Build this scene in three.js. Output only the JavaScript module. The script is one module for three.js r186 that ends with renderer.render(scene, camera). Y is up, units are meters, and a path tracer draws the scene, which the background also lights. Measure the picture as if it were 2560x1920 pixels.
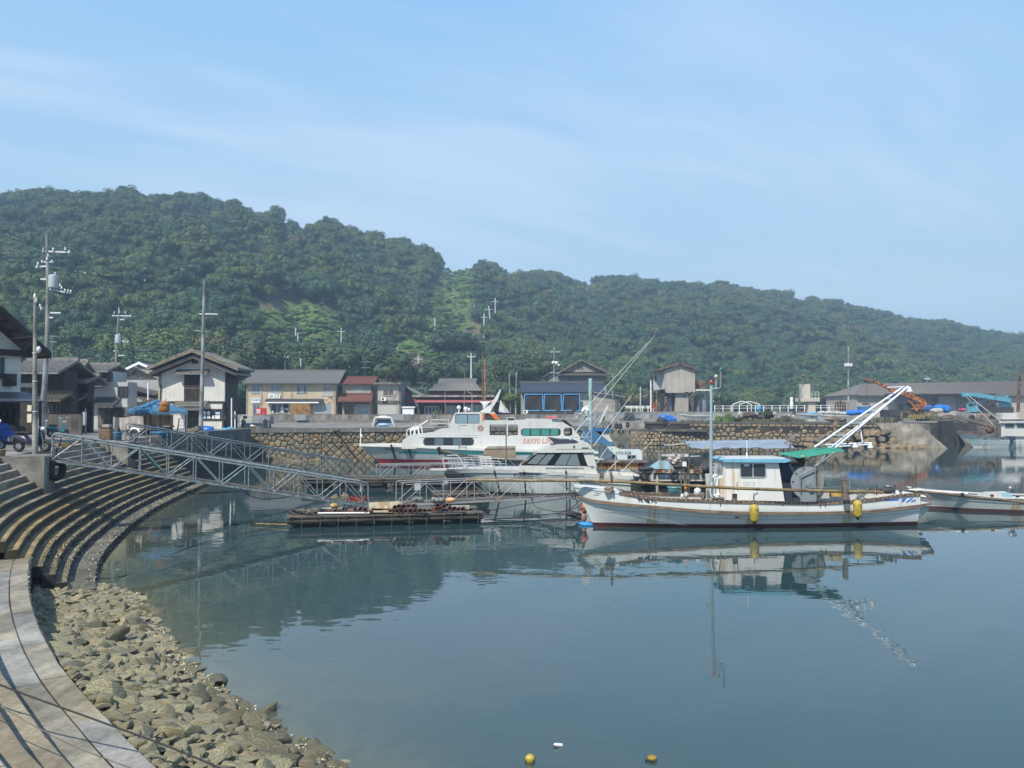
import*as THREE from 'three';
import{mergeGeometries,toCreasedNormals,mergeVertices}from 'three/addons/utils/BufferGeometryUtils.js';
import{FontLoader}from 'three/addons/loaders/FontLoader.js';
import{TextGeometry}from 'three/addons/geometries/TextGeometry.js';

const scene=new THREE.Scene();
// ------ camera
const EYE=4.7,FPX=2100,PITCH=Math.atan(70/FPX);
const camera=new THREE.PerspectiveCamera(2*Math.atan(960/FPX)*180/Math.PI,4/3,0.3,4000);
camera.position.set(0,EYE,0);
camera.rotation.x=PITCH;
camera.updateMatrixWorld();
const renderer=new THREE.WebGLRenderer({antialias:true});
renderer.toneMapping=THREE.LinearToneMapping;
renderer.toneMappingExposure=1.34;
renderer.shadowMap.enabled=true;

// ------ noise
const V=(x,y,z)=>new THREE.Vector3(x,y,z);
function rngOf(seed){let a=seed>>>0;return()=>{a=(a+0x6D2B79F5)>>>0;let t=Math.imul(a^(a>>>15),1|a);t=(t+Math.imul(t^(t>>>7),61|t))^t;return((t^(t>>>14))>>>0)/4294967296;};}
const R=rngOf(20240817);
const rr=(a,b)=>a+(b-a)*R();
const hash=(x,y,z,s=0)=>{let h=Math.imul(x|0,374761393)^Math.imul(y|0,668265263)^Math.imul(z|0,2147483647-1013)^Math.imul(s|0,1274126177);h=Math.imul(h^(h>>>13),1274126177);return((h^(h>>>16))>>>0)/4294967296;};
const sm=(t)=>t*t*(3-2*t),lerp=(a,b,t)=>a+(b-a)*t,clamp=(x,a=0,b=1)=>Math.min(b,Math.max(a,x));
const sstep=(a,b,x)=>sm(clamp((x-a)/(b-a)));
function vnoise(x,y,z=0,s=0,per=0){
const X=Math.floor(x),Y=Math.floor(y),Z=Math.floor(z),fx=sm(x-X),fy=sm(y-Y),fz=sm(z-Z);
const w=(i)=>per?((i%per)+per)%per:i;
const h=(i,j,k)=>hash(w(X+i),w(Y+j),Z+k,s);
return lerp(lerp(lerp(h(0,0,0),h(1,0,0),fx),lerp(h(0,1,0),h(1,1,0),fx),fy),lerp(lerp(h(0,0,1),h(1,0,1),fx),lerp(h(0,1,1),h(1,1,1),fx),fy),fz);
}
function fbm(x,y,z=0,o=4,s=0,per=0){let a=0,n=0,w=1,p=per;for(let i=0;i<o;i++){a+=w*vnoise(x,y,z,s+i,p);n+=w;w*=0.5;x*=2;y*=2;z*=2;p*=2;}return a/n;}

// ------ sky and sun
{
const w=1536,h=768,d=new Float32Array(w*h*4);
const stops=[[-90,.16,.22,.27],[-3,.36,.48,.62],[0,.46,.60,.68],[6,.405,.57,.69],[13,.335,.525,.70],[20,.27,.475,.71],[30,.225,.43,.725],[55,.14,.29,.63],[90,.11,.24,.57]];
for(let j=0;j<h;j++){
const e=((j+.5)/h-.5)*180;let k=1;while(k<stops.length-1&&stops[k][0]<e)k++;
const A=stops[k-1],B=stops[k],t=sm(clamp((e-A[0])/(B[0]-A[0])));
for(let i=0;i<w;i++){
const az=((i+.5)/w-.5)*2*Math.PI,er=e*Math.PI/180,q=(j*w+i)*4;
let c=[lerp(A[1],B[1],t),lerp(A[2],B[2],t),lerp(A[3],B[3],t)];
if(e>0){
const y=Math.sin(er)+.07,px=Math.cos(er)*Math.cos(az)/y,pz=Math.cos(er)*Math.sin(az)/y;
const u=px*.80-pz*.60,v=px*.60+pz*.80,wv=fbm(u*.5+9,v*.5,0,3,61)*1.6;
const a=fbm(u*.6+3.1,v*2.6+wv,0,6,11),b=fbm(px*.33+7,pz*.33+2,0,4,31);
const f=clamp(sstep(.44,.76,a)*.66*sstep(.38,.62,b)+sstep(.52,.75,b)*.18)*sstep(0,5,e);
c=[lerp(c[0],.465,f),lerp(c[1],.60,f),lerp(c[2],.76,f)];
}
d[q]=c[0];d[q+1]=c[1];d[q+2]=c[2];d[q+3]=1;
}
}
const t=new THREE.DataTexture(d,w,h,THREE.RGBAFormat,THREE.FloatType);
t.mapping=THREE.EquirectangularReflectionMapping;t.magFilter=THREE.LinearFilter;t.minFilter=THREE.LinearFilter;t.needsUpdate=true;
scene.background=t;scene.environment=t;
}
const sun=new THREE.DirectionalLight(new THREE.Color(1,.94,.83),4.7);
sun.position.set(-.42,1,.66).multiplyScalar(300);sun.castShadow=true;sun.shadow.mapSize.set(4096,4096);
Object.assign(sun.shadow.camera,{left:-150,right:150,top:150,bottom:-150,near:1,far:900});
sun.target.position.set(0,0,-70);sun.position.add(sun.target.position);
scene.add(sun,sun.target);
scene.fog=new THREE.FogExp2(new THREE.Color(.55,.76,1),.00068);

// ------ pixel of the photograph (2560 x 1920) and depth to a point
const cP=Math.cos(PITCH),sP=Math.sin(PITCH);
function U(sx,sy,D){const u=(sx-1280)/FPX,v=(960-sy)/FPX,k=D/(cP-v*sP);return V(u*k,EYE+(v*cP+sP)*k,-D);}
function W(sx,sy,y){const u=(sx-1280)/FPX,v=(960-sy)/FPX,k=(y-EYE)/(v*cP+sP);return V(u*k,y,-k*(cP-v*sP));}
const hx=(sx,D)=>U(sx,1030,D).x,hy=(sy,D)=>U(1280,sy,D).y;

// ------ textures and materials
function dataTex(n,f,color){
const d=new Uint8Array(n*n*4);
for(let j=0;j<n;j++)for(let i=0;i<n;i++){const v=f(i/n,j/n),q=(j*n+i)*4;const a=Array.isArray(v)?v:[v,v,v];for(let k=0;k<3;k++)d[q+k]=clamp(a[k])*255;d[q+3]=255;}
const t=new THREE.DataTexture(d,n,n);t.wrapS=t.wrapT=THREE.RepeatWrapping;t.magFilter=THREE.LinearFilter;t.minFilter=THREE.LinearMipmapLinearFilter;t.generateMipmaps=true;
if(color)t.colorSpace=THREE.SRGBColorSpace;t.needsUpdate=true;return t;
}
const TEX={};
function texPair(kind,tile,f){const n=512,keep=[];const a=dataTex(n,(u,v)=>{const c=f(u,v);keep.push(Array.isArray(c)?c[1]:c);return c;},true);let at=0;const b=dataTex(n,()=>keep[at++],false);a.repeat.set(1/tile,1/tile);b.repeat.set(1/tile,1/tile);TEX[kind]=[a,b];}
texPair('concrete',3.2,(u,v)=>{const big=fbm(u*4,v*4,0,5,3,4),st=fbm(u*26,v*2,0,3,8,2*13),f=fbm(u*64,v*64,0,3,5,64),sp=vnoise(u*128,v*128,0,9,128);const x=.70+.34*(big-.5)*2*.8+.16*(st-.5)+.16*(f-.5)-(sp>.9?.10:0);return[x,x*.985,x*.955];});
texPair('plaster',5,(u,v)=>{const big=fbm(u*3,v*3,0,5,23,3),st=fbm(u*40,v*3,0,3,28,40),f=fbm(u*90,v*90,0,2,25,90);const x=.86+.16*(big-.5)+.16*Math.min(0,st-.45)+.06*(f-.5);return[x,x*.99,x*.965];});
texPair('wood',1.6,(u,v)=>{const g=fbm(u*4,v*48,0,4,43,48),b=fbm(u*3,v*6,0,3,47,6);const x=.62+.5*(g-.5)+.35*(b-.5);return[x*1.03,x,x*.95];});
texPair('grain',.7,(u,v)=>{const a=fbm(u*8,v*8,0,5,53,8),b=vnoise(u*90,v*90,0,57,90);const x=.72+.5*(a-.5)+.16*(b-.5);return[x,x*.99,x*.96];});
texPair('rust',2,(u,v)=>{const a=fbm(u*5,v*5,0,5,63,5),b=fbm(u*20,v*20,0,4,67,20),k=sstep(.48,.62,a*.65+b*.35);return[lerp(.92,.52,k),lerp(.9,.33,k),lerp(.86,.2,k)];});
texPair('paint',4,(u,v)=>{const a=fbm(u*4,v*4,0,5,73,4),st=fbm(u*30,v*2,0,4,77,30),k=sstep(.57,.74,st*.6+a*.4);const x=.93+.1*(a-.5);return[x-.10*k,x-.19*k,x-.29*k];});
texPair('earth',7,(u,v)=>{const a=fbm(u*5,v*5,0,6,83,5),b=fbm(u*40,v*40,0,4,87,40);const x=.66+.6*(a-.5)+.4*(b-.5);return[x*1.02,x,x*.95];});
texPair('cloth',2.4,(u,v)=>{const a=fbm(u*3,v*6,0,5,93,6),b=vnoise(u*160,v*160,0,95,160);const x=.86+.3*(a-.5)+.06*(b-.5);return[x,x,x];});
const matCache=new Map();
function M(r,g,b,kind,o={}){
const key=[r,g,b,kind,JSON.stringify(o)].join();if(matCache.has(key))return matCache.get(key);
const{bump=.004,phys,...rest}=o;
const p={roughness:.85,metalness:0,side:THREE.DoubleSide,...rest};
if(kind){p.map=TEX[kind][0];if(bump){p.bumpMap=TEX[kind][1];p.bumpScale=bump;}}
const m=phys?new THREE.MeshPhysicalMaterial({...p,...phys}):new THREE.MeshStandardMaterial(p);
m.color.setRGB(r,g,b);matCache.set(key,m);return m;
}
const glass=(r,g,b,ro=.06)=>M(r,g,b,null,{roughness:ro,metalness:0});
const X={
concrete:M(.40,.385,.35,'concrete',{bump:.006}),concreteDark:M(.21,.20,.18,'concrete',{bump:.008}),concretePale:M(.56,.55,.52,'concrete',{bump:.004}),concreteBlue:M(.60,.645,.67,'concrete',{bump:.004}),
asphalt:M(.33,.32,.31,'earth',{bump:.004}),white:M(.78,.79,.78,'paint',{roughness:.35,bump:0}),gel:M(.80,.81,.80,'plaster',{roughness:.3,bump:0}),hullGrey:M(.62,.69,.72,'paint',{roughness:.35,bump:0}),plainWhite:M(.8,.8,.79,null,{roughness:.4}),
steel:M(.48,.55,.60,'grain',{roughness:.5,metalness:.35,bump:0}),galv:M(.45,.48,.50,'grain',{roughness:.42,metalness:.6,bump:0}),chrome:M(.7,.72,.74,null,{roughness:.25,metalness:.9}),black:M(.018,.018,.02,'grain',{roughness:.8}),rubber:M(.022,.022,.025,'grain',{roughness:.75}),dark:M(.035,.035,.038,null,{roughness:.7}),
timber:M(.26,.20,.15,'wood',{}),timberGrey:M(.30,.275,.25,'wood',{}),timberDark:M(.085,.062,.048,'wood',{}),plank:M(.45,.36,.27,'wood',{}),logWet:M(.11,.10,.09,'wood',{}),
rust:M(.36,.25,.18,'rust',{}),rustDark:M(.20,.13,.10,'rust',{}),tileGrey:M(.40,.39,.375,'grain',{roughness:.6}),tileBlue:M(.11,.125,.155,'grain',{roughness:.45}),tileBrown:M(.32,.27,.26,'grain',{roughness:.6}),tileRed:M(.33,.12,.085,'grain',{roughness:.7}),
plaster:M(.88,.875,.85,'plaster',{bump:.002}),cream:M(.60,.52,.40,'plaster',{bump:.002}),beige:M(.56,.52,.45,'plaster',{bump:.002}),shutter:M(.66,.66,.64,'plaster',{bump:.002}),ply:M(.58,.34,.10,'wood',{bump:0}),
glass:glass(.03,.04,.045),glassBlue:glass(.10,.15,.18),curtain:M(.33,.42,.46,'cloth',{roughness:.35,bump:0}),tarp:M(.02,.17,.62,'cloth',{roughness:.45}),tarpSky:M(.05,.36,.72,'cloth',{roughness:.5}),red:M(.42,.03,.035,null,{roughness:.5}),redPaint:M(.52,.03,.05,'paint',{roughness:.5,bump:0}),maroon:M(.17,.035,.042,'grain',{roughness:.7}),teal:M(.02,.25,.25,null,{roughness:.4}),orange:M(.72,.23,.03,null,{roughness:.5}),yellow:M(.82,.62,.09,'grain',{roughness:.45,bump:0}),blueTub:M(.06,.30,.62,'grain',{roughness:.5,bump:0}),ropeDark:M(.03,.03,.032,null,{roughness:.9}),rope:M(.34,.31,.25,'grain',{roughness:.95}),bamboo:M(.48,.37,.18,'wood',{roughness:.55}),ceramic:M(.30,.13,.10,'grain',{roughness:.75}),insul:M(.64,.64,.62,null,{roughness:.3}),poleConcrete:M(.56,.61,.64,'concrete',{bump:.002}),lampGreen:M(.02,.25,.14,null,{roughness:.3}),
};

// ------ builders
const taken=new Map();
function numbered(n){const k=taken.get(n)||0;taken.set(n,k+1);return k?n+'_'+String(k).padStart(3,'0'):n;}
function sh(o){o.castShadow=true;o.receiveShadow=true;return o;}
function tag(o,label,category,group,kind){o.userData.label=label;if(category)o.userData.category=category;if(group)o.userData.group=group;if(kind)o.userData.kind=kind;return o;}
function thing(name,label,category,at=V(0,0,0),group){const o=new THREE.Group();o.name=numbered(name);o.position.copy(at);scene.add(o);return tag(o,label,category,group);}
function struct(name,label,at=V(0,0,0)){const o=new THREE.Group();o.name=numbered(name);o.position.copy(at);scene.add(o);o.userData.kind='structure';if(label)o.userData.label=label;return o;}
function boxUV(g){
const p=g.attributes.position,uv=new Float32Array(p.count*2),a=V(),b=V(),c=V(),n=V();
for(let i=0;i<p.count;i+=3){
a.fromBufferAttribute(p,i);b.fromBufferAttribute(p,i+1);c.fromBufferAttribute(p,i+2);n.copy(b).sub(a).cross(c.clone().sub(a));
const x=Math.abs(n.x),y=Math.abs(n.y),z=Math.abs(n.z),k=x>y&&x>z?0:y>z?1:2;
[a,b,c].forEach((q,j)=>{uv[(i+j)*2]=k===0?q.z:q.x;uv[(i+j)*2+1]=k===1?q.z:q.y;});
}
g.setAttribute('uv',new THREE.BufferAttribute(uv,2));return g;
}
const m4=new THREE.Matrix4(),qt=new THREE.Quaternion(),UP=V(0,1,0),ONE=V(1,1,1);
class MB{
constructor(o){this.o=o&&o.isObject3D?rootPos(o):(o||V(0,0,0));this.g=[];}
add(g,m){if(m)g.applyMatrix4(m);if(g.index)g=g.toNonIndexed();for(const k of Object.keys(g.attributes))if(k!=='position'&&k!=='normal')g.deleteAttribute(k);g.morphAttributes={};this.g.push(g);return this;}
box(x,y,z,w,h,d,ry=0,rx=0,rz=0){return this.add(new THREE.BoxGeometry(w,h,d),m4.compose(V(x,y,z),qt.setFromEuler(new THREE.Euler(rx,ry,rz,'YXZ')),ONE));}
bx(x0,x1,y0,y1,z0,z1){return this.box((x0+x1)/2,(y0+y1)/2,(z0+z1)/2,Math.abs(x1-x0),Math.abs(y1-y0),Math.abs(z1-z0));}
bar(a,b,w,h=w,up=UP){const d=b.clone().sub(a),L=d.length();d.normalize();let s=up.clone().cross(d);if(s.lengthSq()<1e-6)s=V(1,0,0);s.normalize();const u=d.clone().cross(s);m4.makeBasis(s,u,d).setPosition(a.clone().add(b).multiplyScalar(.5));return this.add(new THREE.BoxGeometry(w,h,L),m4);}
tube(a,b,r,r2=r,seg=7,cap=true){const d=b.clone().sub(a),L=d.length();m4.compose(a.clone().add(b).multiplyScalar(.5),qt.setFromUnitVectors(UP,d.normalize()),ONE);return this.add(new THREE.CylinderGeometry(r2,r,L,seg,1,!cap),m4);}
pipe(pts,r,seg=5,n){const c=new THREE.CatmullRomCurve3(pts,false,'centripetal');return this.add(new THREE.TubeGeometry(c,n||Math.max(4,pts.length*5),r,seg,false));}
poly(pts,r,seg=6){for(let i=1;i<pts.length;i++)this.tube(pts[i-1],pts[i],r,r,seg);return this;}
sph(p,r,sx=1,sy=1,sz=1,seg=10){return this.add(new THREE.SphereGeometry(r,seg,Math.max(6,seg*.7|0)),m4.compose(p,qt.identity(),V(sx,sy,sz)));}
lathe(pr,p,seg=14,q){return this.add(new THREE.LatheGeometry(pr.map(([r,y])=>new THREE.Vector2(r,y)),seg),m4.compose(p,q||qt.identity(),ONE));}
prism(pts,z0,z1){const s=new THREE.Shape(pts.map(([x,y])=>new THREE.Vector2(x,y)));const g=new THREE.ExtrudeGeometry(s,{depth:z1-z0,bevelEnabled:false});g.translate(0,0,z0);return this.add(g);}
prismX(pts,x0,x1){const s=new THREE.Shape(pts.map(([z,y])=>new THREE.Vector2(-z,y)));const g=new THREE.ExtrudeGeometry(s,{depth:x1-x0,bevelEnabled:false});g.rotateY(Math.PI/2);g.translate(x0,0,0);return this.add(g);}
loft(rings,closed=false,caps=false,crease=.7){
const n=rings[0].length,pos=[],idx=[];for(const r of rings)for(const p of r)pos.push(p.x,p.y,p.z);
for(let i=0;i+1<rings.length;i++)for(let j=0;j<(closed?n:n-1);j++){const a=i*n+j,b=i*n+(j+1)%n,c=a+n,d=b+n;idx.push(a,c,b,b,c,d);}
if(caps)for(const k of[0,rings.length-1]){const c=pos.length/3,q=V();for(const p of rings[k])q.add(p);q.multiplyScalar(1/n);pos.push(q.x,q.y,q.z);for(let j=0;j<(closed?n:n-1);j++){const a=k*n+j,b=k*n+(j+1)%n;k?idx.push(c,b,a):idx.push(c,a,b);}}
const g=new THREE.BufferGeometry();g.setAttribute('position',new THREE.Float32BufferAttribute(pos,3));g.setIndex(idx);return this.add(toCreasedNormals(g,crease));
}
quad(a,b,c,d){const g=new THREE.BufferGeometry();g.setAttribute('position',new THREE.Float32BufferAttribute([a,b,c,a,c,d].flatMap((p)=>[p.x,p.y,p.z]),3));g.computeVertexNormals();return this.add(g);}
sheet(f,nu,nv,th=.012){const A=[],B=[];for(let i=0;i<=nu;i++){A.push([]);for(let j=0;j<=nv;j++)A[i].push(f(i/nu,j/nv));}const up=V(0,0,0);const e1=A[nu][0].clone().sub(A[0][0]),e2=A[0][nv].clone().sub(A[0][0]);up.crossVectors(e1,e2).normalize().multiplyScalar(th);for(let i=0;i<=nu;i++)B.push(A[i].map((p)=>p.clone().add(up)));this.loft(A,false,false,1.2);this.loft(B,false,false,1.2);const ring=(Q)=>[...Q[0],...Q.slice(1).map((r)=>r[nv]),...Q[nu].slice(0,nv).reverse(),...Q.slice(1,nu).map((r)=>r[0]).reverse()];return this.loft([ring(A),ring(B)],true,false,.3);}
text(font,s,size,a,right,up,depth=.006,shear=0,wx=1){const g=new TextGeometry(s,{font,size,depth,curveSegments:3});g.computeBoundingBox();g.scale(wx,1,1);const n=right.clone().cross(up).normalize();if(shear)g.applyMatrix4(new THREE.Matrix4().set(1,shear,0,0,0,1,0,0,0,0,1,0,0,0,0,1));m4.makeBasis(right.clone().normalize(),up.clone().normalize(),n).setPosition(a);return this.add(g,m4);}
build(name,mat,parent,label){
if(!this.g.length)throw new Error('empty '+name);
const g=this.g.length>1?mergeGeometries(this.g):this.g[0];g.translate(-this.o.x,-this.o.y,-this.o.z);boxUV(g);
const m=sh(new THREE.Mesh(g,mat));m.name=numbered(name);(parent||scene).add(m);if(!parent)m.position.copy(this.o);if(label)m.userData.label=label;return m;
}
}
function rootPos(o){const p=V(0,0,0);for(let q=o;q&&q!==scene;q=q.parent)p.add(q.position);return p;}
const part=(name,mat,parent,f,label)=>{const b=new MB(parent);f(b);return b.build(name,mat,parent,label);};
function curve1(list){return(t)=>{let i=1;while(i<list.length-1&&list[i][0]<t)i++;const a=list[i-1],b=list[i],u=clamp((t-a[0])/(b[0]-a[0]));const p=list[i-2]||a,n=list[i+1]||b,m0=(b[1]-p[1])/Math.max(1e-6,b[0]-p[0])*(b[0]-a[0]),m1=(n[1]-a[1])/Math.max(1e-6,n[0]-a[0])*(b[0]-a[0]),u2=u*u,u3=u2*u;return(2*u3-3*u2+1)*a[1]+(u3-2*u2+u)*m0+(-2*u3+3*u2)*b[1]+(u3-u2)*m1;};}
const fontSerif=await new FontLoader().loadAsync('fonts/droid/droid_serif_bold.typeface.json'),fontSans=await new FontLoader().loadAsync('fonts/droid/droid_sans_bold.typeface.json'),fontLight=await new FontLoader().loadAsync('fonts/droid/droid_serif_regular.typeface.json'),fontThin=await new FontLoader().loadAsync('fonts/droid/droid_sans_regular.typeface.json');
const Q=3.1;
// ====== plan of the steps
const C10=new THREE.CatmullRomCurve3([[9,-1.5],[4,2.6],[1,4.8],[-1.6,6.75],[-3.46,8.52],[-4.81,10.09],[-6.27,11.9],[-7.73,13.94],[-9.59,16.83],[-11.9,20.9],[-14.2,25.9],[-16.75,33.7],[-18.5,40.6],[-20.35,50.4],[-21.0,54.4]].map(([x,d])=>V(x,0,-d)),false,'centripetal');
const NC=560,cPts=C10.getSpacedPoints(NC),cLen=C10.getLength();
const cTan=cPts.map((_,i)=>{const a=cPts[Math.max(0,i-3)],b=cPts[Math.min(NC,i+3)];return b.clone().sub(a).normalize();});
const sOf=(D)=>{let b=0;for(let i=0;i<=NC;i++)if(Math.abs(cPts[i].z+D)<Math.abs(cPts[b].z+D))b=i;return b/NC;};
function cAt(s,off,y){const f=clamp(s)*NC,i=Math.min(NC-1,Math.floor(f)),t=f-i,p=cPts[i].clone().lerp(cPts[i+1],t),d=cTan[i].clone().lerp(cTan[i+1],t).normalize();return V(p.x-d.z*off,y,p.z+d.x*off);}
const HSTEP=(Q-.2)/13,yOf=(k)=>.2+HSTEP*(14-k);
const offFar=(k)=>k===14?1.46:(k-10)*.27;
const offNear=(k)=>k===10?0:-.80-(9-k)*.36;
const sMeet=sOf(20.9),sEnd=1,sPier=sOf(31);

function shoreMap(){
const n=640,S=64,d=new Uint8Array(n*n*4),edge=[];for(let i=0;i<=110;i++){const s=i/110;edge.push(cAt(s,s<sOf(22)?2.5:offFar(14),0));}
const g=(v)=>255*(v<=.0031308?v*12.92:1.055*Math.pow(v,1/2.4)-.055);
for(let j=0;j<n;j++)for(let i=0;i<n;i++){const x=(i+.5)/n*S-36,z=(j+.5)/n*S-58;let m=1e9;for(const e of edge){const q=(e.x-x)*(e.x-x)+(e.z-z)*(e.z-z);if(q<m)m=q;}m=Math.sqrt(m);const w=.55+.9*fbm(x*.7,z*.7,0,4,811),b=fbm(x*5,z*5,0,3,815),k=Math.exp(-m/(1.5*w))*sstep(0,3,Math.min(x+36,28-x,z+58,6-z)),c=[lerp(.022,.065+.05*b,k),lerp(.050,.068+.045*b,k),lerp(.053,.040+.025*b,k)],q=(j*n+i)*4;for(let a=0;a<3;a++)d[q+a]=g(c[a]);d[q+3]=255;}
const t=new THREE.DataTexture(d,n,n);t.magFilter=t.minFilter=THREE.LinearFilter;t.wrapS=t.wrapT=THREE.ClampToEdgeWrapping;t.colorSpace=THREE.SRGBColorSpace;t.repeat.set(1/S,1/S);t.offset.set(36/S,58/S);t.needsUpdate=true;return t;
}
// ====== water
{
const g=new THREE.PlaneGeometry(2400,2400);g.rotateX(-Math.PI/2);
const uv=g.attributes.uv;for(let i=0;i<uv.count;i++)uv.setXY(i,g.attributes.position.getX(i),g.attributes.position.getZ(i));
const t=dataTex(1024,(u,v)=>{const w=fbm(u*8,v*8,0,3,201,8)*2;return.5+.55*(fbm(u*26+w*.4,v*40+w*.4,0,3,205,26*20)-.5)+.9*(fbm(u*5,v*5,0,3,207,5)-.5)*.5;},false);
t.repeat.set(1/16,1/16);
const water=new THREE.MeshPhysicalMaterial({roughness:.02,metalness:0,ior:1.5,bumpMap:t,bumpScale:.0048});
water.color.setRGB(1,1,1);water.map=shoreMap();
const m=sh(new THREE.Mesh(g,water));m.name='water';m.userData.kind='structure';m.userData.label='calm blue-green harbour water mirroring boats, hill and sky';scene.add(m);
}
// ====== quay: one thick slab of made ground with the harbour cut out of it
const gp=[];
for(let i=0;i<=40;i++){const s=lerp(0,sMeet,i/40);const p=cAt(s,offNear(1)-.3,0);gp.push([p.x,p.z]);}
for(let i=0;i<=30;i++){const s=lerp(sMeet,1,i/30);const p=cAt(s,offFar(1)-.3,0);gp.push([p.x,p.z]);}
const P=(sx,D)=>[hx(sx,D),-D];
const WALLA=P(577,78),WALLB=P(938,82),WALLC=[9,-91],RAMPL=[11.5,-147],RAMPR=P(1612,147),JL=P(1612,122),JR=P(2215,112.5),CR=P(2325,110),IN1=[57.5,-124],IN2=P(2420,126),FARR=[420,-124];
gp.push([-22.95,-54.9],WALLA,WALLB,WALLC,RAMPL,RAMPR,JL,JR,CR,IN1,IN2,FARR,[900,-124],[900,-900],[-900,-900],[-900,60],[9+4,60]);
{
const s=new THREE.Shape(gp.map(([x,z])=>new THREE.Vector2(x,-z)));
const g=new THREE.ExtrudeGeometry(s,{depth:5,bevelEnabled:false});g.rotateX(-Math.PI/2);g.translate(0,Q-5,0);
const gg=g.toNonIndexed();boxUV(gg);gg.clearGroups();
const m=sh(new THREE.Mesh(gg,M(.40,.385,.36,'earth',{bump:.006})));m.name='quay_ground';m.userData.kind='structure';m.userData.label='flat concrete quay and village ground round the harbour';scene.add(m);
}

// ====== steps
function vcol(g,f){const p=g.attributes.position,n=g.attributes.normal,c=new Float32Array(p.count*3),a=V(),b=V();for(let i=0;i<p.count;i++){a.fromBufferAttribute(p,i);b.fromBufferAttribute(n,i);const k=f(a,b);c.set(k,i*3);}g.setAttribute('color',new THREE.BufferAttribute(c,3));return g;}
const vmat=(o={})=>new THREE.MeshStandardMaterial({vertexColors:true,roughness:.88,map:TEX.concrete[0],bumpMap:TEX.concrete[1],bumpScale:.010,side:THREE.DoubleSide,...o});
const stepMat=vmat(),steps=struct('harbour_steps','curved concrete steps sweeping down into the harbour water');
function slab(name,parent,s0,s1,offA,offB,yTop,yBot,top,front,bevel=.018){
const n=Math.max(2,Math.round((s1-s0)*cLen/.8)),rings=[];
for(let i=0;i<=n;i++){const s=lerp(s0,s1,i/n),w=(vnoise(s*900,yTop*7)-.5)*.02;rings.push([cAt(s,offA,yBot),cAt(s,offA,yTop),cAt(s,offB-bevel+w,yTop),cAt(s,offB+w,yTop-bevel),cAt(s,offB+w*.5,yBot)]);}
const b=new MB(parent);b.loft(rings,true,true,.5);
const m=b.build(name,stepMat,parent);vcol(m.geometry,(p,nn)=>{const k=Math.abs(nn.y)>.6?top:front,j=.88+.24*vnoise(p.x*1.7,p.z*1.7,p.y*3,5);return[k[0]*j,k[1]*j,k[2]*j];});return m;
}
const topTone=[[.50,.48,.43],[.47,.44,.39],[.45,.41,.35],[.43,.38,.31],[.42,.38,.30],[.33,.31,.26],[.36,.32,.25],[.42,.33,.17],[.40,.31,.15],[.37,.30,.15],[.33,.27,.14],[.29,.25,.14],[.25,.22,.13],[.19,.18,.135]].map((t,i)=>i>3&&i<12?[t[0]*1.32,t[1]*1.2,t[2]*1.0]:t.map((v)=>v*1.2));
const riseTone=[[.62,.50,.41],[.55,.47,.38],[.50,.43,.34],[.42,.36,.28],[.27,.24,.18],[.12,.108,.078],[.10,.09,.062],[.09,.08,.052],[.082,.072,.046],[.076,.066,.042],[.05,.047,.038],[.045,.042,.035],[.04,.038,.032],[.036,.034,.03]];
for(let k=1;k<=14;k++){
const inner=k===1?offFar(1)-.35:offFar(k-1),y=yOf(k),L=(sEnd-sMeet)*cLen,n=Math.round(L/3.1);
for(let i=0;i<n;i++){
const a=lerp(sMeet,sEnd,(i+0)/n),b=lerp(sMeet,sEnd,(i+1)/n)-.014/cLen,j=rr(.85,1.12),wm=rr(.94,1.06),t=topTone[k-1],f=riseTone[k-1];
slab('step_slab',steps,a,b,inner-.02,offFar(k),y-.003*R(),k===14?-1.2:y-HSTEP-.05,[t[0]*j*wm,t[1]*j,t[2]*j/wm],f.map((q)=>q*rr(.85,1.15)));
}
}

for(let k=1;k<=9;k++){
const y=yOf(k),inner=k===1?offNear(1)-.35:offNear(k-1),L=sMeet*cLen,n=Math.round(L/2.6);
for(let i=0;i<n;i++){
const b=lerp(0,sMeet,(i+1)/n)-.014/cLen,a=lerp(0,sMeet,i/n),j=rr(.85,1.15),t=k===9?[.52,.45,.32]:k===8?[.54,.46,.33]:k===7?[.54,.53,.50]:[.50,.42,.31];
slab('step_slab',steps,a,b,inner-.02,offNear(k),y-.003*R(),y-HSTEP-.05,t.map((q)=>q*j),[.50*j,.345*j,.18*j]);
}
}
{
const cuts=(step,ph)=>{const r=[0];let q=ph;while(q<sMeet*cLen){r.push(q/cLen);q+=step*rr(.8,1.25);}r.push(sMeet+.1/cLen);return r;};
const rows=[[-.82,-.34,cuts(2.3,1.1)],[-.335,0,cuts(2.5,2.2)]];
for(const[a,b,c]of rows)for(let i=0;i+1<c.length;i++){const g=R(),j=rr(.9,1.12),t=g<.32?[.57,.565,.53]:g<.7?[.54,.505,.405]:[.52,.46,.33];slab('ledge_slab',steps,c[i],c[i+1]-.012/cLen,a,b,yOf(10)-rr(0,.012),-.4,t.map((q)=>q*j),[.075,.073,.058]);}
}

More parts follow.
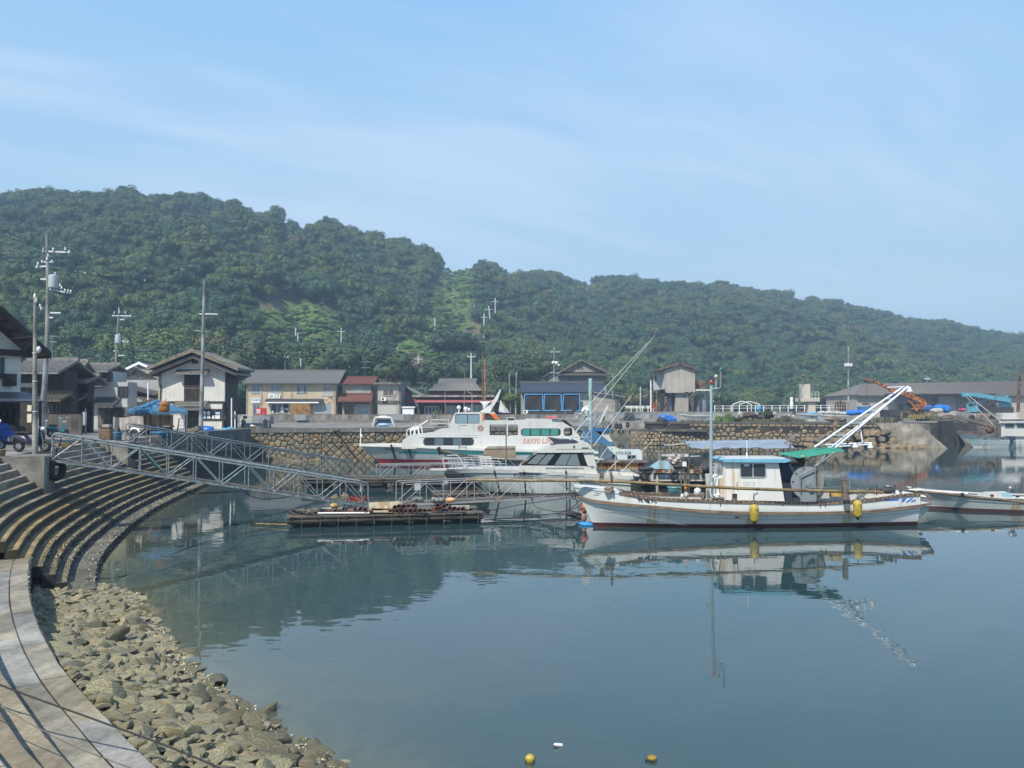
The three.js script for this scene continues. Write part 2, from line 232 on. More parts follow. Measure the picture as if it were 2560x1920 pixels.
{
const shell=new THREE.SphereGeometry(1,5,4);shell.scale(1,.45,.7);
const tmp=[],q=new THREE.Quaternion(),c=new THREE.Color();
const put=(p,s,col)=>tmp.push([p,s,col]);
for(const[k,n]of[[9,60],[10,220],[11,900],[12,1500],[13,1700],[14,1200]])for(let i=0;i<n;i++){
const s=lerp(sMeet+.01,.985,Math.pow(R(),.8));if(vnoise(s*130,k*3,0,77)<.3&&R()<.7)continue;
const pale=R()<.42,lip=R();
const p=lip<.6?cAt(s,offFar(k)-Math.abs(rr(-.12,.12))*(k===14?1.6:1),yOf(k)+.004):cAt(s,offFar(k)+.008,yOf(k)-rr(0,HSTEP));
put(p,rr(.011,.028)*(pale?1:1.2),pale?[rr(.42,.66),rr(.38,.56),rr(.26,.40)]:[.03,.03,.026]);
}
for(let i=0;i<130;i++){const s=lerp(sMeet,.97,R());put(cAt(s,rr(.8,1.4),yOf(14)+.006),rr(.015,.034),[rr(.4,.62),rr(.36,.54),rr(.26,.4)]);}
for(let i=0;i<5200;i++){const s=lerp(sOf(12.5),sMeet+.004,R()),y=rr(-.1,yOf(10)-.02),pale=R()<.10;put(cAt(s,.012,y),rr(.012,.036),pale?[.5,.47,.38]:[rr(.03,.10),rr(.03,.095),rr(.025,.065)]);}
const im=new THREE.InstancedMesh(shell,new THREE.MeshStandardMaterial({roughness:.8}),tmp.length);
tmp.forEach(([p,s,col],i)=>{m4.compose(p,q.setFromEuler(new THREE.Euler(rr(0,6),rr(0,6),rr(0,6))),V(s,s,s));im.setMatrixAt(i,m4);im.setColorAt(i,c.setRGB(...col));});
im.name='shell_crust';tag(sh(im),'dark mussels and pale oyster shells crusting the lower steps','shells',null,'stuff');scene.add(im);
}
// ====== riprap between the ledge and the water
const bank=struct('riprap_bank','sloping bank of tan riprap boulders below the concrete ledge');
const bankW=curve1([[0,2.8],[sOf(9),2.7],[sOf(12),2.6],[sOf(16),2.45],[sOf(20),2.5],[sOf(21.3),2.2],[sOf(22.5),1.5]]);
const bankY=(s,o)=>{const w=bankW(s),t=o/w;return lerp(lerp(1.0,.34,sstep(sOf(11.5),sOf(18.5),s)),-.06,Math.pow(clamp(t),.9))-(t>1?(t-1)*.5:0);};
{
const rings=[];for(let i=0;i<=90;i++){const s=lerp(0,sOf(22.6),i/90),r=[];for(let j=0;j<=14;j++){const o=-.05+j/14*(bankW(s)+1.6);r.push(cAt(s,o,bankY(s,Math.max(0,o))-.075+.05*fbm(s*300,o*3)));}rings.push(r);}
part('bank_bed',M(.34,.305,.19,'earth',{bump:.02}),bank,(b)=>b.loft(rings,false,false,1.5));
const vars=[];const rk=rngOf(77);
for(let v=0;v<10;v++){
let g=new THREE.IcosahedronGeometry(1,3);g.deleteAttribute('uv');g.deleteAttribute('normal');g=mergeVertices(g);const p=g.attributes.position,a=V();
const cuts=Array.from({length:9},()=>[V(rk()-.5,rk()-.5,rk()-.5).normalize(),.34+rk()*.34]);
for(let i=0;i<p.count;i++){a.fromBufferAttribute(p,i);for(const[n,d]of cuts){const k=a.dot(n);if(k>d)a.addScaledVector(n,(d-k)*.9);}const k=1+.12*(fbm(a.x*2+v*9,a.y*2,a.z*2,3,300+v)-.5);p.setXYZ(i,a.x*k,a.y*k,a.z*k);}
const ng=toCreasedNormals(g,.60);boxUV(ng);vars.push(ng);
}
const tones=[[.36,.33,.205],[.345,.32,.20],[.38,.345,.215],[.33,.305,.195],[.30,.285,.20],[.37,.30,.17],[.30,.29,.235],[.40,.36,.235]].map((t)=>M(...t.map((v)=>v*1.3),'grain',{bump:.012,roughness:.92}));
const wetTones=[[.25,.22,.125],[.20,.185,.11],[.29,.25,.145]].map((t)=>M(...t,'grain',{bump:.012,roughness:.6}));
const rocks=[];
const qq=new THREE.Quaternion();
for(let tries=0;tries<60000&&rocks.length<2500;tries++){
const s=lerp(sOf(7.2),sOf(22.4),Math.pow(R(),.85)),o=R()*(bankW(s)+.03),p=cAt(s,o+.06,bankY(s,o));
const up=sstep(sOf(20),sOf(11),s);const r=rr(.08,.17)*(R()<.14?1.5:1)*(o<.5&&R()<.6?.6:1);
let ok=true;for(const q of rocks){const dx=q.p.x-p.x,dz=q.p.z-p.z,d2=dx*dx+dz*dz,mn=(q.r+r)*.72;if(d2<mn*mn){ok=false;break;}}if(!ok)continue;
if(o<r*.9){p.copy(cAt(s,o+.06+r*.8,bankY(s,o)));}
rocks.push({p,r,s,o});
}

for(let i=0;i<700;i++){const s=lerp(sOf(8),sOf(22.4),R()),o=.2+R()*(bankW(s)-.1);rocks.push({p:cAt(s,o,bankY(s,o)-.04),r:rr(.05,.11),s,o,small:1});}
rocks.sort((a,b)=>(b.r/-b.p.z)-(a.r/-a.p.z));
const place=(k)=>{m4.compose(V(k.p.x,k.p.y+(k.small?0:k.r*.12),k.p.z),qq.setFromEuler(new THREE.Euler(rr(-.25,.25),rr(0,6.3),rr(-.25,.25))),V(k.r*rr(1.35,2.1),k.r*rr(.5,.85),k.r*rr(1.1,1.5)));return m4;};
const rest=[];
rocks.forEach((k,i)=>{if(i<300){const wet=k.p.y<.2+.15*R(),m=sh(new THREE.Mesh(vars[i%10],wet?wetTones[Math.floor(R()*3)]:tones[Math.floor(R()*R()*8)]));m.name=numbered('rock');m.applyMatrix4(place(k));bank.add(m);}else rest.push(k);});
for(let v=0;v<5;v++){const L=rest.filter((_,i)=>i%5===v),im=new THREE.InstancedMesh(vars[v],M(.46,.42,.28,'grain',{bump:.012,roughness:.92}),L.length),c=new THREE.Color();L.forEach((k,i)=>{im.setMatrixAt(i,place(k));const j=rr(.75,1.12),w=rr(.96,1.07);im.setColorAt(i,c.setRGB(j*w,j,j/w));});im.name=numbered('small_rocks');im.userData.kind='stuff';bank.add(sh(im));}

const shell=new THREE.SphereGeometry(1,5,4);shell.scale(1,.5,.75);const n=620,im=new THREE.InstancedMesh(shell,new THREE.MeshStandardMaterial({roughness:.8}),n),c=new THREE.Color();
for(let i=0;i<n;i++){let s=lerp(sOf(8.3),sOf(21),R());const o=bankW(s)+rr(-.34,.12),z=rr(.012,.032);m4.compose(cAt(s,o,bankY(s,o)+rr(.02,.11)),qq.setFromEuler(new THREE.Euler(R()*6,R()*6,R()*6)),V(z,z,z));im.setMatrixAt(i,m4);const t=rr(.3,.62);im.setColorAt(i,c.setRGB(t,t*.88,t*.62));}
im.name='oyster_shells';im.userData.kind='stuff';bank.add(sh(im));
}
// ====== stone walls
const stoneTones=[[.56,.44,.27],[.50,.40,.25],[.60,.48,.31],[.42,.35,.24],[.53,.36,.19],[.40,.37,.28],[.48,.43,.32]].map((t)=>M(...t,'grain',{bump:.012}));

function stoneWall(parent,a,b,y0,y1,size,opt={}){
const dx=b[0]-a[0],dz=b[1]-a[1],L=Math.hypot(dx,dz),ex=V(dx/L,0,dz/L),n=V(-dz/L,0,dx/L),pts=[],bat=opt.batter||0,out=[],dep=opt.deep||.16;
const nu=Math.max(1,Math.round(L/(size*1.18))),nv=Math.max(1,Math.round((y1-y0)/(size*.86))),du=L/nu,dv=(y1-y0)/nv;
if(opt.diamond){const d=size*.72;for(let r=0;r*d<y1-y0+d;r++)for(let u=(r%2)*d;u<L+d;u+=2*d)pts.push([u+rr(-.05,.05)*size,y0+r*d+rr(-.05,.05)*size]);}
else for(let j=0;j<nv;j++)for(let i=0;i<nu;i++)pts.push([(i+.5+(j%2)*.45-.2+rr(-.36,.36))*du,y0+(j+.5+rr(-.36,.36))*dv]);
for(const p of pts){
let poly=[[Math.max(0,p[0]-2*size),Math.max(y0,p[1]-2*size)],[Math.min(L,p[0]+2*size),Math.max(y0,p[1]-2*size)],[Math.min(L,p[0]+2*size),Math.min(y1,p[1]+2*size)],[Math.max(0,p[0]-2*size),Math.min(y1,p[1]+2*size)]];
for(const q of pts){const ux=q[0]-p[0],uy=q[1]-p[1],d2=ux*ux+uy*uy;if(!d2||d2>9*size*size)continue;const c=(ux*(p[0]+q[0])+uy*(p[1]+q[1]))/2,np=[];for(let i=0;i<poly.length;i++){const A=poly[i],B=poly[(i+1)%poly.length],fa=ux*A[0]+uy*A[1]-c,fb=ux*B[0]+uy*B[1]-c;if(fa<=0)np.push(A);if(fa*fb<0){const t=fa/(fa-fb);np.push([A[0]+(B[0]-A[0])*t,A[1]+(B[1]-A[1])*t]);}}poly=np;if(poly.length<3)break;}
if(poly.length<3)continue;
let ar=0,cx=0,cy=0;poly.forEach((q,i)=>{const r=poly[(i+1)%poly.length],k=q[0]*r[1]-r[0]*q[1];ar+=k;cx+=(q[0]+r[0])*k;cy+=(q[1]+r[1])*k;});cx/=3*ar;cy/=3*ar;if(Math.abs(ar)<size*size*.12)continue;
const w=(u,y,o)=>V(a[0],y,a[1]).addScaledVector(ex,u).addScaledVector(n,o+bat*(Q-y)),gap=(opt.gap||.022)*rr(.8,2),d=dep*rr(.55,1.25),tx=rr(-.25,.25),ty=rr(-.25,.25);
const fine=[];poly.forEach((q,i)=>{const r=poly[(i+1)%poly.length];fine.push(q);if(Math.hypot(q[0]-r[0],q[1]-r[1])>size*.45)fine.push([(q[0]+r[0])/2+rr(-.03,.03)*size,(q[1]+r[1])/2+rr(-.03,.03)*size]);});
const ring=(k,o)=>fine.map(([u,y])=>{const vx=u-cx,vy=y-cy,l=Math.hypot(vx,vy),f=Math.max(.2,1-gap/l)*k;return w(cx+vx*f,cy+vy*f,o*(1+(vx*tx+vy*ty)/size));});
out.push({rings:[ring(1,-.08),ring(.99,d*.45),ring(.86,d*.88),ring(.5,d)],p:w(cx,cy,0),a:Math.abs(ar),tones:opt.tones});
}
return out;
}
function layStones(parent,list,most=300){
list.sort((a,b)=>b.a/(b.p.z*b.p.z)-a.a/(a.p.z*a.p.z));const mk=(k,m)=>m.loft(k.rings,true,true,.75);
list.slice(0,most).forEach((k)=>part('stone',(k.tones||stoneTones)[Math.floor(R()*7)],parent,(m)=>mk(k,m)));
const rest=list.slice(most);if(rest.length)part('small_stones',(rest[0].tones||stoneTones)[3],parent,(m)=>rest.forEach((k)=>mk(k,m))).userData.kind='stuff';
}
const blob=(p,r,sx,sy,sz)=>{const n=8,q=[[-.9,.45],[-.4,.95],[.35,.9],[.85,.4]],ry=R()*6.28,t=[rr(.8,1.2),rr(.8,1.2),rr(.8,1.2),rr(.8,1.2)];return{rings:q.map(([h,w],j)=>Array.from({length:n},(_,i)=>{const a=i/n*6.283+ry,k=r*w*t[(i+j)%4];return p.clone().add(V(Math.cos(a)*k*sx,h*r*sy,Math.sin(a)*k*sz));})),p,a:r*r*2};};
const xz=(p,q,t)=>[lerp(p[0],q[0],t),lerp(p[1],q[1],t)];
{
const w=thing('stone_quay_wall','long wall of rounded tan stones under a concrete coping, left of the white ferry','stone wall',V(WALLA[0],0,WALLA[1]));
part('mortar',M(.085,.072,.052,'earth',{bump:.02}),w,(b)=>{for(const[p,q]of[[WALLA,WALLB],[WALLB,WALLC]]){const dx=q[0]-p[0],dz=q[1]-p[1],L=Math.hypot(dx,dz);b.box((p[0]+q[0])/2,Q/2-.7,(p[1]+q[1])/2,L,Q+1.0,.12,Math.atan2(-dz,dx));}});
part('coping',X.concrete,w,(b)=>{for(const[p,q]of[[WALLA,WALLB],[WALLB,WALLC]]){const dx=q[0]-p[0],dz=q[1]-p[1],L=Math.hypot(dx,dz);b.box((p[0]+q[0])/2,Q+.02-.15,(p[1]+q[1])/2+.05,L,.42,.34,Math.atan2(-dz,dx));}});
part('corner_pilaster',X.concretePale,w,(b)=>b.bx(WALLA[0]-.1,WALLA[0]+.55,-.8,Q+.1,WALLA[1]-.3,WALLA[1]+.4));
const m=xz(WALLA,WALLB,.62);
const list=[...stoneWall(w,xz(WALLA,WALLB,.04),m,-.1,2.75,.50),...stoneWall(w,m,WALLB,1.75,2.75,.45),...stoneWall(w,m,WALLB,-.1,1.75,.56,{diamond:1}),...stoneWall(w,WALLB,WALLC,.3,2.75,.62)];
layStones(w,list,300);
part('drain_pipe',X.rustDark,w,(b)=>{const p=xz(WALLA,WALLB,.70),q=xz(WALLA,WALLB,.86);b.tube(V(p[0]+.3,Q-.1,p[1]+.3),V(q[0]+.2,.35,q[1]+.5),.05);b.box(p[0]+.3,Q-.12,p[1]+.25,.5,.14,.3);});
}
{

const A=[-22.95,-54.9],w=thing('side_quay_wall','dark side wall of the quay below the blue tub, grey blocks above a wet lower face','stone wall',V(A[0],0,A[1]));
const m=xz(A,WALLA,.52),F=V(1,0,0);
part('wet_face',M(.060,.056,.046,'earth',{bump:.03}),w,(b)=>b.prismX([[-A[1]*-1,-1],[A[1],1.7],[WALLA[1],1.7],[WALLA[1],-1]].map(([z,y])=>[z,y]),A[0]-.1,A[0]+.16));
part('concrete_face',M(.24,.255,.26,'concrete',{bump:.01}),w,(b)=>b.bx(m[0]-.3,m[0]+.42,1.2,Q+.06,WALLA[1]+.1,m[1]));
const tn=[[.34,.31,.27],[.30,.28,.25],[.37,.34,.30],[.27,.25,.22],[.33,.30,.25],[.36,.33,.28],[.31,.29,.27]].map((t)=>M(...t,'grain',{bump:.008}));
layStones(w,stoneWall(w,A,m,1.75,Q-.12,.5,{tones:tn}),200);
}
{
const b0=thing('mud_bank','smooth tan mud slope at the foot of the stone wall corner','mud bank',V(WALLA[0]+4,0,WALLA[1]));
const rings=[];for(let i=0;i<=16;i++){const t=i/16,p=xz(WALLA,WALLB,t*.5),h=1.35*Math.pow(1-t,1.2),r=[];for(let j=0;j<=6;j++){const v=j/6;r.push(V(p[0]+.2+v*.6,h*(1-v)*(1-.3*v)-.1*v+.06*fbm(t*9,v*5),p[1]+.1+v*3.4*(1-t*.8)));}rings.push(r);}
part('mud',M(.33,.255,.15,'earth',{bump:.02,roughness:.7}),b0,(b)=>b.loft(rings,false,false,1.4));
b0.userData.kind='structure';
}
{
const w=thing('stone_jetty_wall','jetty wall of brown rubble stones behind the grey canopy boat','stone wall',V(JL[0],0,JL[1]));
const seg=[[JL,JR]],p=JL,q=JR,dx=q[0]-p[0],dz=q[1]-p[1],L=Math.hypot(dx,dz),an=Math.atan2(-dz,dx);
part('core',M(.075,.06,.042,'earth',{bump:.03}),w,(b)=>b.box((p[0]+q[0])/2,Q/2-.7,(p[1]+q[1])/2+.1,L,Q+.7,.9,an));
part('coping',X.concreteDark,w,(b)=>{b.box((p[0]+q[0])/2,Q+.08,(p[1]+q[1])/2-.3,L,.3,1.0,an);});
part('lower_ledge',X.concreteDark,w,(b)=>{const e=xz(JL,JR,.27);b.box((p[0]-2.4+e[0])/2,2.1,(p[1]+e[1])/2+1.2,e[0]-p[0]+2.4,.32,1.6,an);});
const tn=[[.42,.315,.19],[.36,.28,.175],[.47,.355,.21],[.31,.25,.17],[.43,.31,.17],[.28,.245,.18],[.39,.33,.23]].map((t)=>M(...t,'grain',{bump:.01}));
const list=[...stoneWall(w,xz(JL,JR,.2),JR,.1,Q-.1,.66,{batter:.22,deep:.42,tones:tn,gap:.03}),...stoneWall(w,[JL[0]-2.3,JL[1]+1.2],xz(JL,JR,.3),0,1.95,.55,{batter:.5,deep:.42,tones:tn,gap:.035})];

for(let i=0;i<150;i++){const t=rr(.66,1.13),o=R(),e=xz(JL,JR,t);list.push({...blob(V(e[0],lerp(2.3,-.05,o)*sstep(.55,.86,t)*(t>1.0?sstep(1.2,.95,t)*.5:1),e[1]+.8+o*3.0),rr(.3,.6),rr(.8,1.3),rr(.6,.9),rr(.8,1.2)),tones:tn});}
layStones(w,list,300);
}
{
const w=thing('concrete_jetty_end','sloping grey concrete face at the end of the stone jetty','concrete wall',V(JR[0],0,JR[1]));
part('slope',M(.52,.485,.41,'concrete',{bump:.01}),w,(b)=>b.loft([[V(JR[0]-1.5,Q+.12,JR[1]+.1),V(JR[0]+1.2,-.6,JR[1]+2.6)],[V(CR[0]-1.6,Q+.12,CR[1]+.1),V(CR[0]+1.8,-.6,CR[1]+2.2)]],false,false));
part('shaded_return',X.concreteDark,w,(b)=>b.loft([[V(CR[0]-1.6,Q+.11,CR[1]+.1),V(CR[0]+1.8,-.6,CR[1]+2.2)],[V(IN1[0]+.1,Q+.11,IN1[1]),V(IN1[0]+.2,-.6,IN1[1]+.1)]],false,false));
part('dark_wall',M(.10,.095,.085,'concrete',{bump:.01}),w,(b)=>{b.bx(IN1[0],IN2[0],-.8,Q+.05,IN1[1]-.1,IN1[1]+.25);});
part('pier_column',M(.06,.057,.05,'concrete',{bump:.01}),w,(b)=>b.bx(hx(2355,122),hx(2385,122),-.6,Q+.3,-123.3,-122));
}
{
const s=thing('slipway_slope','earth and rubble slope right of the concrete jetty end','slipway',V(IN2[0],0,IN2[1]));
const rg=[];for(let i=0;i<=14;i++){const x=lerp(IN2[0]-3,IN2[0]+40,i/14),r=[];for(let j=0;j<=6;j++){const v=j/6;r.push(V(x,lerp(Q+.4,-.4,v)+.25*fbm(x,v*4,3),IN2[1]+.1+v*5));}rg.push(r);}part('earth_face',M(.15,.13,.10,'earth',{bump:.04}),s,(b)=>b.loft(rg,false,false,.9));s.userData.kind='structure';
}
{
const w=thing('concrete_slope_wall','weathered concrete quay wall hung with tyres behind the blue boat','concrete wall',V(RAMPL[0],0,RAMPL[1]));
part('upper_face',M(.62,.61,.57,'concrete',{}),w,(b)=>b.bx(RAMPL[0]-.2,RAMPR[0],1.6,Q+.05,RAMPL[1]-.4,RAMPL[1]+.4));
for(let i=0;i<3;i++)part('lower_tier',M(.42-i*.06,.40-i*.05,.31-i*.045,'concrete',{bump:.01}),w,(b)=>b.bx(RAMPL[0]-.2,RAMPR[0]-.05,i===2?-.8:1.6-(i+1)*.62,1.6-i*.62,RAMPL[1]+.2,RAMPL[1]+.9+i*.75));
part('lighter_return',X.concretePale,w,(b)=>b.bx(RAMPR[0]-.1,RAMPR[0]+.55,.4,Q+.05,RAMPR[1],JL[1]-3));
}
// ====== the hill
const ridge=curve1([[-700,480],[0,480],[116,474],[208,486],[312,474],[400,482],[463,489],[521,495],[579,508],[648,527],[683,520],[717,545],[752,566],[798,548],[845,556],[880,570],[949,585],[1007,597],[1076,626],[1117,651],[1140,662],[1169,644],[1204,646],[1244,666],[1256,684],[1331,677],[1389,681],[1435,696],[1470,708],[1516,690],[1551,682],[1609,696],[1678,696],[1736,705],[1805,702],[1898,719],[1968,729],[2014,746],[2072,742],[2141,760],[2199,771],[2268,793],[2315,795],[2384,800],[2442,818],[2500,829],[2560,838],[2900,880],[3400,960]]);
const hDb=curve1([[-900,120],[0,128],[560,150],[900,182],[1300,200],[1700,235],[2100,260],[2600,280],[3400,300]]);
const hDr=curve1([[-900,400],[0,430],[600,440],[900,450],[1140,470],[1300,520],[1700,560],[2200,600],[2600,640],[3400,700]]);
function hillY(sx,D){
const b=hDb(sx),r=hDr(sx),s=(D-b)/(r-b);if(s<=0)return Q;const crown=7.0;
const top=U(sx,ridge(sx),r).y-crown-Q,w=(fbm(sx/120,D/50,0,3,401)-.5);
if(s<=1){const f=.62*s+.38*s*s*(3-2*s);return Q+top*(f+w*.32*s*(1-s)*2);}
return Q+top*(1-.5*(s-1)*(s-1))-(s-1)*26;
}
const inEl=(x,y,cx,cy,rx,ry,a=0)=>{const c=Math.cos(a),s=Math.sin(a),dx=x-cx,dy=y-cy,u=(dx*c+dy*s)/rx,v=(-dx*s+dy*c)/ry;return 1-(u*u+v*v);};

const open=(sx,sy)=>Math.max(inEl(sx,sy,1138,725,56,84,.2),inEl(sx,sy,1112,800,62,58),inEl(sx,sy,735,795,112,46,.12),inEl(sx,sy,685,765,52,18),inEl(sx,sy,1058,856,88,38,-.4),inEl(sx,sy,1032,902,36,30,-.4),inEl(sx,sy,1192,822,26,20),inEl(sx,sy,560,868,44,16),inEl(sx,sy,820,872,60,22));
const bare=(sx,sy)=>Math.max(inEl(sx,sy,1030,900,30,30,-.5),inEl(sx,sy,1185,822,20,14),inEl(sx,sy,1075,838,28,9,-.4),inEl(sx,sy,680,762,46,13));
const toPx=(x,y,z)=>{const p=V(x,y-EYE,z),u=p.x,v=p.y*cP+p.z*sP,w=-p.y*sP+p.z*cP;return[1280+FPX*u/-w,960-FPX*v/-w];};
{
const cols=210,rows=70,pos=[],idx=[],col=[];
for(let i=0;i<=cols;i++){const sx=lerp(-900,3400,i/cols),b=hDb(sx)-4,e=hDr(sx)*1.5;for(let j=0;j<=rows;j++){const D=lerp(b,e,j/rows),x=hx(sx,D),y=hillY(sx,D)-(j===0?.6:-.02);pos.push(x,y,-D);const[px,py]=toPx(x,y,-D),o=open(px,py),br=bare(px,py),n=fbm(x*.12,D*.12,0,3,411);let c=[.040,.062,.022];if(o>-.1){const k=sstep(-.1,.3,o);c=[lerp(c[0],.13+.05*n,k),lerp(c[1],.235+.05*n,k),lerp(c[2],.05,k)];}if(br>-.05){const k=sstep(-.05,.4,br)*.9;c=[lerp(c[0],.30,k),lerp(c[1],.225,k),lerp(c[2],.135,k)];}col.push(...c);}}
for(let i=0;i<cols;i++)for(let j=0;j<rows;j++){const a=i*(rows+1)+j,b=a+rows+1;idx.push(a,b,a+1,b,b+1,a+1);}
const g=new THREE.BufferGeometry();g.setAttribute('position',new THREE.Float32BufferAttribute(pos,3));g.setAttribute('color',new THREE.Float32BufferAttribute(col,3));g.setIndex(idx);g.computeVertexNormals();
const uv=new Float32Array(pos.length/3*2);for(let i=0;i<pos.length/3;i++){uv[i*2]=pos[i*3];uv[i*2+1]=pos[i*3+2];}g.setAttribute('uv',new THREE.BufferAttribute(uv,2));
const m=sh(new THREE.Mesh(g,new THREE.MeshStandardMaterial({vertexColors:true,roughness:1,map:TEX.earth[0],side:THREE.DoubleSide})));m.name='hill';m.userData.kind='structure';m.userData.label='long wooded hill falling to the right behind the village';scene.add(m);
}
// ------ trees
const rT=rngOf(5150);
const leafGeo=(()=>{const g=new THREE.BufferGeometry();return g;})();
function crownGeo(seed,o={}){
const k=rngOf(seed),{lobes=10,leaves=1100,size=.085,flat=.78,spread=.62,core=.74,lobe=[.32,.5]}=o,L=[];
for(let i=0;i<lobes;i++){const a=k()*6.283,e=k()*1.5-.45,r=spread*(.35+.75*k());L.push([V(Math.cos(a)*Math.cos(e)*r,Math.sin(e)*r*flat+.1,Math.sin(a)*Math.cos(e)*r),lerp(lobe[0],lobe[1],k())]);}
const pos=[],nor=[],d=V(),t=V(),u=V(),p=V(),n=V();
for(let i=0;i<leaves;i++){
const[c,r]=L[Math.floor(k()*lobes)];d.set(k()*2-1,k()*2-1+.35,k()*2-1).normalize();p.copy(c).addScaledVector(d,r*(.78+.34*k()));
n.copy(d).add(V(k()-.5,k()-.5+.35,k()-.5).multiplyScalar(1.1)).normalize();t.set(k()-.5,k()-.5,k()-.5).cross(n).normalize();u.copy(n).cross(t);const s=size*(.6+.8*k());
const A=p.clone().addScaledVector(t,s),B=p.clone().addScaledVector(u,s*.6),C=p.clone().addScaledVector(t,-s),D=p.clone().addScaledVector(u,-s*.6).addScaledVector(n,-s*.25);
for(const q of[A,B,C,A,C,D]){pos.push(q.x,q.y,q.z);const m=n.clone().lerp(d,.65).normalize();nor.push(m.x,m.y,m.z);}
}
if(core)for(const[c,r]of L){const g=new THREE.IcosahedronGeometry(r*core,1),q=g.attributes.position,w=g.attributes.normal;for(let i=0;i<q.count;i++){pos.push(c.x+q.getX(i),c.y+q.getY(i),c.z+q.getZ(i));nor.push(w.getX(i),w.getY(i),w.getZ(i));}}
const g=new THREE.BufferGeometry();g.setAttribute('position',new THREE.Float32BufferAttribute(pos,3));g.setAttribute('normal',new THREE.Float32BufferAttribute(nor,3));return g;
}
const leafMat=(r,g,b)=>{const m=new THREE.MeshStandardMaterial({roughness:.8,side:THREE.DoubleSide});m.color.setRGB(r,g,b);return m;};
{
const protos=[1,2,3,4,5].map((s)=>crownGeo(600+s,{leaves:2300,size:.062,lobes:8+2*s,core:.60,lobe:[.22,.50],spread:.68})),sets=protos.map(()=>[]),c=new THREE.Color(),q=new THREE.Quaternion();
const grass=[];
let D=128;
while(D<730){
const gap=lerp(4.2,6.3,sstep(150,600,D));
for(let sx=-420;sx<3000;sx+=gap/D*FPX*.92){
const x0=sx+(rT()-.5)*gap/D*FPX,d=D+(rT()-.5)*gap,s=(d-hDb(x0))/(hDr(x0)-hDb(x0));if(s<-.01||s>1.10)continue;
const x=hx(x0,d),y=hillY(x0,d),[px,py]=toPx(x,y+1.5,-d),q2=toPx(x,y+7.5,-d),o=Math.max(open(px,py),open(q2[0],q2[1])-.05);if(o>0){if(rT()<.9)grass.push([x,y,-d,rT(),bare(px,py)]);if(rT()<.8)continue;}
const big=fbm(x*.03,d*.03,0,3,431),r=(rT()<.25?lerp(1.4,2.6,rT()):rT()<.07?lerp(4.4,6,rT()):lerp(2.5,4.4,rT())*lerp(.75,1.35,big))*(o>0?.42:o>-.5?.75:1),hh=r*lerp(.75,1.15,rT());
const tone=fbm(x*.05+40,d*.05,0,3,441),j=lerp(.8,1.2,rT()),yel=clamp((tone-.5)*4+(rT()-.5)*1.1,-.8,1),red=rT()<.012?.6:0;
sets[Math.floor(rT()*5)].push([x,y+r*.72+rT()*.9,-d,r,hh,[(.052+.032*yel+red*.07)*j,(.098+.022*yel)*j,(.030-.006*yel)*j]]);
}
D+=gap*.92;
}
sets.forEach((L,i)=>{const im=new THREE.InstancedMesh(protos[i],new THREE.MeshStandardMaterial({roughness:.8,side:THREE.DoubleSide}),L.length);L.forEach(([x,y,z,r,h,k],n)=>{m4.compose(V(x,y,z),q.setFromEuler(new THREE.Euler((rT()-.5)*.3,rT()*6.28,(rT()-.5)*.3)),V(r,h,r));im.setMatrixAt(n,m4);im.setColorAt(n,c.setRGB(...k));});im.name=numbered('hill_woods');tag(sh(im),'dense broadleaf wood covering the whole hillside','woods',null,'stuff');scene.add(im);});
const tuft=crownGeo(699,{leaves:260,size:.16,lobes:6,core:0,flat:.5}),im=new THREE.InstancedMesh(tuft,new THREE.MeshStandardMaterial({roughness:.85,side:THREE.DoubleSide}),grass.length*7);let n=0;
for(const[x,y,z,t,b]of grass)for(let i=0;i<7;i++){const r=b>0?lerp(.2,.5,rT()):lerp(.6,1.5,rT());m4.compose(V(x+(rT()-.5)*6,y+r*.3,z+(rT()-.5)*6),q.setFromEuler(new THREE.Euler(0,rT()*6.28,0)),V(r,r*.7,r));im.setMatrixAt(n,m4);const j=lerp(.8,1.25,rT());im.setColorAt(n++,c.setRGB(.135*j,.25*j,.055*j));}
im.name='hill_grass';tag(sh(im),'bright green scrub and grass in the clearings on the hill','scrub',null,'stuff');scene.add(im);
}
function tree(name,label,x,z,y0,h,r,col,o={}){
const t=thing(name,label,o.cat||'tree',V(x,y0,z),o.group),k=rngOf(900+Math.round(x*13+z*7));
part('trunk',M(.10,.08,.06,'wood',{}),t,(b)=>{const top=y0+h-r*.7,th=o.trunk||r*.08;for(let s=0;s<(o.stems||1);s++){const ox=(k()-.5)*r*.9*(o.stems>1?1:0),oz=(k()-.5)*r*.5*(o.stems>1?1:0),m=V(x+ox*.5,lerp(y0,top,.5),z+oz*.5),e=V(x+ox,top,z+oz);b.tube(V(x+ox*.15,y0-.2,z),m,th,th*.75,7).tube(m,e,th*.75,th*.4,7);for(let i=0;i<4;i++){const a=k()*6.28;b.tube(e.clone().lerp(m,k()*.7),e.clone().add(V(Math.cos(a)*r*.6,r*.35*k(),Math.sin(a)*r*.5)),th*.35,th*.12,5);}}});
const g=crownGeo(950+Math.round(Math.abs(x)*31),{leaves:1700,size:.065,lobes:13,core:.55,...o.crown});g.scale(r,r*(o.tall||.9),r);g.translate(0,h-r*.75,0);boxUV(g);
const m=sh(new THREE.Mesh(g,leafMat(...col)));m.name=numbered('crown');t.add(m);return t;
}
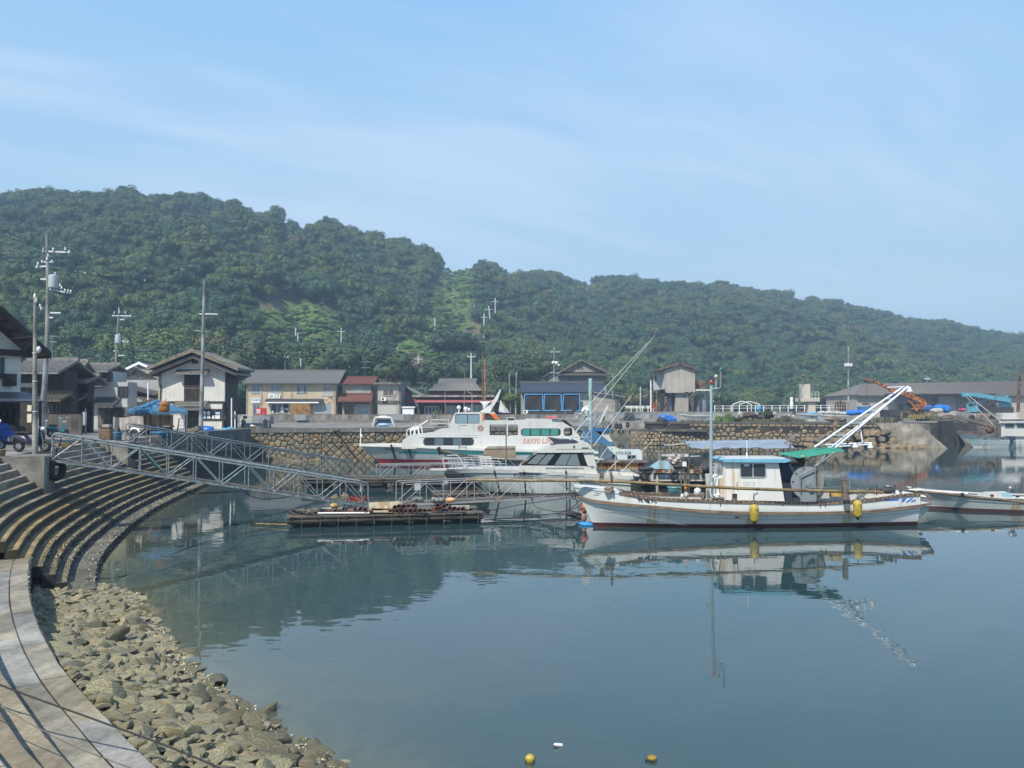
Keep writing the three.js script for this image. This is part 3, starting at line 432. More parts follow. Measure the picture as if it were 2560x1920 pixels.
// ====== buildings
const frameM=M(.10,.09,.08,null,{roughness:.6}),alu=M(.52,.53,.53,null,{roughness:.4,metalness:.4});
function win(t,D,a,b,c,d,o={}){
const x0=hx(a,D),x1=hx(c,D),y1=hy(b,D),y0=hy(d,D),z=-D,f=o.f||.07,n=o.n===undefined?2:o.n;
const w=part(o.name||'window',o.frame||alu,t,(m)=>{m.bx(x0,x1,y1-f,y1,z-.02,z+.08).bx(x0,x1,y0,y0+f,z-.02,z+.10).bx(x0,x0+f,y0,y1,z-.02,z+.075).bx(x1-f,x1,y0,y1,z-.02,z+.075);for(let i=1;i<n;i++){const x=lerp(x0,x1,i/n);m.bx(x-f*.45,x+f*.45,y0,y1,z-.01,z+.07);}for(let i=1;i<(o.rows||1);i++){const y=lerp(y0,y1,i/o.rows);m.bx(x0,x1,y-f*.35,y+f*.35,z-.01,z+.066);}},o.label);
for(let i=0;i<n;i++)part('pane',o.panes?o.panes[i%o.panes.length]:o.glass||X.glass,w,(m)=>m.bx(lerp(x0,x1,i/n)+f*.4,lerp(x0,x1,(i+1)/n)-f*.4,y0+f*.5,y1-f*.5,z+.01,z+.035));
return w;
}
const pbox=(m,D,a,b,c,d,z0,z1)=>m.bx(hx(a,D),hx(c,D),hy(d,D),hy(b,D),-D+z0,-D+z1);
function slopeRoof(t,x0,x1,zf,zb,ye,yr,mat,rib=.34,o={}){
const zm=o.zm??(zf+zb)/2,th=o.th||.14;
const r=part('roof',mat,t,(m)=>m.prismX([[zf,ye],[zm,yr],[zb,ye],[zb,ye-th],[zm,yr-th],[zf,ye-th]],x0,x1));
const n=Math.round((x1-x0)/rib),rows=part('tile_rows',mat,r,(m)=>{for(let i=0;i<=n;i++){const x=lerp(x0+.06,x1-.06,i/n);m.tube(V(x,ye+.03,zf+.03),V(x,yr+.02,zm),.06,.06,5);}});rows.userData.kind='stuff';
part('ridge',o.ridgeMat||mat,r,(m)=>m.box((x0+x1)/2,yr+.1,zm,x1-x0+.1,.26,.3));return r;
}
function gableRoof(t,x0,x1,xm,z0,z1,ye0,yr,ye1,mat,edge,th=.2,rib=.4){
const r=part('roof',mat,t,(m)=>m.prism([[x0,ye0],[xm,yr],[x1,ye1],[x1,ye1-th],[xm,yr-th],[x0,ye0-th]],z0,z1));
if(edge)part('bargeboard',edge,r,(m)=>m.prism([[x0-.04,ye0+.03],[xm,yr+.05],[x1+.04,ye1+.03],[x1+.04,ye1-th-.1],[xm,yr-th-.1],[x0-.04,ye0-th-.1]],z1+.003,z1+.09));
const rows=part('tile_rows',mat,r,(m)=>{const n=Math.round((z1-z0)/rib);for(let i=0;i<=n;i++){const z=lerp(z0+.1,z1-.08,i/n);m.tube(V(x0,ye0+.03,z),V(xm,yr+.03,z),.07,.07,5).tube(V(x1,ye1+.03,z),V(xm,yr+.03,z),.07,.07,5);}m.bx(xm-.14,xm+.14,yr,yr+.22,z0,z1);});rows.userData.kind='stuff';return r;
}
function aircon(label,D,sx,sy,s=1,z=.35){const p=U(sx,sy,D),t=thing('air_conditioner',label,'air conditioner',p);part('case',X.plainWhite,t,(m)=>m.box(p.x,p.y,p.z+z,.78*s,.56*s,.28));part('fan_grille',X.dark,t,(m)=>{m.add(new THREE.CylinderGeometry(.2*s,.2*s,.02,16),m4.compose(V(p.x-.1,p.y,p.z+z+.145),qt.setFromEuler(new THREE.Euler(Math.PI/2,0,0)),ONE));});part('bracket',X.galv,t,(m)=>m.bx(p.x-.3,p.x-.25,p.y-.34,p.y-.28,p.z-.02,p.z+z+.12).bx(p.x+.25,p.x+.3,p.y-.34,p.y-.28,p.z-.02,p.z+z+.12));return t;}
function signBoard(t,name,D,a,b,c,d,mat,lines,z=.15){const s=part(name,mat,t,(m)=>pbox(m,D,a,b,c,d,z-.05,z));for(const[font,str,size,sx,sy,col]of lines)part('lettering',col,s,(m)=>m.text(font,str,size,U(sx,sy,D).add(V(0,0,z+.004)),V(1,0,0),V(0,1,0),.01));return s;}
function posterRows(t,D,list,z=.09){for(const[a,b,c,d,col]of list)part('poster',col,t,(m)=>pbox(m,D,a,b,c,d,z,z+.012));}
function glyphs(m,D,list,z,w){for(const[a,b,c,d]of list)m.bar(U(a,b,D).add(V(0,0,z)),U(c,d,D).add(V(0,0,z)),w,.012,V(0,0,1));}
const paper=M(.7,.7,.68,null),paperBlue=M(.35,.5,.7,null),inkBlue=M(.03,.12,.45,null),inkBlack=M(.03,.03,.035,null),inkGreen=M(.03,.25,.10,null);
{// --- white gabled house at the far left, its gable turned to the street
const p=U(50,1030,43).setY(0),t=thing('plaster_house','white plaster house with overhanging tiled gable at the left edge','house',p);t.rotation.y=1.05;
const L=(name,mat,f,par=t,lab)=>{const b=new MB(V(0,0,0));f(b);return b.build(name,mat,par,lab);};
L('wall',X.plaster,(m)=>m.bx(-6,0,5.4,7.9,-8,0).prism([[-6,7.9],[0,7.9],[-1.6,9.2]],-8,-.01));
L('lower_wall',X.timberDark,(m)=>m.bx(-6,-3.2,3,5.4,-8,0).bx(-.25,0,3,5.4,-.25,0).bx(-3.2,0,4.9,5.4,-8,-.02).bx(-6,0,3,5.4,-8,-2.5));
const r=L('roof',X.tileBrown,(m)=>m.prism([[.95,7.75],[-1.6,9.9],[-7,7.3],[-7,7.1],[-1.6,9.68],[.95,7.55]],-8.6,.95));
L('bargeboard',X.timberDark,(m)=>m.prism([[.98,7.78],[-1.6,9.93],[-7,7.33],[-7,6.98],[-1.6,9.55],[.98,7.42]],.953,1.02),r);
L('tile_rows',X.tileBrown,(m)=>{for(let i=0;i<26;i++){const z=.85-i*.36;m.tube(V(-7,7.33,z),V(-1.6,9.93,z),.07,.07,5).tube(V(.95,7.78,z),V(-1.6,9.93,z),.07,.07,5);}},r).userData.kind='stuff';
for(let i=0;i<5;i++)L('rafter',X.timberDark,(m)=>m.bar(V(.85-i*.5,7.52+i*.42,.0),V(.85-i*.5,7.52+i*.42,.95),.08,.1));
L('tie_beam',X.timberDark,(m)=>m.bx(-6,.5,7.55,7.85,.01,.3));
const w=L('window',frameM,(m)=>m.bx(-3.3,-.85,6.35,6.42,-.02,.08).bx(-3.3,-.85,7.35,7.42,-.02,.08).bx(-3.3,-3.22,6.35,7.42,-.02,.07).bx(-.93,-.85,6.35,7.42,-.02,.07).bx(-2.12,-2.04,6.35,7.42,-.02,.075));L('pane',X.curtain,(m)=>m.bx(-3.22,-2.1,6.4,7.37,.01,.03),w);L('pane',X.glass,(m)=>m.bx(-2.08,-.9,6.4,7.37,.01,.03),w);
const cn=L('canopy',X.tileBlue,(m)=>m.prismX([[-.1,5.75],[1.5,5.25],[1.5,5.17],[-.1,5.62]],-6,.35));L('canopy_post',X.timberDark,(m)=>m.bx(.2,.3,3.05,5.2,1.3,1.4),cn);
L('side_shutter',M(.20,.21,.22,'rust',{bump:0}),(m)=>m.bx(.01,.06,3.05,5.0,-4.2,-.1));
L('inner_shelf',X.timberGrey,(m)=>m.bx(-2.9,-.4,4.1,4.16,-1.3,-.9));
const b=thing('wall_box','dark round-cornered unit on the white wall above the canopy','wall unit',U(24,950,42.3));part('case',M(.06,.05,.045,'rust',{}),b,(m)=>{const q=U(24,950,42.3);m.box(q.x,q.y,q.z,.5,.62,.4,1.05);m.sph(V(q.x+.1,q.y-.24,q.z+.2),.09);});
}
function plankWall(t,D,a,b,c,d,mat,step=.5,z=.03){const x0=hx(a,D),x1=hx(c,D),n=Math.max(2,Math.round((x1-x0)/step));for(let i=0;i<n;i++)part('plank',mat[i%mat.length],t,(m)=>m.bx(lerp(x0,x1,i/n)+.012,lerp(x0,x1,(i+1)/n)-.012,hy(d,D),hy(b,D),-D-.05,-D+z+(i%2)*.012));}
const dk=[X.timberDark,M(.105,.078,.06,'wood',{}),M(.075,.055,.045,'wood',{})];
{// --- dark timber house with tiled roofs
const D=62,t=thing('timber_house','dark timber house with two tiled roofs behind the leaning pole','house',V(hx(100,D),Q,-D));
part('wall',X.timberDark,t,(m)=>m.bx(hx(30,D),hx(158,D),Q-.1,hy(925,D),-D-2,-D-.1));
plankWall(t,D,52,928,160,990,dk);part('plaster_band',X.shutter,t,(m)=>pbox(m,D,52,958,84,968,-.02,.06));
slopeRoof(t,hx(34,D),hx(164,D),-D+1.1,-D-4.5,hy(932,D),hy(898,D),X.tileGrey,.30);
slopeRoof(t,hx(112,D),hx(176,D),-D+1.4,-D-.6,hy(1000,D),hy(984,D),M(.24,.215,.16,'grain',{}),.30,{zm:-D-.1});
plankWall(t,D,60,1000,178,1090,dk,.7);win(t,D,65,968,84,985,{frame:frameM,n:2});win(t,D,122,1008,152,1032,{frame:frameM,n:3,rows:2});
}
{const D=66,t=thing('timber_house','timber house with pale weathered roof tiles beyond the dark one','house',V(hx(180,D),Q,-D));
part('wall',X.timberDark,t,(m)=>m.bx(hx(120,D),hx(216,D),Q-.1,hy(952,D),-D-1.2,-D-.1));plankWall(t,D,160,950,214,1000,dk);
slopeRoof(t,hx(118,D),hx(192,D),-D+.2,-D-3.6,hy(938,D),hy(901,D),M(.42,.39,.36,'grain',{}),.32);
slopeRoof(t,hx(163,D),hx(232,D),-D+1.2,-D-2.5,hy(957,D),hy(938,D),M(.40,.37,.33,'grain',{}),.32,{zm:-D-1});
slopeRoof(t,hx(172,D),hx(214,D),-D+1.3,-D-1,hy(1001,D),hy(990,D),X.tileBlue,.32,{zm:-D});part('post',X.plank,t,(m)=>m.bx(hx(200,D),hx(203,D),Q,hy(957,D),-D+.9,-D+1.05));plankWall(t,D,178,1004,232,1082,dk,.8);win(t,D,182,1008,198,1030,{frame:frameM,n:2});
}
{const D=78,t=thing('plaster_house','pale house with grey ridge roof and small dark window above the street','house',V(hx(270,D),Q,-D));
part('wall',M(.60,.63,.66,'plaster',{}),t,(m)=>m.bx(hx(203,D),hx(318,D),Q-.1,hy(955,D),-D-2,-D).bx(hx(203,D),hx(278,D),hy(956,D),hy(928,D),-D-3,-D+.01));part('upper_wall',X.plaster,t,(m)=>pbox(m,D,236,926,262,948,-.05,.06));part('slatted_side',X.timberGrey,t,(m)=>pbox(m,D,262,930,281,954,-.05,.09));
slopeRoof(t,hx(196,D),hx(279,D),-D+.9,-D-4,hy(928,D),hy(910,D),X.tileGrey,.34);slopeRoof(t,hx(205,D),hx(275,D),-D+1.6,-D-.4,hy(968,D),hy(938,D),X.tileBlue,.34,{zm:-D});slopeRoof(t,hx(240,D),hx(300,D),-D+1.4,-D-.4,hy(1016,D),hy(998,D),M(.16,.165,.175,'grain',{}),.34,{zm:-D});
win(t,D,294,966,320,993,{frame:X.timberDark,n:2,f:.12});plankWall(t,D,245,1018,330,1070,[X.timberGrey,...dk],.6,.05);win(t,D,256,1020,276,1046,{frame:X.timberGrey,n:3});part('gutter',X.tileBlue,t,(m)=>m.tube(U(205,968,D).add(V(0,0,1.7)),U(278,968,D).add(V(0,0,1.7)),.06));
}
{const D=92,t=thing('village_house','house with a large mossy tiled slope left of the white storehouse','house',V(hx(345,D),Q,-D));
part('wall',M(.50,.53,.56,'plaster',{}),t,(m)=>m.bx(hx(305,D),hx(396,D),Q-.1,hy(950,D),-D-6,-D));const x0=hx(298,D),x1=hx(398,D);
part('roof',M(.15,.15,.145,'grain',{}),t,(m)=>m.loft([[V(x0,hy(938,D),-D-3),V(x1,hy(952,D),-D-3)],[V(x0+.6,hy(966,D),-D+1),V(x1,hy(990,D),-D+1.2)]],false,false));part('tile_rows',M(.22,.20,.17,'grain',{}),t,(m)=>{for(let i=0;i<16;i++){const u=i/15;m.tube(V(lerp(x0,x1,u),lerp(hy(937,D),hy(951,D),u),-D-3),V(lerp(x0+.6,x1,u),lerp(hy(965,D),hy(989,D),u),-D+1.05),.07,.07,5);}}).userData.kind='stuff';
slopeRoof(t,hx(322,D),hx(398,D),-D+1.5,-D-.5,hy(1004,D),hy(984,D),M(.20,.18,.15,'grain',{}),.4,{zm:-D});part('lean_to_wall',M(.42,.47,.52,'plaster',{}),t,(m)=>m.prism([[hx(318,D),hy(976,D)],[hx(372,D),hy(1002,D)],[hx(372,D),hy(1006,D)],[hx(318,D),hy(1004,D)]],-D+1.6,-D+1.7));part('drain_pipe',X.plainWhite,t,(m)=>m.tube(U(388,958,D).add(V(0,0,1.8)),U(388,1000,D).add(V(0,0,1.8)),.08));}
{const D=104,t=thing('village_house','house with dark gable and pale panel below the white trimmed gable','house',V(hx(352,D),Q,-D));const xm=hx(346,D);
part('wall',M(.36,.385,.40,'plaster',{}),t,(m)=>m.bx(hx(322,D),hx(392,D),Q-.1,hy(945,D),-D-6,-D).prism([[hx(322,D),hy(945,D)],[hx(392,D),hy(945,D)],[xm,hy(926,D)]],-D-6,-D));part('panel',X.shutter,t,(m)=>m.prism([[hx(338,D),hy(948,D)],[hx(368,D),hy(948,D)],[hx(349,D),hy(941,D)]],-D,-D+.1));
gableRoof(t,hx(312,D),hx(404,D),xm,-D-7,-D+.8,hy(943,D),hy(921,D),hy(951,D),X.tileGrey,X.timberDark);}
{const D=114,t=thing('village_house','cream gabled house with bright white bargeboards among grey roofs','house',V(hx(350,D),Q,-D)),xm=hx(352,D);
part('wall',M(.62,.58,.5,'plaster',{}),t,(m)=>m.bx(hx(305,D),hx(400,D),Q-.1,hy(930,D),-D-6,-D).prism([[hx(305,D),hy(930,D)],[hx(400,D),hy(930,D)],[xm,hy(908,D)]],-D-6,-D));
gableRoof(t,hx(296,D),hx(412,D),xm,-D-7,-D+.8,hy(933,D),hy(906,D),hy(933,D),X.tileBlue,X.plainWhite);}
{const D=59,t=thing('block_wall','grey concrete block garden wall before the dark timber house','wall',V(hx(160,D),Q,-D));const bm=[X.concreteDark,M(.24,.225,.20,'concrete',{}),M(.20,.185,.165,'concrete',{})];
const x0=hx(112,D),x1=hx(206,D),n=8;for(let r=0;r<5;r++)for(let i=0;i<n;i++)part('block',bm[Math.floor(R()*3)],t,(m)=>m.bx(lerp(x0,x1,i/n)+.008,lerp(x0,x1,(i+1)/n)-.008,Q+r*.29+.004,Q+r*.29+.286,-D-.1,-D+.1));part('plaque',M(.12,.15,.18,null),t,(m)=>pbox(m,D,153,1043,160,1051,.11,.13));}
{// --- white storehouse
const D=80,t=thing('white_storehouse','tall white plastered storehouse with a wide double gable roof','storehouse',V(hx(480,D),Q,-D)),xm=hx(489,D),xl=hx(390,D),xr=hx(570,D);
part('wall',X.plaster,t,(m)=>m.bx(hx(403,D),hx(561,D),hy(1006,D),hy(925,D),-D-3.4,-D).prism([[hx(403,D),hy(925,D)],[hx(561,D),hy(925,D)],[xm,hy(886,D)]],-D-3.4,-D));
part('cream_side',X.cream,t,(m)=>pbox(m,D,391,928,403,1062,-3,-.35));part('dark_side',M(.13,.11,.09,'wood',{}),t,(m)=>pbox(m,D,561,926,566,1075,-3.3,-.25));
part('lower_wall',X.plaster,t,(m)=>{pbox(m,D,505,1050,557,1076,-3.3,-.02);pbox(m,D,500,1006,557,1022,-3.3,-.02);pbox(m,D,403,1006,461,1076,-3.3,-.02);});part('corner_post',X.timberDark,t,(m)=>{pbox(m,D,556,1006,561,1078,-.1,.06);pbox(m,D,500,1006,506,1078,-.1,.05);pbox(m,D,403,1003,561,1007,-.1,.07);pbox(m,D,505,1047,557,1051,-.1,.055);});
gableRoof(t,hx(377,D),hx(603,D),xm,-D-4,-D+1.1,hy(921,D),hy(876,D),hy(922,D),M(.27,.27,.26,'grain',{}),M(.42,.385,.31,'wood',{}),.16);
part('lower_roof',X.tileGrey,t,(m)=>m.prism([[hx(381,D),hy(932,D)],[xm,hy(889,D)],[hx(597,D),hy(933,D)],[hx(597,D),hy(938,D)],[xm,hy(894,D)],[hx(381,D),hy(937,D)]],-D-3.8,-D+.85));part('lower_bargeboard',X.timberGrey,t,(m)=>m.prism([[hx(380,D),hy(936,D)],[xm,hy(893,D)],[hx(598,D),hy(937,D)],[hx(598,D),hy(941,D)],[xm,hy(897,D)],[hx(380,D),hy(940,D)]],-D+.853,-D+.92));part('eave_beam',X.timberDark,t,(m)=>m.prism([[hx(384,D),hy(938,D)],[xm,hy(895,D)],[hx(594,D),hy(938,D)],[hx(594,D),hy(941,D)],[xm,hy(898,D)],[hx(384,D),hy(941,D)]],-D-3.3,-D+.7));
part('gable_vent',X.dark,t,(m)=>pbox(m,D,478,898,493,909,-.1,.03));const d=part('upper_door',X.timberDark,t,(m)=>pbox(m,D,460,937,500,1004,-.1,.06));for(let i=0;i<5;i++)part('batten',dk[i%3],d,(m)=>pbox(m,D,461+i*8,938,468+i*8,968,.06,.09));part('transom',X.timber,d,(m)=>pbox(m,D,460,969,500,973,.05,.12));for(let i=0;i<5;i++)part('batten',dk[(i+1)%3],d,(m)=>pbox(m,D,461+i*8,974,468+i*8,1003,.06,.085));
for(const[a,b,y0,y1]of[[444,523,924,937],[441,521,1003,1016]]){const h=part('hood',X.tileGrey,t,(m)=>m.prismX([[-D,hy(y0,D)],[-D+.75,hy(y1-3,D)],[-D+.75,hy(y1,D)],[-D,hy(y0+4,D)]],hx(a,D),hx(b,D)));part('tile_rows',M(.14,.14,.14,'grain',{}),h,(m)=>{for(let i=0;i<13;i++){const x=lerp(hx(a,D),hx(b,D),i/12);m.tube(V(x,hy(y0,D)+.02,-D),V(x,hy(y1-3,D)+.02,-D+.76),.05,.05,5);}}).userData.kind='stuff';}
part('doorway',X.dark,t,(m)=>pbox(m,D,461,1022,500,1076,-2.5,-.7));part('shop_board',X.plainWhite,t,(m)=>pbox(m,D,461,1019,498,1026,.0,.08));part('door_slats',X.timberGrey,t,(m)=>{for(let i=0;i<6;i++)pbox(m,D,464+i*6,1027,466+i*6,1074,-.6,-.55);pbox(m,D,462,1048,499,1050,-.6,-.54);});
win(t,D,506,1022,556,1048,{frame:frameM,n:3,f:.09});posterRows(t,D,[[509,1028,516,1036,paper],[519,1028,526,1037,paper],[509,1038,516,1046,paperBlue],[519,1039,527,1046,paper],[531,1039,537,1047,paper],[540,1030,551,1036,paperBlue],[539,1038,551,1047,paper]]);part('vent_label',X.dark,t,(m)=>pbox(m,D,524,1066,534,1069,-.03,.01));part('drain_pipe',X.timberDark,t,(m)=>m.tube(U(406,962,D).add(V(-.1,0,.08)),U(404,1004,D).add(V(-.1,0,.08)),.06));}
{// --- cream office building
const D=140,t=thing('office_building','long cream two-storey office with grey ribbed roof','office building',V(hx(730,D),Q,-D));
part('wall',M(.72,.61,.45,'plaster',{bump:.002}),t,(m)=>m.bx(hx(616,D),hx(839,D),Q-.1,hy(957,D),-D-8.5,-D));part('fascia',X.cream,t,(m)=>pbox(m,D,612,956,843,961,-.1,.45));for(const a of[616,652,703,727,834])part('pilaster',M(.55,.47,.36,'plaster',{}),t,(m)=>pbox(m,D,a,961,a+3,1055,-.05,.1));
slopeRoof(t,hx(611,D),hx(851,D),-D+.9,-D-9.2,hy(957,D),hy(924.5,D),M(.31,.30,.285,'grain',{roughness:.55}),.36);
win(t,D,628,962,652,984,{glass:X.curtain,n:2});win(t,D,676,963,699,983,{panes:[X.curtain,X.curtain],n:2});win(t,D,741,962,767,983,{panes:[X.glassBlue,X.curtain,X.glassBlue],n:3});win(t,D,806,962,832,990,{panes:[M(.50,.50,.47,'cloth'),M(.50,.50,.47,'cloth')],n:2});
const s=signBoard(t,'sign',D,672,984,701,996,X.plainWhite,[[fontSans,'JA',.42,675.5,993.5,inkBlack]],.3);part('lettering',inkBlack,s,(m)=>glyphs(m,D,[[687,987,691,987],[689,985.5,689,990],[687.5,989.5,690.5,989.5],[692.5,986,695.5,986],[692.5,988,695.5,988],[694,986,694,990],[697,986,699.5,986],[697,989.5,699.5,989.5],[697,986,697,990],[687,992.5,699,992.5],[690,991.4,690,994],[694,991.4,694,994],[698,991.4,698,994]],.31,.05));
const s2=signBoard(t,'small_sign',D,628,996,651,1008,M(.68,.69,.70,null),[],.2);part('lettering',inkBlue,s2,(m)=>glyphs(m,D,[[630,999,633.5,999],[631.5,998,631.5,1003],[635,998.5,638.5,1003],[638.5,998.5,635,1003],[640,999,643.5,999],[640,1002,643.5,1002],[641.5,998,641.5,1003],[645,998.5,645,1003],[645,998.5,648.5,998.5],[648.5,998.5,648.5,1003]],.21,.07));
const aw=part('awning',X.tileBlue,t,(m)=>m.prismX([[-D,hy(997,D)],[-D+1,hy(1002,D)],[-D+1,hy(1005,D)],[-D,hy(1001,D)]],hx(667,D),hx(808,D)));part('tile_rows',X.tileBlue,aw,(m)=>{for(let i=0;i<30;i++){const x=lerp(hx(667,D),hx(808,D),i/29);m.tube(V(x,hy(996.6,D),-D),V(x,hy(1001.6,D),-D+1),.05,.05,5);}}).userData.kind='stuff';part('gutter',X.plainWhite,t,(m)=>pbox(m,D,669,1005,800,1008,.9,1));
const lw=win(t,D,677,1009,722,1034,{n:3,f:.1,panes:[X.glass,X.glassBlue,X.glass]});posterRows(lw,D,[[702,1018,710,1031,paper],[713,1020,721,1025,paper],[680,1026,684,1032,paper]]);win(t,D,786,1008,828,1034,{n:4,rows:3,f:.08,glass:M(.28,.33,.34,null,{roughness:.2})});
for(let i=0;i<3;i++)part('plywood_sheet',i?X.ply:M(.62,.38,.13,'wood',{bump:0}),t,(m)=>m.prism([[hx(729+i*16,D),hy(1037,D)],[hx(745+i*16+(i===2?4:-.4),D),hy(1037,D)],[hx(745+i*16-.4,D),hy(1007,D)],[hx(729+i*16,D),hy(1007,D)]],-D+.92,-D+.98));part('stained_patch',M(.66,.56,.42,'rust',{}),t,(m)=>pbox(m,D,808,990,832,1007,-.01,.02));win(t,D,632,1012,650,1050,{name:'door',n:2,glass:X.glassBlue});
const ven=thing('vending_machine','red drinks vending machine by the cream office wall','vending machine',U(652,1054,D-1.5));part('body',M(.55,.03,.03,null,{roughness:.35}),ven,(m)=>{pbox(m,D-1.5,639,1020,652.5,1056,-.7,0);pbox(m,D-1.5,653.5,1020,663,1056,-.75,-.04);});part('display',M(.6,.6,.62,null,{roughness:.15}),ven,(m)=>{pbox(m,D-1.5,641,1023,651,1033,-.01,.03);});part('shelf',X.red,ven,(m)=>pbox(m,D-1.5,641,1027.4,651,1028.6,.031,.05));}
{const D=141,t=thing('red_roof_house','small two-storey house with two rust red roofs','house',V(hx(893,D),Q,-D));
part('wall',M(.50,.46,.40,'plaster',{}),t,(m)=>{pbox(m,D,856,957,928,1056,-6,0);});part('dark_gap',X.dark,t,(m)=>pbox(m,D,843,962,856,1056,-6,-.6));slopeRoof(t,hx(858,D),hx(937,D),-D+.7,-D-6.5,hy(958.5,D),hy(942,D),X.tileRed,.3);slopeRoof(t,hx(848,D),hx(933,D),-D+1.5,-D-.6,hy(1003,D),hy(986,D),X.tileRed,.3,{zm:-D});
win(t,D,885,971,908,984,{glass:M(.40,.46,.46,'cloth',{roughness:.3})});win(t,D,893,1013,922,1052,{name:'door',n:2,panes:[M(.35,.43,.5,'cloth'),M(.38,.46,.52,'cloth')]});win(t,D,862,1014,884,1050,{name:'door',frame:X.timberGrey,n:2,glass:M(.30,.27,.22,'wood')});part('hood',X.plank,t,(m)=>{pbox(m,D,858,1011,886,1014,0,.8);pbox(m,D,888,1007,924,1010,0,.8);});}
{const D=139,t=thing('flat_roof_house','narrow beige two-storey house with flat roof and white shutter','house',V(hx(965,D),Q,-D));
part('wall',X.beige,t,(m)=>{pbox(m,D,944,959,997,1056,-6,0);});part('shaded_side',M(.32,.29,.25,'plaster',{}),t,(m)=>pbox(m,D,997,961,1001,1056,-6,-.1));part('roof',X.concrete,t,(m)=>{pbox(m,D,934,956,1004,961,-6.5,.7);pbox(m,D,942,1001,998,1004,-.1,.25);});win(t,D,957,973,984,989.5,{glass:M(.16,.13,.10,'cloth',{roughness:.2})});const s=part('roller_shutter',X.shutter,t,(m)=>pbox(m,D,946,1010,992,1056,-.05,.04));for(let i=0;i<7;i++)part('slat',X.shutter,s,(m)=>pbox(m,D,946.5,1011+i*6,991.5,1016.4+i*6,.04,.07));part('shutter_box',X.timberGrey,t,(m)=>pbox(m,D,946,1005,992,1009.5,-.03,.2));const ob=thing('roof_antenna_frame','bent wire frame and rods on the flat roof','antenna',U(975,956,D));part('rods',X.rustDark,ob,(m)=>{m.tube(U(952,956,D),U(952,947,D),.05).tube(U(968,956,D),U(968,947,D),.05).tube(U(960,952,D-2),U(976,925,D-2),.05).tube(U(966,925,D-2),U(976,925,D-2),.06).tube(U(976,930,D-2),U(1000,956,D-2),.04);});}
aircon('white air conditioner under the window of the flat-roofed house',139,960,998);
{const D=146,t=thing('striped_shed','blue and red striped shed wall under a slanting grey roof','shed',V(hx(1020,D),Q,-D));const c=[M(.12,.15,.22,'paint',{}),M(.30,.09,.08,'paint',{})];for(let i=0;i<5;i++)part('panel',c[i%2],t,(m)=>pbox(m,D,1000,967+i*10,1004+9+i*9,977+i*10,-4,.002*i));part('roof',X.tileGrey,t,(m)=>m.prism([[hx(1000,D),hy(958,D)],[hx(1060,D),hy(988,D)],[hx(1060,D),hy(992,D)],[hx(1000,D),hy(964,D)]],-D-4,-D+.6));}
{const D=143,t=thing('hip_roof_house','low house with grey hipped roof and pinkish red awning','house',V(hx(1140,D),Q,-D));const x=(a)=>hx(a,D),y=(b)=>hy(b,D);
part('wall',M(.17,.12,.10,'wood',{}),t,(m)=>{pbox(m,D,1046,992,1236,1056,-7,-.6);pbox(m,D,1078,974,1196,992,-6,-1.2);});const r=part('roof',M(.38,.375,.365,'grain',{}),t,(m)=>m.loft([[V(x(1069),y(977),-D-8),V(x(1069),y(977),-D+.1),V(x(1205),y(977),-D+.1),V(x(1205),y(977),-D-8)],[V(x(1092),y(956),-D-5.4),V(x(1092),y(956),-D-2.4),V(x(1187),y(956),-D-2.4),V(x(1187),y(956),-D-5.4)],[V(x(1094),y(945),-D-4),V(x(1094),y(945),-D-3.7),V(x(1190),y(945),-D-3.7),V(x(1190),y(945),-D-4)]],true,true,.3));part('tile_rows',M(.34,.335,.325,'grain',{}),r,(m)=>{for(let i=0;i<34;i++){const u=i/33,a=V(lerp(x(1069),x(1205),u),y(976.6),-D+.15),b=V(lerp(x(1092),x(1187),u),y(955.6),-D-2.35),c=V(lerp(x(1094),x(1190),u),y(944.6),-D-3.65);m.tube(a,b,.05,.05,4).tube(b,c,.05,.05,4);}}).userData.kind='stuff';part('ridge',M(.3,.29,.28,'grain',{}),r,(m)=>m.bx(x(1092),x(1191),y(947),y(943.5),-D-4.05,-D-3.6));part('eave',X.timberDark,t,(m)=>pbox(m,D,1072,978,1203,982,-6,-.3));part('red_eave',M(.22,.05,.05,null),t,(m)=>pbox(m,D,1076,982,1198,985,-5,-.4));
part('flat_roof',X.concretePale,t,(m)=>pbox(m,D,1033,988,1236,993,-4,1.6));const a=part('awning',M(.42,.11,.12,'cloth',{}),t,(m)=>m.prismX([[-D+.8,y(998)],[-D+2.1,y(1005)],[-D+2.1,y(1007)],[-D+.8,y(1000)]],x(1041),x(1236)));for(const q of[1047,1104,1140,1160,1232])part('post',M(.36,.33,.28,'wood',{}),t,(m)=>pbox(m,D,q,1006,q+2.5,1056,1.2,1.35));part('inner_sign',M(.05,.08,.08,null),t,(m)=>pbox(m,D,1052,1010,1106,1014,.6,.7));win(t,D-.7,1062,1016,1098,1034,{n:4,frame:X.plainWhite});win(t,D-.7,1116,1014,1140,1034,{n:2,glass:X.curtain});win(t,D-.7,1166,1012,1204,1034,{n:3,glass:M(.2,.3,.27,null,{roughness:.2})});}
{const D=134,t=thing('white_cabinet','small white shed with pitched lid behind the sea wall','shed',V(hx(1020,D),Q,-D));part('body',X.plainWhite,t,(m)=>pbox(m,D,1006,1020,1034,1050,-1.2,0));part('roof',X.shutter,t,(m)=>m.prismX([[-D+.15,hy(1020,D)],[-D-.6,hy(1016,D)],[-D-1.4,hy(1020,D)]],hx(1004,D),hx(1037,D)));}
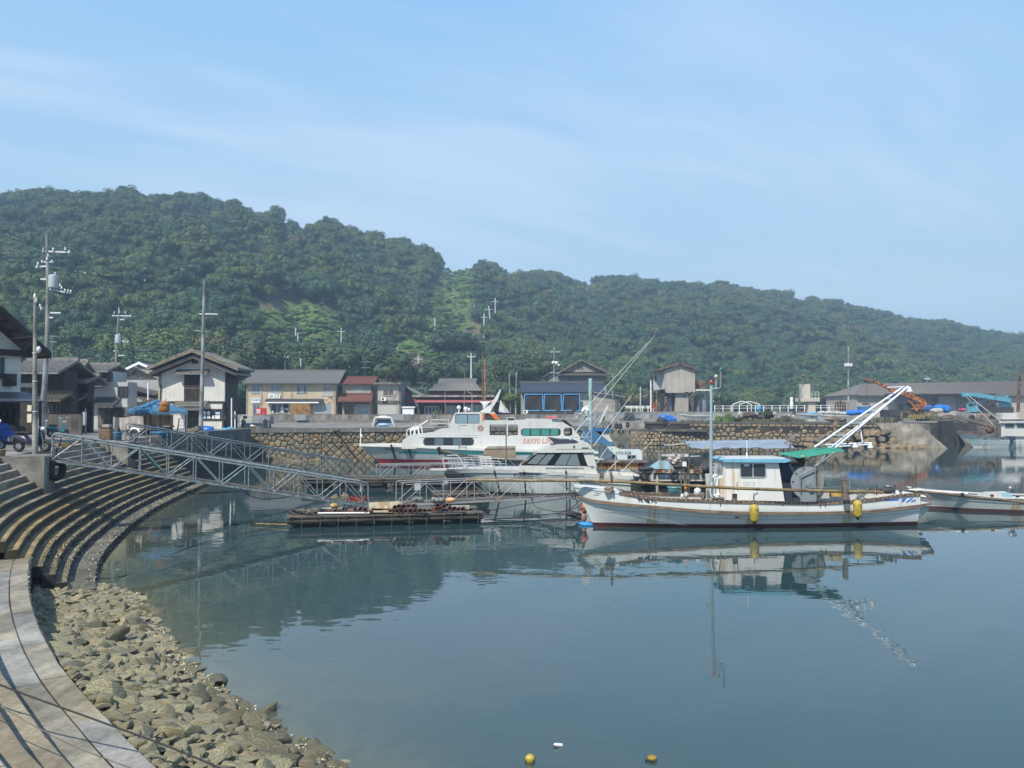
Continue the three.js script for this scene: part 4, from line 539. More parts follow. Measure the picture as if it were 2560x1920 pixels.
{const D=152,t=thing('net_store','low building with dark blue tiles and a netted front','building',V(hx(1400,D),Q,-D));
part('wall',M(.48,.44,.37,'plaster',{}),t,(m)=>m.bx(hx(1303,D),hx(1510,D),Q-.1,hy(979,D),-D-6,-D));part('dark_band',X.timberGrey,t,(m)=>pbox(m,D,1304,979,1510,985,-.1,.3));slopeRoof(t,hx(1301,D),hx(1511,D),-D+1,-D-7,hy(980,D),hy(955,D),M(.085,.098,.13,'grain',{roughness:.4}),.34,{ridgeMat:M(.2,.22,.25,'grain',{})});
const net=M(.035,.034,.032,'cloth',{roughness:.95}),bl=M(.10,.36,.68,null,{roughness:.6});[[1312,1356],[1361,1402],[1408,1448]].forEach(([a,b],i)=>{const f=part('net_panel',net,t,(m)=>m.sheet((u,v)=>U(lerp(a,b,u),lerp(987,1026+2*Math.sin(u*3.1),v),D).add(V(0,0,.9+.28*Math.sin(u*6+i+v*2)*v)),14,8,.02));part('blue_frame',bl,f,(m)=>{m.poly([U(a,986,D).add(V(0,0,1)),U(b,986,D).add(V(0,0,1)),U(b+1,1027,D).add(V(0,0,1)),U(a-2,1026,D).add(V(0,0,1)),U(a,986,D).add(V(0,0,1))],.09,6);});});part('shutter_panel',X.shutter,t,(m)=>pbox(m,D,1450,989,1474,1050,0,.08));part('lintel',M(.4,.5,.48,null),t,(m)=>pbox(m,D,1448,983,1476,989,0,.5));}
aircon('air conditioner on the ground beside the netted building',150,1314,1029,1,.2);
{const D=151,t=thing('grey_shed','pale concrete shed with sloping top right of the netted building','shed',V(hx(1515,D),Q,-D));part('wall',M(.50,.47,.43,'plaster',{}),t,(m)=>m.prism([[hx(1484,D),Q],[hx(1545,D),Q],[hx(1545,D),hy(992,D)],[hx(1484,D),hy(981,D)]],-D-7,-D));part('roof',X.tileGrey,t,(m)=>m.prism([[hx(1483,D),hy(979,D)],[hx(1562,D),hy(991,D)],[hx(1562,D),hy(994,D)],[hx(1483,D),hy(982,D)]],-D-7.5,-D+.5));part('side_window',X.glass,t,(m)=>pbox(m,D,1546.5,997,1550,1008,-2,-.5));part('side_wall',X.beige,t,(m)=>pbox(m,D,1545,994,1550,1050,-6,-.3));part('post',X.timberGrey,t,(m)=>pbox(m,D,1541,984,1544,1050,.05,.2));for(let i=1;i<3;i++)part('panel_joint',X.timberGrey,t,(m)=>pbox(m,D,1484,992+i*12,1540,992.6+i*12,0,.02));}
{const D=168,t=thing('grey_gabled_house','large grey house with wide gable and skirt roof above the netted building','house',V(hx(1450,D),Q,-D)),xm=hx(1453,D);
part('wall',M(.34,.345,.345,'plaster',{}),t,(m)=>m.bx(hx(1372,D),hx(1516,D),Q,hy(936,D),-D-9,-D));part('gable_wall',M(.40,.385,.35,'plaster',{}),t,(m)=>m.prism([[hx(1402,D),hy(930,D)],[hx(1506,D),hy(930,D)],[xm,hy(904,D)]],-D-6,-D+.2));gableRoof(t,hx(1394,D),hx(1520,D),xm,-D-10,-D+.8,hy(932,D),hy(899,D),hy(932,D),M(.11,.105,.105,'grain',{}),M(.36,.33,.28,'wood',{}),.2);part('skirt_roof',M(.13,.125,.12,'grain',{}),t,(m)=>{m.prismX([[-D-.4,hy(930,D)],[-D+1.4,hy(938,D)],[-D+1.4,hy(940,D)],[-D-.4,hy(934,D)]],hx(1392,D),hx(1530,D));m.prism([[hx(1355,D),hy(942,D)],[hx(1398,D),hy(916,D)],[hx(1400,D),hy(922,D)],[hx(1357,D),hy(945,D)]],-D-9,-D+.6);});for(const a of[1445,1452.6])win(t,D-.25,a,914,a+4.6,922,{n:1,frame:frameM});for(const a of[1398,1460])win(t,D,a,950,a+8,956,{n:1});part('drain_pipe',X.timberDark,t,(m)=>m.tube(U(1423,943,D).add(V(0,0,.1)),U(1423,956,D).add(V(0,0,.1)),.08));}
{// --- tall shed on stilts
const D=152,t=thing('stilt_shed','tall grey corrugated shed standing on rusty stilts','shed',V(hx(1690,D),Q,-D)),x=(a)=>hx(a,D),y=(b)=>hy(b,D),cm=M(.56,.54,.495,'plaster',{bump:0});
part('core',M(.30,.29,.27,'concrete',{}),t,(m)=>{m.bx(x(1662),x(1738),y(982),y(925),-D-6,-D-.1);m.prism([[x(1662),y(925)],[x(1738),y(925)],[x(1699),y(911.5)]],-D-6,-D-.1);});for(let i=0;i<14;i++){const a=lerp(1662,1738,i/14),b=lerp(1662,1738,(i+1)/14),ty=(q)=>911+Math.abs(q-1699)*.35+1.2;part('corrugated_sheet',i%3?cm:M(.51,.49,.445,'plaster',{bump:0}),t,(m)=>m.prism([[x(a)+.01,y(i>8?980+(i%2)*2:982)],[x(b)-.01,y(i>8?979+(i%3):982)],[x(b)-.01,y(ty(b))],[x(a)+.01,y(ty(a))]],-D-.1,-D+.02+(i%2)*.04));}
part('left_wall',M(.52,.53,.52,'paint',{}),t,(m)=>m.loft([[V(x(1662),y(972),-D-.2),V(x(1644),y(974),-D-4.5)],[V(x(1662),y(924),-D-.2),V(x(1644),y(926),-D-4.5)]],false,false));part('left_window',X.dark,t,(m)=>m.bx(x(1647),x(1648.5),y(952),y(937),-D-3.9,-D-3.2));gableRoof(t,x(1637),x(1741),x(1699),-D-6.5,-D+.5,y(926),y(908.5),y(923),M(.16,.15,.14,'grain',{}),X.rustDark,.12);part('lean_roof',X.rustDark,t,(m)=>m.prism([[x(1637),y(976)],[x(1662),y(972)],[x(1662),y(974)],[x(1637),y(978.5)]],-D-5,-D+.5));
for(const[a,z]of[[1650,-1],[1665,-.4],[1731,-.3],[1649,-5],[1735,-5]])part('stilt',M(.26,.17,.13,'rust',{}),t,(m)=>m.bx(x(a)-.18,x(a)+.18,Q-.1,y(980),-D+z-.2,-D+z+.16));part('inner_room',M(.50,.47,.42,'plaster',{}),t,(m)=>m.bx(x(1690),x(1723),Q-.1,y(981),-D-4,-D-.6));part('room_door',M(.40,.36,.31,'paint',{}),t,(m)=>m.bx(x(1694),x(1712),Q,y(994),-D-.6,-D-.55));part('wall_lamp',X.dark,t,(m)=>m.sph(U(1712,989,D).add(V(0,0,-.45)),.14));
part('side_platform',M(.55,.56,.55,null),t,(m)=>m.bx(x(1738),x(1778),y(977),y(973),-D-4,-D-.4));const rp=part('rusty_panel',X.rustDark,t,(m)=>m.bx(x(1741),x(1776),y(970),y(950),-D-3.5,-D-3.3));part('platform_leg',X.dark,t,(m)=>{for(const a of[1752,1771])m.bx(x(a)-.12,x(a)+.12,Q,y(975),-D-.8,-D-.55);});}
for(const[a,b,l]of[[1654,1682,'grey plastic water tank under the stilt shed, left of its room'],[1737,1768,'grey water tank right of the stilt shed']]){const D=154.5,t=thing('water_tank',l,'water tank',V(hx((a+b)/2,D),Q,-D)),r=(hx(b,D)-hx(a,D))/2,h=hy(986,D)-Q;part('body',M(.30,.33,.38,'paint',{bump:0,roughness:.5}),t,(m)=>m.lathe([[0,h],[r*.5,h-.02],[r*.9,h-.35],[r,h-.6],[r,h*.66],[r*1.02,h*.65],[r*1.02,h*.62],[r,h*.61],[r,.05],[0,.05]],V(hx((a+b)/2,D),Q,-D),20));part('lid',X.plainWhite,t,(m)=>m.lathe([[0,.12],[r*.35,.1],[r*.4,0]],V(hx((a+b)/2,D),Q+h-.04,-D),14));}
{// --- warehouse
const D=168,t=thing('warehouse','long low grey warehouse with dark hipped roof behind the cranes','warehouse',V(hx(2380,D),Q,-D)),x=(a)=>hx(a,D),y=(b)=>hy(b,D);
part('wall',M(.55,.51,.47,'plaster',{}),t,(m)=>m.bx(x(2141),x(2760),Q-.1,y(985),-D-16,-D));const r=part('roof',M(.31,.275,.255,'grain',{}),t,(m)=>m.loft([[V(x(2136),y(987),-D-17),V(x(2136),y(987),-D+.8),V(x(2780),y(984),-D+.8),V(x(2780),y(984),-D-17)],[V(x(2196),y(956.5),-D-8.4),V(x(2196),y(956.5),-D-8),V(x(2750),y(947),-D-8),V(x(2750),y(947),-D-8.4)]],true,true,.3));part('tile_rows',M(.26,.23,.215,'grain',{}),r,(m)=>{for(let i=0;i<=90;i++){const u=i/90;m.tube(V(lerp(x(2136),x(2780),u),lerp(y(986.5),y(983.5),u),-D+.85),V(lerp(x(2196),x(2750),u),lerp(y(956),y(946.5),u),-D-7.95),.05,.05,4);}}).userData.kind='stuff';part('gutter',X.concretePale,t,(m)=>m.bx(x(2138),x(2780),y(989),y(986.4),-D+.75,-D+.95));
part('canopy',M(.30,.29,.28,'concrete',{}),t,(m)=>m.bx(x(2206),x(2480),y(986),y(983.5),-D+1,-D+2.2));for(const[a,b,c]of[[2238,2298,0],[2310,2346,1],[2390,2435,0],[2440,2500,1]]){const d=part('loading_door',c?M(.34,.31,.29,'rust',{bump:0}):M(.27,.265,.27,'paint',{bump:0}),t,(m)=>m.bx(x(a),x(b),Q,y(997),-D-.05,-D+.06));part('door_header',M(.22,.26,.31,'paint',{}),d,(m)=>m.bx(x(a),x(b),y(996),y(988),-D,-D+.4));for(let i=1;i<4;i++)part('seam',X.dark,d,(m)=>m.bx(lerp(x(a),x(b),i/4)-.03,lerp(x(a),x(b),i/4)+.03,Q,y(997),-D+.06,-D+.075));}}
{// --- lookout block
const D=150,t=thing('lookout_platform','pale concrete lookout platform on a single pillar with railings','platform',V(hx(2030,D),Q,-D)),x=(a)=>hx(a,D),y=(b)=>hy(b,D),c=M(.70,.66,.60,'plaster',{});
part('pillar',c,t,(m)=>m.bx(x(2021),x(2039),Q-.1,y(1003),-D-1.2,-D));part('deck',c,t,(m)=>m.bx(x(2000),x(2048),y(1004),y(994),-D-2.4,-D+.4));part('cabin',c,t,(m)=>m.bx(x(2008),x(2028),y(994),y(960),-D-2,-D-.3));part('railing',M(.45,.5,.5,null,{metalness:.4}),t,(m)=>{for(const a of[2001,2030,2038,2047])m.tube(U(a,994,D),U(a,979,D),.06);for(const b of[980,987]){m.tube(U(2028,b,D),U(2047,b,D),.05).tube(U(2001,b,D),U(2008,b,D),.05);}});part('beacon_mast',X.galv,t,(m)=>m.tube(U(2007,960,D),U(2007,937,D),.08).tube(U(1997,956,D),U(2007,956,D),.05).tube(U(2032,981,D),U(2032,951,D),.13));part('beacon',X.rust,t,(m)=>m.sph(U(2007,940,D),.28));part('wall_ladder',X.galv,t,(m)=>{m.tube(U(1997,970,D),U(1997,1048,D),.07).tube(U(2000,970,D),U(2000,1048,D),.07);for(let i=0;i<14;i++)m.tube(U(1997,972+i*5.3,D),U(2000,972+i*5.3,D),.03);});}
// ------ sea walls, gates and railings
function seaWall(name,label,a,b,y1,th,mat,seg){const t=thing(name,label,'sea wall',V(a[0],Q,a[1])),L=Math.hypot(b[0]-a[0],b[1]-a[1]),an=Math.atan2(-(b[1]-a[1]),b[0]-a[0]),n=Math.max(1,Math.round(L/seg));for(let i=0;i<n;i++){const p=xz(a,b,(i+.5)/n);part('panel',mat[i%mat.length],t,(m)=>m.box(p[0],(Q+y1)/2-.05,p[1],L/n-.04,y1-Q+.1,th,an));}return t;}
const SW1=[hx(545,128),-128],SW2=[hx(1448,129),-129];
seaWall('sea_wall','long low grey concrete sea wall before the village houses',SW1,SW2,4.33,.4,[M(.43,.41,.38,'concrete',{}),M(.39,.375,.35,'concrete',{}),M(.46,.44,.41,'concrete',{})],6);
seaWall('sea_wall','blue-grey concrete sea wall hung with floodgate rails by the stilt shed',[hx(1436,148.6),-148.6],[hx(1800,149),-149],4.75,.45,[X.concreteBlue,M(.64,.68,.70,'concrete',{}),M(.56,.60,.625,'concrete',{})],5.5);
for(const[a,b,c,d,D,l]of[[735,765,1037,1051,127.4,'blue-grey steel floodgate on the sea wall before the cream office'],[976,1010,1035,1050,127.4,'grey steel floodgate beside the white shutter house'],[1562,1584,1032,1052,148,'dark floodgate with diagonal brace on the blue-grey wall'],[1548,1560,1035,1051,148,'pale narrow floodgate on the blue-grey wall']]){const t=thing('floodgate',l,'floodgate',U(a,d,D));part('gate_leaf',D>140&&a>1560?M(.07,.08,.095,'rust',{}):M(.28,.31,.34,'paint',{bump:0}),t,(m)=>pbox(m,D,a,c,b,d,-.1,.1));part('brace',X.galv,t,(m)=>{const q=a>1500?a+3:b;m.bar(U(q,d-2,D).add(V(0,0,.15)),U(q+15,c+3,D).add(V(0,0,.15)),.14).bar(U(b,c+2,D).add(V(0,0,.14)),U(b+16,c+1,D).add(V(0,0,.14)),.12);});}
{const D=172,t=thing('guard_rail','white pipe guard rail along the shore road','railing',V(hx(1960,D),Q,-D)),x=(a)=>hx(a,D);part('base_wall',X.concretePale,t,(m)=>m.bx(x(1785),x(2135),Q,Q+1.7,-D-.2,-D+.2));part('top_rail',M(.6,.6,.57,null,{}),t,(m)=>{for(const b of[1013,1019])m.tube(U(1787,b+2,D),U(2135,b,D),.06,.06,6);});for(let i=0;i<18;i++)part('rail_post',X.plainWhite,t,(m)=>m.tube(U(1787+i*20.4,1030,D),U(1787+i*20.4,1013,D),.09));}
{const D=165,t=thing('guard_rail','short white rail before the hedge left of the stilt shed','railing',V(hx(1600,D),Q,-D));part('top_rail',X.plainWhite,t,(m)=>{for(const b of[1016,1020])m.tube(U(1562,b,D),U(1640,b,D),.1);});for(let i=0;i<6;i++)part('rail_post',X.plainWhite,t,(m)=>m.tube(U(1564+i*14,1044,D),U(1564+i*14,1015,D),.09));}
{const D=176,t=thing('greenhouse_frame','bare white pipe frame of a greenhouse by the shore road','frame',V(hx(1868,D),Q,-D));part('hoops',X.plainWhite,t,(m)=>{for(const[a,c,z]of[[1832,1878,0],[1855,1906,-2]]){const q=(sx,sy)=>U(sx,sy,D).add(V(0,0,z));m.poly([q(a,1040),q(a,1011),q((a+c)/2,1003),q(c,1011),q(c,1040)],.09,5);}});}
// ====== boats
class Hull{
constructor(o){Object.assign(this,o);this.L=Math.hypot(o.S[0]-o.B[0],o.S[1]-o.B[1]);this.e=V((o.S[0]-o.B[0])/this.L,0,(o.S[1]-o.B[1])/this.L);this.n=V(-this.e.z,0,this.e.x);this.sh=curve1(o.sheer);this.hb=curve1(o.half);this.wb=curve1(o.wl);this.low=o.low??-.35;this.wall=o.wall||1;this.pw=o.pw||1;}
pt(t,y,side=1,off=0){const s=this.sh(t),w=clamp(y/s,0,1.2),h=y<0?this.wb(t)*(1+y*.8):lerp(this.wb(t),this.hb(t),Math.pow(Math.min(1,w/this.wall),this.pw)),a=t*this.L+this.rake*Math.pow(1-t,4)*(1-Math.min(1,w))*(this.rake?1:0)+(y<0?this.rake*.25*Math.pow(1-t,4)*-y:0);return V(this.B[0],y,this.B[1]).addScaledVector(this.e,a).addScaledVector(this.n,side*Math.max(0,h+off));}
skin(m,y0,y1,o={}){const{t0=0,t1=1,nT=36,nY=8,off=0,sides=[1,-1],transom=true}=o;for(const s of sides){const r=[];for(let i=0;i<=nT;i++){const t=lerp(t0,t1,i/nT),a=y0(t),b=y1(t),q=[];for(let j=0;j<=nY;j++)q.push(this.pt(t,lerp(a,b,j/nY),s,off));r.push(q);}m.loft(r,false,false,.9);}if(transom&&t1===1){const r=[];for(let j=0;j<=nY;j++){const y=lerp(y0(1),y1(1),j/nY);r.push([this.pt(1,y,1),this.pt(1,y,-1)]);}m.loft(r);}return m;}
rail(m,yf,w,h,o={}){const{t0=0,t1=1,n=40,sides=[1,-1],off=0}=o;for(const s of sides){const r=[];for(let i=0;i<=n;i++){const t=lerp(t0,t1,i/n),y=yf(t),p=this.pt(t,y,s,off),q=p.clone().addScaledVector(this.n,-s*w);r.push([p.clone().setY(y-h),p.clone().setY(y+h*.0),q.setY(y),q.clone().setY(y-h)]);}m.loft(r,true,true,.5);}return m;}
deck(m,yf,o={}){const{t0=.02,t1=1,n=30,inset=.04}=o,r=[];for(let i=0;i<=n;i++){const t=lerp(t0,t1,i/n),y=yf(t);r.push([this.pt(t,y,1,-inset),this.pt(t,y+.03,0,0),this.pt(t,y,-1,-inset)]);}return m.loft(r,false,false,1);}
at(){return V((this.B[0]+this.S[0])/2,0,(this.B[1]+this.S[1])/2);}
}
const F=(D)=>(sx,sy,d=0)=>U(sx,sy,D-d);
function tyre(label,p,r=.3,ax=V(0,0,1),name='tyre_fender'){const t=thing(name,label,'tyre',p,'tyre fenders along the quay and barge');part('tread',X.rubber,t,(m)=>m.add(new THREE.TorusGeometry(r*.7,r*.3,8,20),m4.compose(p,qt.setFromUnitVectors(V(0,0,1),ax),ONE)));part('hang_rope',X.ropeDark,t,(m)=>m.tube(p.clone().add(V(0,r*.7,0)),p.clone().add(V(0,r*2,0)),.02));return t;}
function stickFender(label,p,r,h,mat=X.yellow,name='boat_fender'){const t=thing(name,label,'fender',p,undefined);part('body',mat,t,(m)=>m.lathe([[0,-h/2],[r*.5,-h/2+.01],[r*.9,-h/2+r*.45],[r,-h/2+r],[r,h/2-r],[r*.9,h/2-r*.45],[r*.5,h/2-.01],[0,h/2]],p,14));part('end_cap',X.black,t,(m)=>m.sph(p.clone().add(V(0,-h/2-.02,0)),r*.36));part('hang_rope',X.timberDark,t,(m)=>m.tube(p.clone().add(V(0,h/2,0)),p.clone().add(V(0,h/2+.28,-.03)),.014));return t;}
function roundedRect(m,f,a,b,c,d,r,z0,z1){const s=new THREE.Shape(),A=f(a,d),B=f(c,b),x0=A.x,x1=B.x,y0=A.y,y1=B.y;s.moveTo(x0+r,y0).lineTo(x1-r,y0).quadraticCurveTo(x1,y0,x1,y0+r).lineTo(x1,y1-r).quadraticCurveTo(x1,y1,x1-r,y1).lineTo(x0+r,y1).quadraticCurveTo(x0,y1,x0,y1-r).lineTo(x0,y0+r).quadraticCurveTo(x0,y0,x0+r,y0);const g=new THREE.ExtrudeGeometry(s,{depth:z1-z0,bevelEnabled:false,curveSegments:5});g.translate(0,0,A.z+z0);return m.add(g);}
const rrPath=(f,a,b,c,d,r)=>{const A=f(a,d),B=f(c,b),s=new THREE.Path(),x0=A.x,x1=B.x,y0=A.y,y1=B.y;s.moveTo(x0+r,y0).lineTo(x1-r,y0).quadraticCurveTo(x1,y0,x1,y0+r).lineTo(x1,y1-r).quadraticCurveTo(x1,y1,x1-r,y1).lineTo(x0+r,y1).quadraticCurveTo(x0,y1,x0,y1-r).lineTo(x0,y0+r).quadraticCurveTo(x0,y0,x0+r,y0);return s;};

// ------ 1. the near fishing boat
{
const H=new Hull({B:[hx(1434,34.6),-34.6],S:[hx(2256,36.0),-36.0],rake:.85,pw:.8,wall:.66,sheer:[[0,1.66],[.12,1.45],[.206,1.25],[.35,1.15],[.49,1.09],[.69,1.02],[.845,1.12],[.93,1.26],[1,1.32]],half:[[0,.03],[.05,.40],[.12,.74],[.22,1.06],[.4,1.36],[.6,1.44],[.8,1.42],[1,1.22]],wl:[[0,0],[.06,.10],[.14,.32],[.28,.72],[.45,1.0],[.7,1.1],[1,.95]]});
const t=thing('fishing_boat','white wooden fishing boat with brown rails, blue-roofed cabin and yellow fenders','fishing boat',H.at()),c=F(34.7);
const rub=curve1([[0,1.27],[.03,1.10],[.206,.90],[.39,.70],[.55,.63],[.69,.62],[.845,.66],[.955,.79],[1,.84]]);
part('hull',M(.76,.785,.77,'paint',{roughness:.38,bump:0}),t,(m)=>{H.skin(m,()=>.17,(q)=>H.sh(q),{nT:60,nY:12});});
part('hull_seam',M(.22,.26,.28,null),t,(m)=>{H.rail(m,(q)=>rub(q)-.24-.03*(1-q),.03,.012,{t0:.03,n:50,sides:[1],off:.006});H.rail(m,(q)=>lerp(.66,.1,sstep(.05,.34,q)),.03,.010,{t0:.05,t1:.30,n:20,sides:[1],off:.006});});
part('bottom_paint',X.maroon,t,(m)=>H.skin(m,()=>-.35,()=>.168,{nT:50,nY:5}));
for(const s of[1,-1])part('bulwark_inside',M(.62,.60,.55,'paint',{bump:0}),t,(m)=>H.skin(m,(q)=>H.sh(q)-.55,(q)=>H.sh(q)-.02,{off:-.07,nT:40,nY:3,transom:false,t0:.04,sides:[s]}));
part('deck',M(.36,.36,.33,'paint',{}),t,(m)=>H.deck(m,(q)=>H.sh(q)-.42,{t0:.08}));
const wood=M(.33,.235,.175,'wood',{}),wood2=M(.40,.30,.235,'wood',{});
const rc=part('gunwale_rail',wood,t,(m)=>H.rail(m,(q)=>H.sh(q)+.05,.13,.12,{t0:.12,n:56,off:.035}));part('rail_studs',X.plainWhite,rc,(m)=>{for(let i=0;i<62;i++){const q=.15+i*.0137+.004*vnoise(i*3.3,1);m.sph(H.pt(q,H.sh(q)+.03-(i%2)*.045,1,.035),.017,1,1,1,6);if(i%2)m.sph(H.pt(q,H.sh(q)+.055,-1,-.05),.02,1,1,1,6);}});
part('bow_cap',M(.70,.72,.72,'paint',{bump:0}),t,(m)=>{const r=[];for(let i=0;i<=10;i++){const q=i/10*.13;r.push([H.pt(q,H.sh(q)-.05,1,.03),H.pt(q,H.sh(q)+.05,1,.03),H.pt(q,H.sh(q)+.07,-1,.03),H.pt(q,H.sh(q)-.05,-1,.03)]);}m.loft(r,true,true,.6);});
part('rub_rail',wood2,t,(m)=>H.rail(m,(q)=>rub(q)+.05,.12,.115,{n:56,off:.055}));
const ov=part('stern_overhang',M(.66,.70,.71,'paint',{bump:0}),t,(m)=>{const a=(sx,sy)=>U(sx,sy,34.9),b=(sx,sy)=>U(sx,sy,37.4);m.loft([[a(2236,1237),a(2326,1252),a(2326,1258),a(2236,1271)],[b(2230,1226),b(2312,1238),b(2312,1243),b(2230,1256)]],true,true,.3);});
part('overhang_rail',wood,ov,(m)=>{m.bar(U(2250,1236,34.88),U(2330,1248.5,34.88),.1,.09).bar(U(2330,1248,34.9),U(2314,1236,37.4),.1,.1).bar(U(2236,1274,34.86),U(2328,1259,34.86),.09,.085);});
part('stern_lettering',M(.03,.12,.5,null),t,(m)=>{for(const[a,b,cc,d]of[[.885,1.13,.93,1.15],[.94,1.14,.955,1.2],[.965,1.13,.975,1.2],[.94,1.05,.95,1.13],[.955,1.03,.965,1.12],[.97,1.05,.985,1.13],[.90,1.15,.925,1.14]])m.bar(H.pt(a,b-.04,1,.012),H.pt(cc,d-.04,1,.012),.045,.008,V(0,0,1));});
part('bow_lettering',M(.02,.02,.03,null),t,(m)=>{const s=(list,u0,y0,k)=>{for(const[a,b,cc,d]of list)m.bar(H.pt(u0+a*k/13,y0+b*k,1,.012),H.pt(u0+cc*k/13,y0+d*k,1,.012),.028,.008,V(0,0,1));};
s([[0,.9,.6,1],[.6,1,.7,.8],[.15,.7,.5,.85],[.05,.55,.9,.6],[.25,.6,.2,0],[.6,.6,.65,.05],[.45,.3,.8,.35],[.65,.05,.95,.15],[.1,.25,.3,.3]],.168,1.075,.19);s([[0,.7,.4,.8],[.25,1,.05,.3],[.05,.3,.4,.4],[.3,.5,.35,.1],[.55,.95,.5,0],[.5,.75,.95,.8],[.55,.5,.9,.52],[.55,.25,.9,.28],[.5,.03,1,.05],[.72,1,.74,0],[.6,1,.8,.9]],.1868,1.055,.19);s([[0,.65,.6,.75],[.6,.75,.65,.2],[.65,.2,.95,.1],[.95,.1,1,.3],[.3,1,.25,.5],[.25,.5,0,0],[.2,.45,.35,.3]],.2055,1.04,.19);});
part('bow_marks',M(.1,.1,.1,null),t,(m)=>{m.bar(H.pt(.045,1.34,1,.01),H.pt(.06,1.335,1,.01),.02,.006).bar(H.pt(.052,1.42,1,.01),H.pt(.068,1.40,1,.01),.02,.006);});
part('hull_drains',X.dark,t,(m)=>{for(const[q,y]of[[.40,.99],[.69,.9],[.705,.92],[.58,.98]])m.box(H.pt(q,y,1,.008).x,y,H.pt(q,y,1,.008).z,.03,.13,.02);for(const[q,y]of[[.447,.47],[.42,.62]]){const p=H.pt(q,y,1,.02);m.box(p.x,p.y,p.z,.16,.04,.06);}});

const ring=[[1788,1262],[1786,1197],[1808,1193],[1811,1156],[1946,1156],[1950,1180],[1963,1262]],back=F(36.2);
part('cabin',M(.80,.80,.76,'paint',{roughness:.4,bump:0}),t,(m)=>m.loft([ring.map(([a,b])=>c(a,b)),ring.map(([a,b])=>{const p=c(a,b);return p.setZ(-36.3);})],true,true,.35));
part('cabin_roof',M(.20,.47,.66,'paint',{bump:0}),t,(m)=>{const q=[[1803,1150],[1806,1147],[1970,1147],[1975,1151],[1960,1156],[1806,1155]];m.loft([q.map(([a,b])=>c(a,b).setZ(-34.52)),q.map(([a,b])=>c(a,b).setZ(-36.5))],true,true,.35);});part('roof_top',X.gel,t,(m)=>{const A=c(1812,1146),B=c(1962,1146);m.bx(A.x,B.x,A.y-.02,A.y+.03,-36.4,-34.7);});
const cw=part('cabin_window',alu,t,(m)=>roundedRect(m,c,1849,1157,1915,1194,.12,-.02,.03));part('pane',X.glass,cw,(m)=>{roundedRect(m,c,1851.5,1159.5,1880.5,1191.5,.08,.02,.036);roundedRect(m,c,1883.5,1159.5,1912.5,1191.5,.08,.02,.036);});part('sticker',paper,cw,(m)=>{const A=c(1859,1166),B=c(1873,1160);m.bx(A.x,B.x,A.y,B.y,A.z+.037,A.z+.042);});
const fw=part('front_window',X.dark,t,(m)=>{const A=c(1809,1190),B=c(1811,1159);m.loft([[A.clone().setZ(-34.9),B.clone().setZ(-34.9)],[A.clone().setZ(-36.1),B.clone().setZ(-36.1)]].map((r)=>r.map((p)=>p.add(V(-.012,0,0)))));});part('pane',M(.25,.30,.30,null,{roughness:.1}),fw,(m)=>{const A=c(1809,1189),B=c(1811,1160);m.loft([[A.clone().setZ(-34.97),B.clone().setZ(-34.97)],[A.clone().setZ(-36.03),B.clone().setZ(-36.03)]].map((r)=>r.map((p)=>p.add(V(-.02,0,0)))));});
part('registration',M(.5,.46,.42,null),t,(m)=>m.text(fontThin,'0315',.17,c(1857,1214).add(V(0,0,.006)),V(1,0,0),UP,.004));part('cabin_pipes',X.ropeDark,t,(m)=>{m.pipe([c(1797,1197,.02),c(1797,1215,.04),c(1800,1232,.04)],.012,5);m.pipe([c(1843,1225,.02),c(1842,1205,.03)],.01,5);});part('grab_rail',X.chrome,t,(m)=>m.pipe([c(1884,1256,.08),c(1884,1233,.08),c(1888,1228,.08),c(1894,1228,.06)],.018,6));
const locker=part('deck_locker',X.timberDark,t,(m)=>{const A=c(1781,1252),B=c(1804,1244);m.bx(A.x,B.x,A.y,B.y,-34.7,-34.3);});part('lid',X.concretePale,locker,(m)=>{const A=c(1780,1244),B=c(1805,1241);m.bx(A.x,B.x,A.y,B.y,-34.75,-34.25);});part('hose_coil',X.plainWhite,t,(m)=>m.add(new THREE.TorusGeometry(.12,.035,6,14),m4.compose(c(1792,1239,.2),qt.setFromEuler(new THREE.Euler(1.2,0,0)),ONE)));

part('dark_canvas',M(.03,.045,.075,'cloth',{}),t,(m)=>{const q=[[1951,1160],[1985,1162],[2000,1185],[1990,1215],[1988,1250],[1966,1262]];m.loft([q.map(([a,b])=>c(a,b).setZ(-35.1)),q.map(([a,b])=>c(a,b).setZ(-36.2))],true,true,.5);});
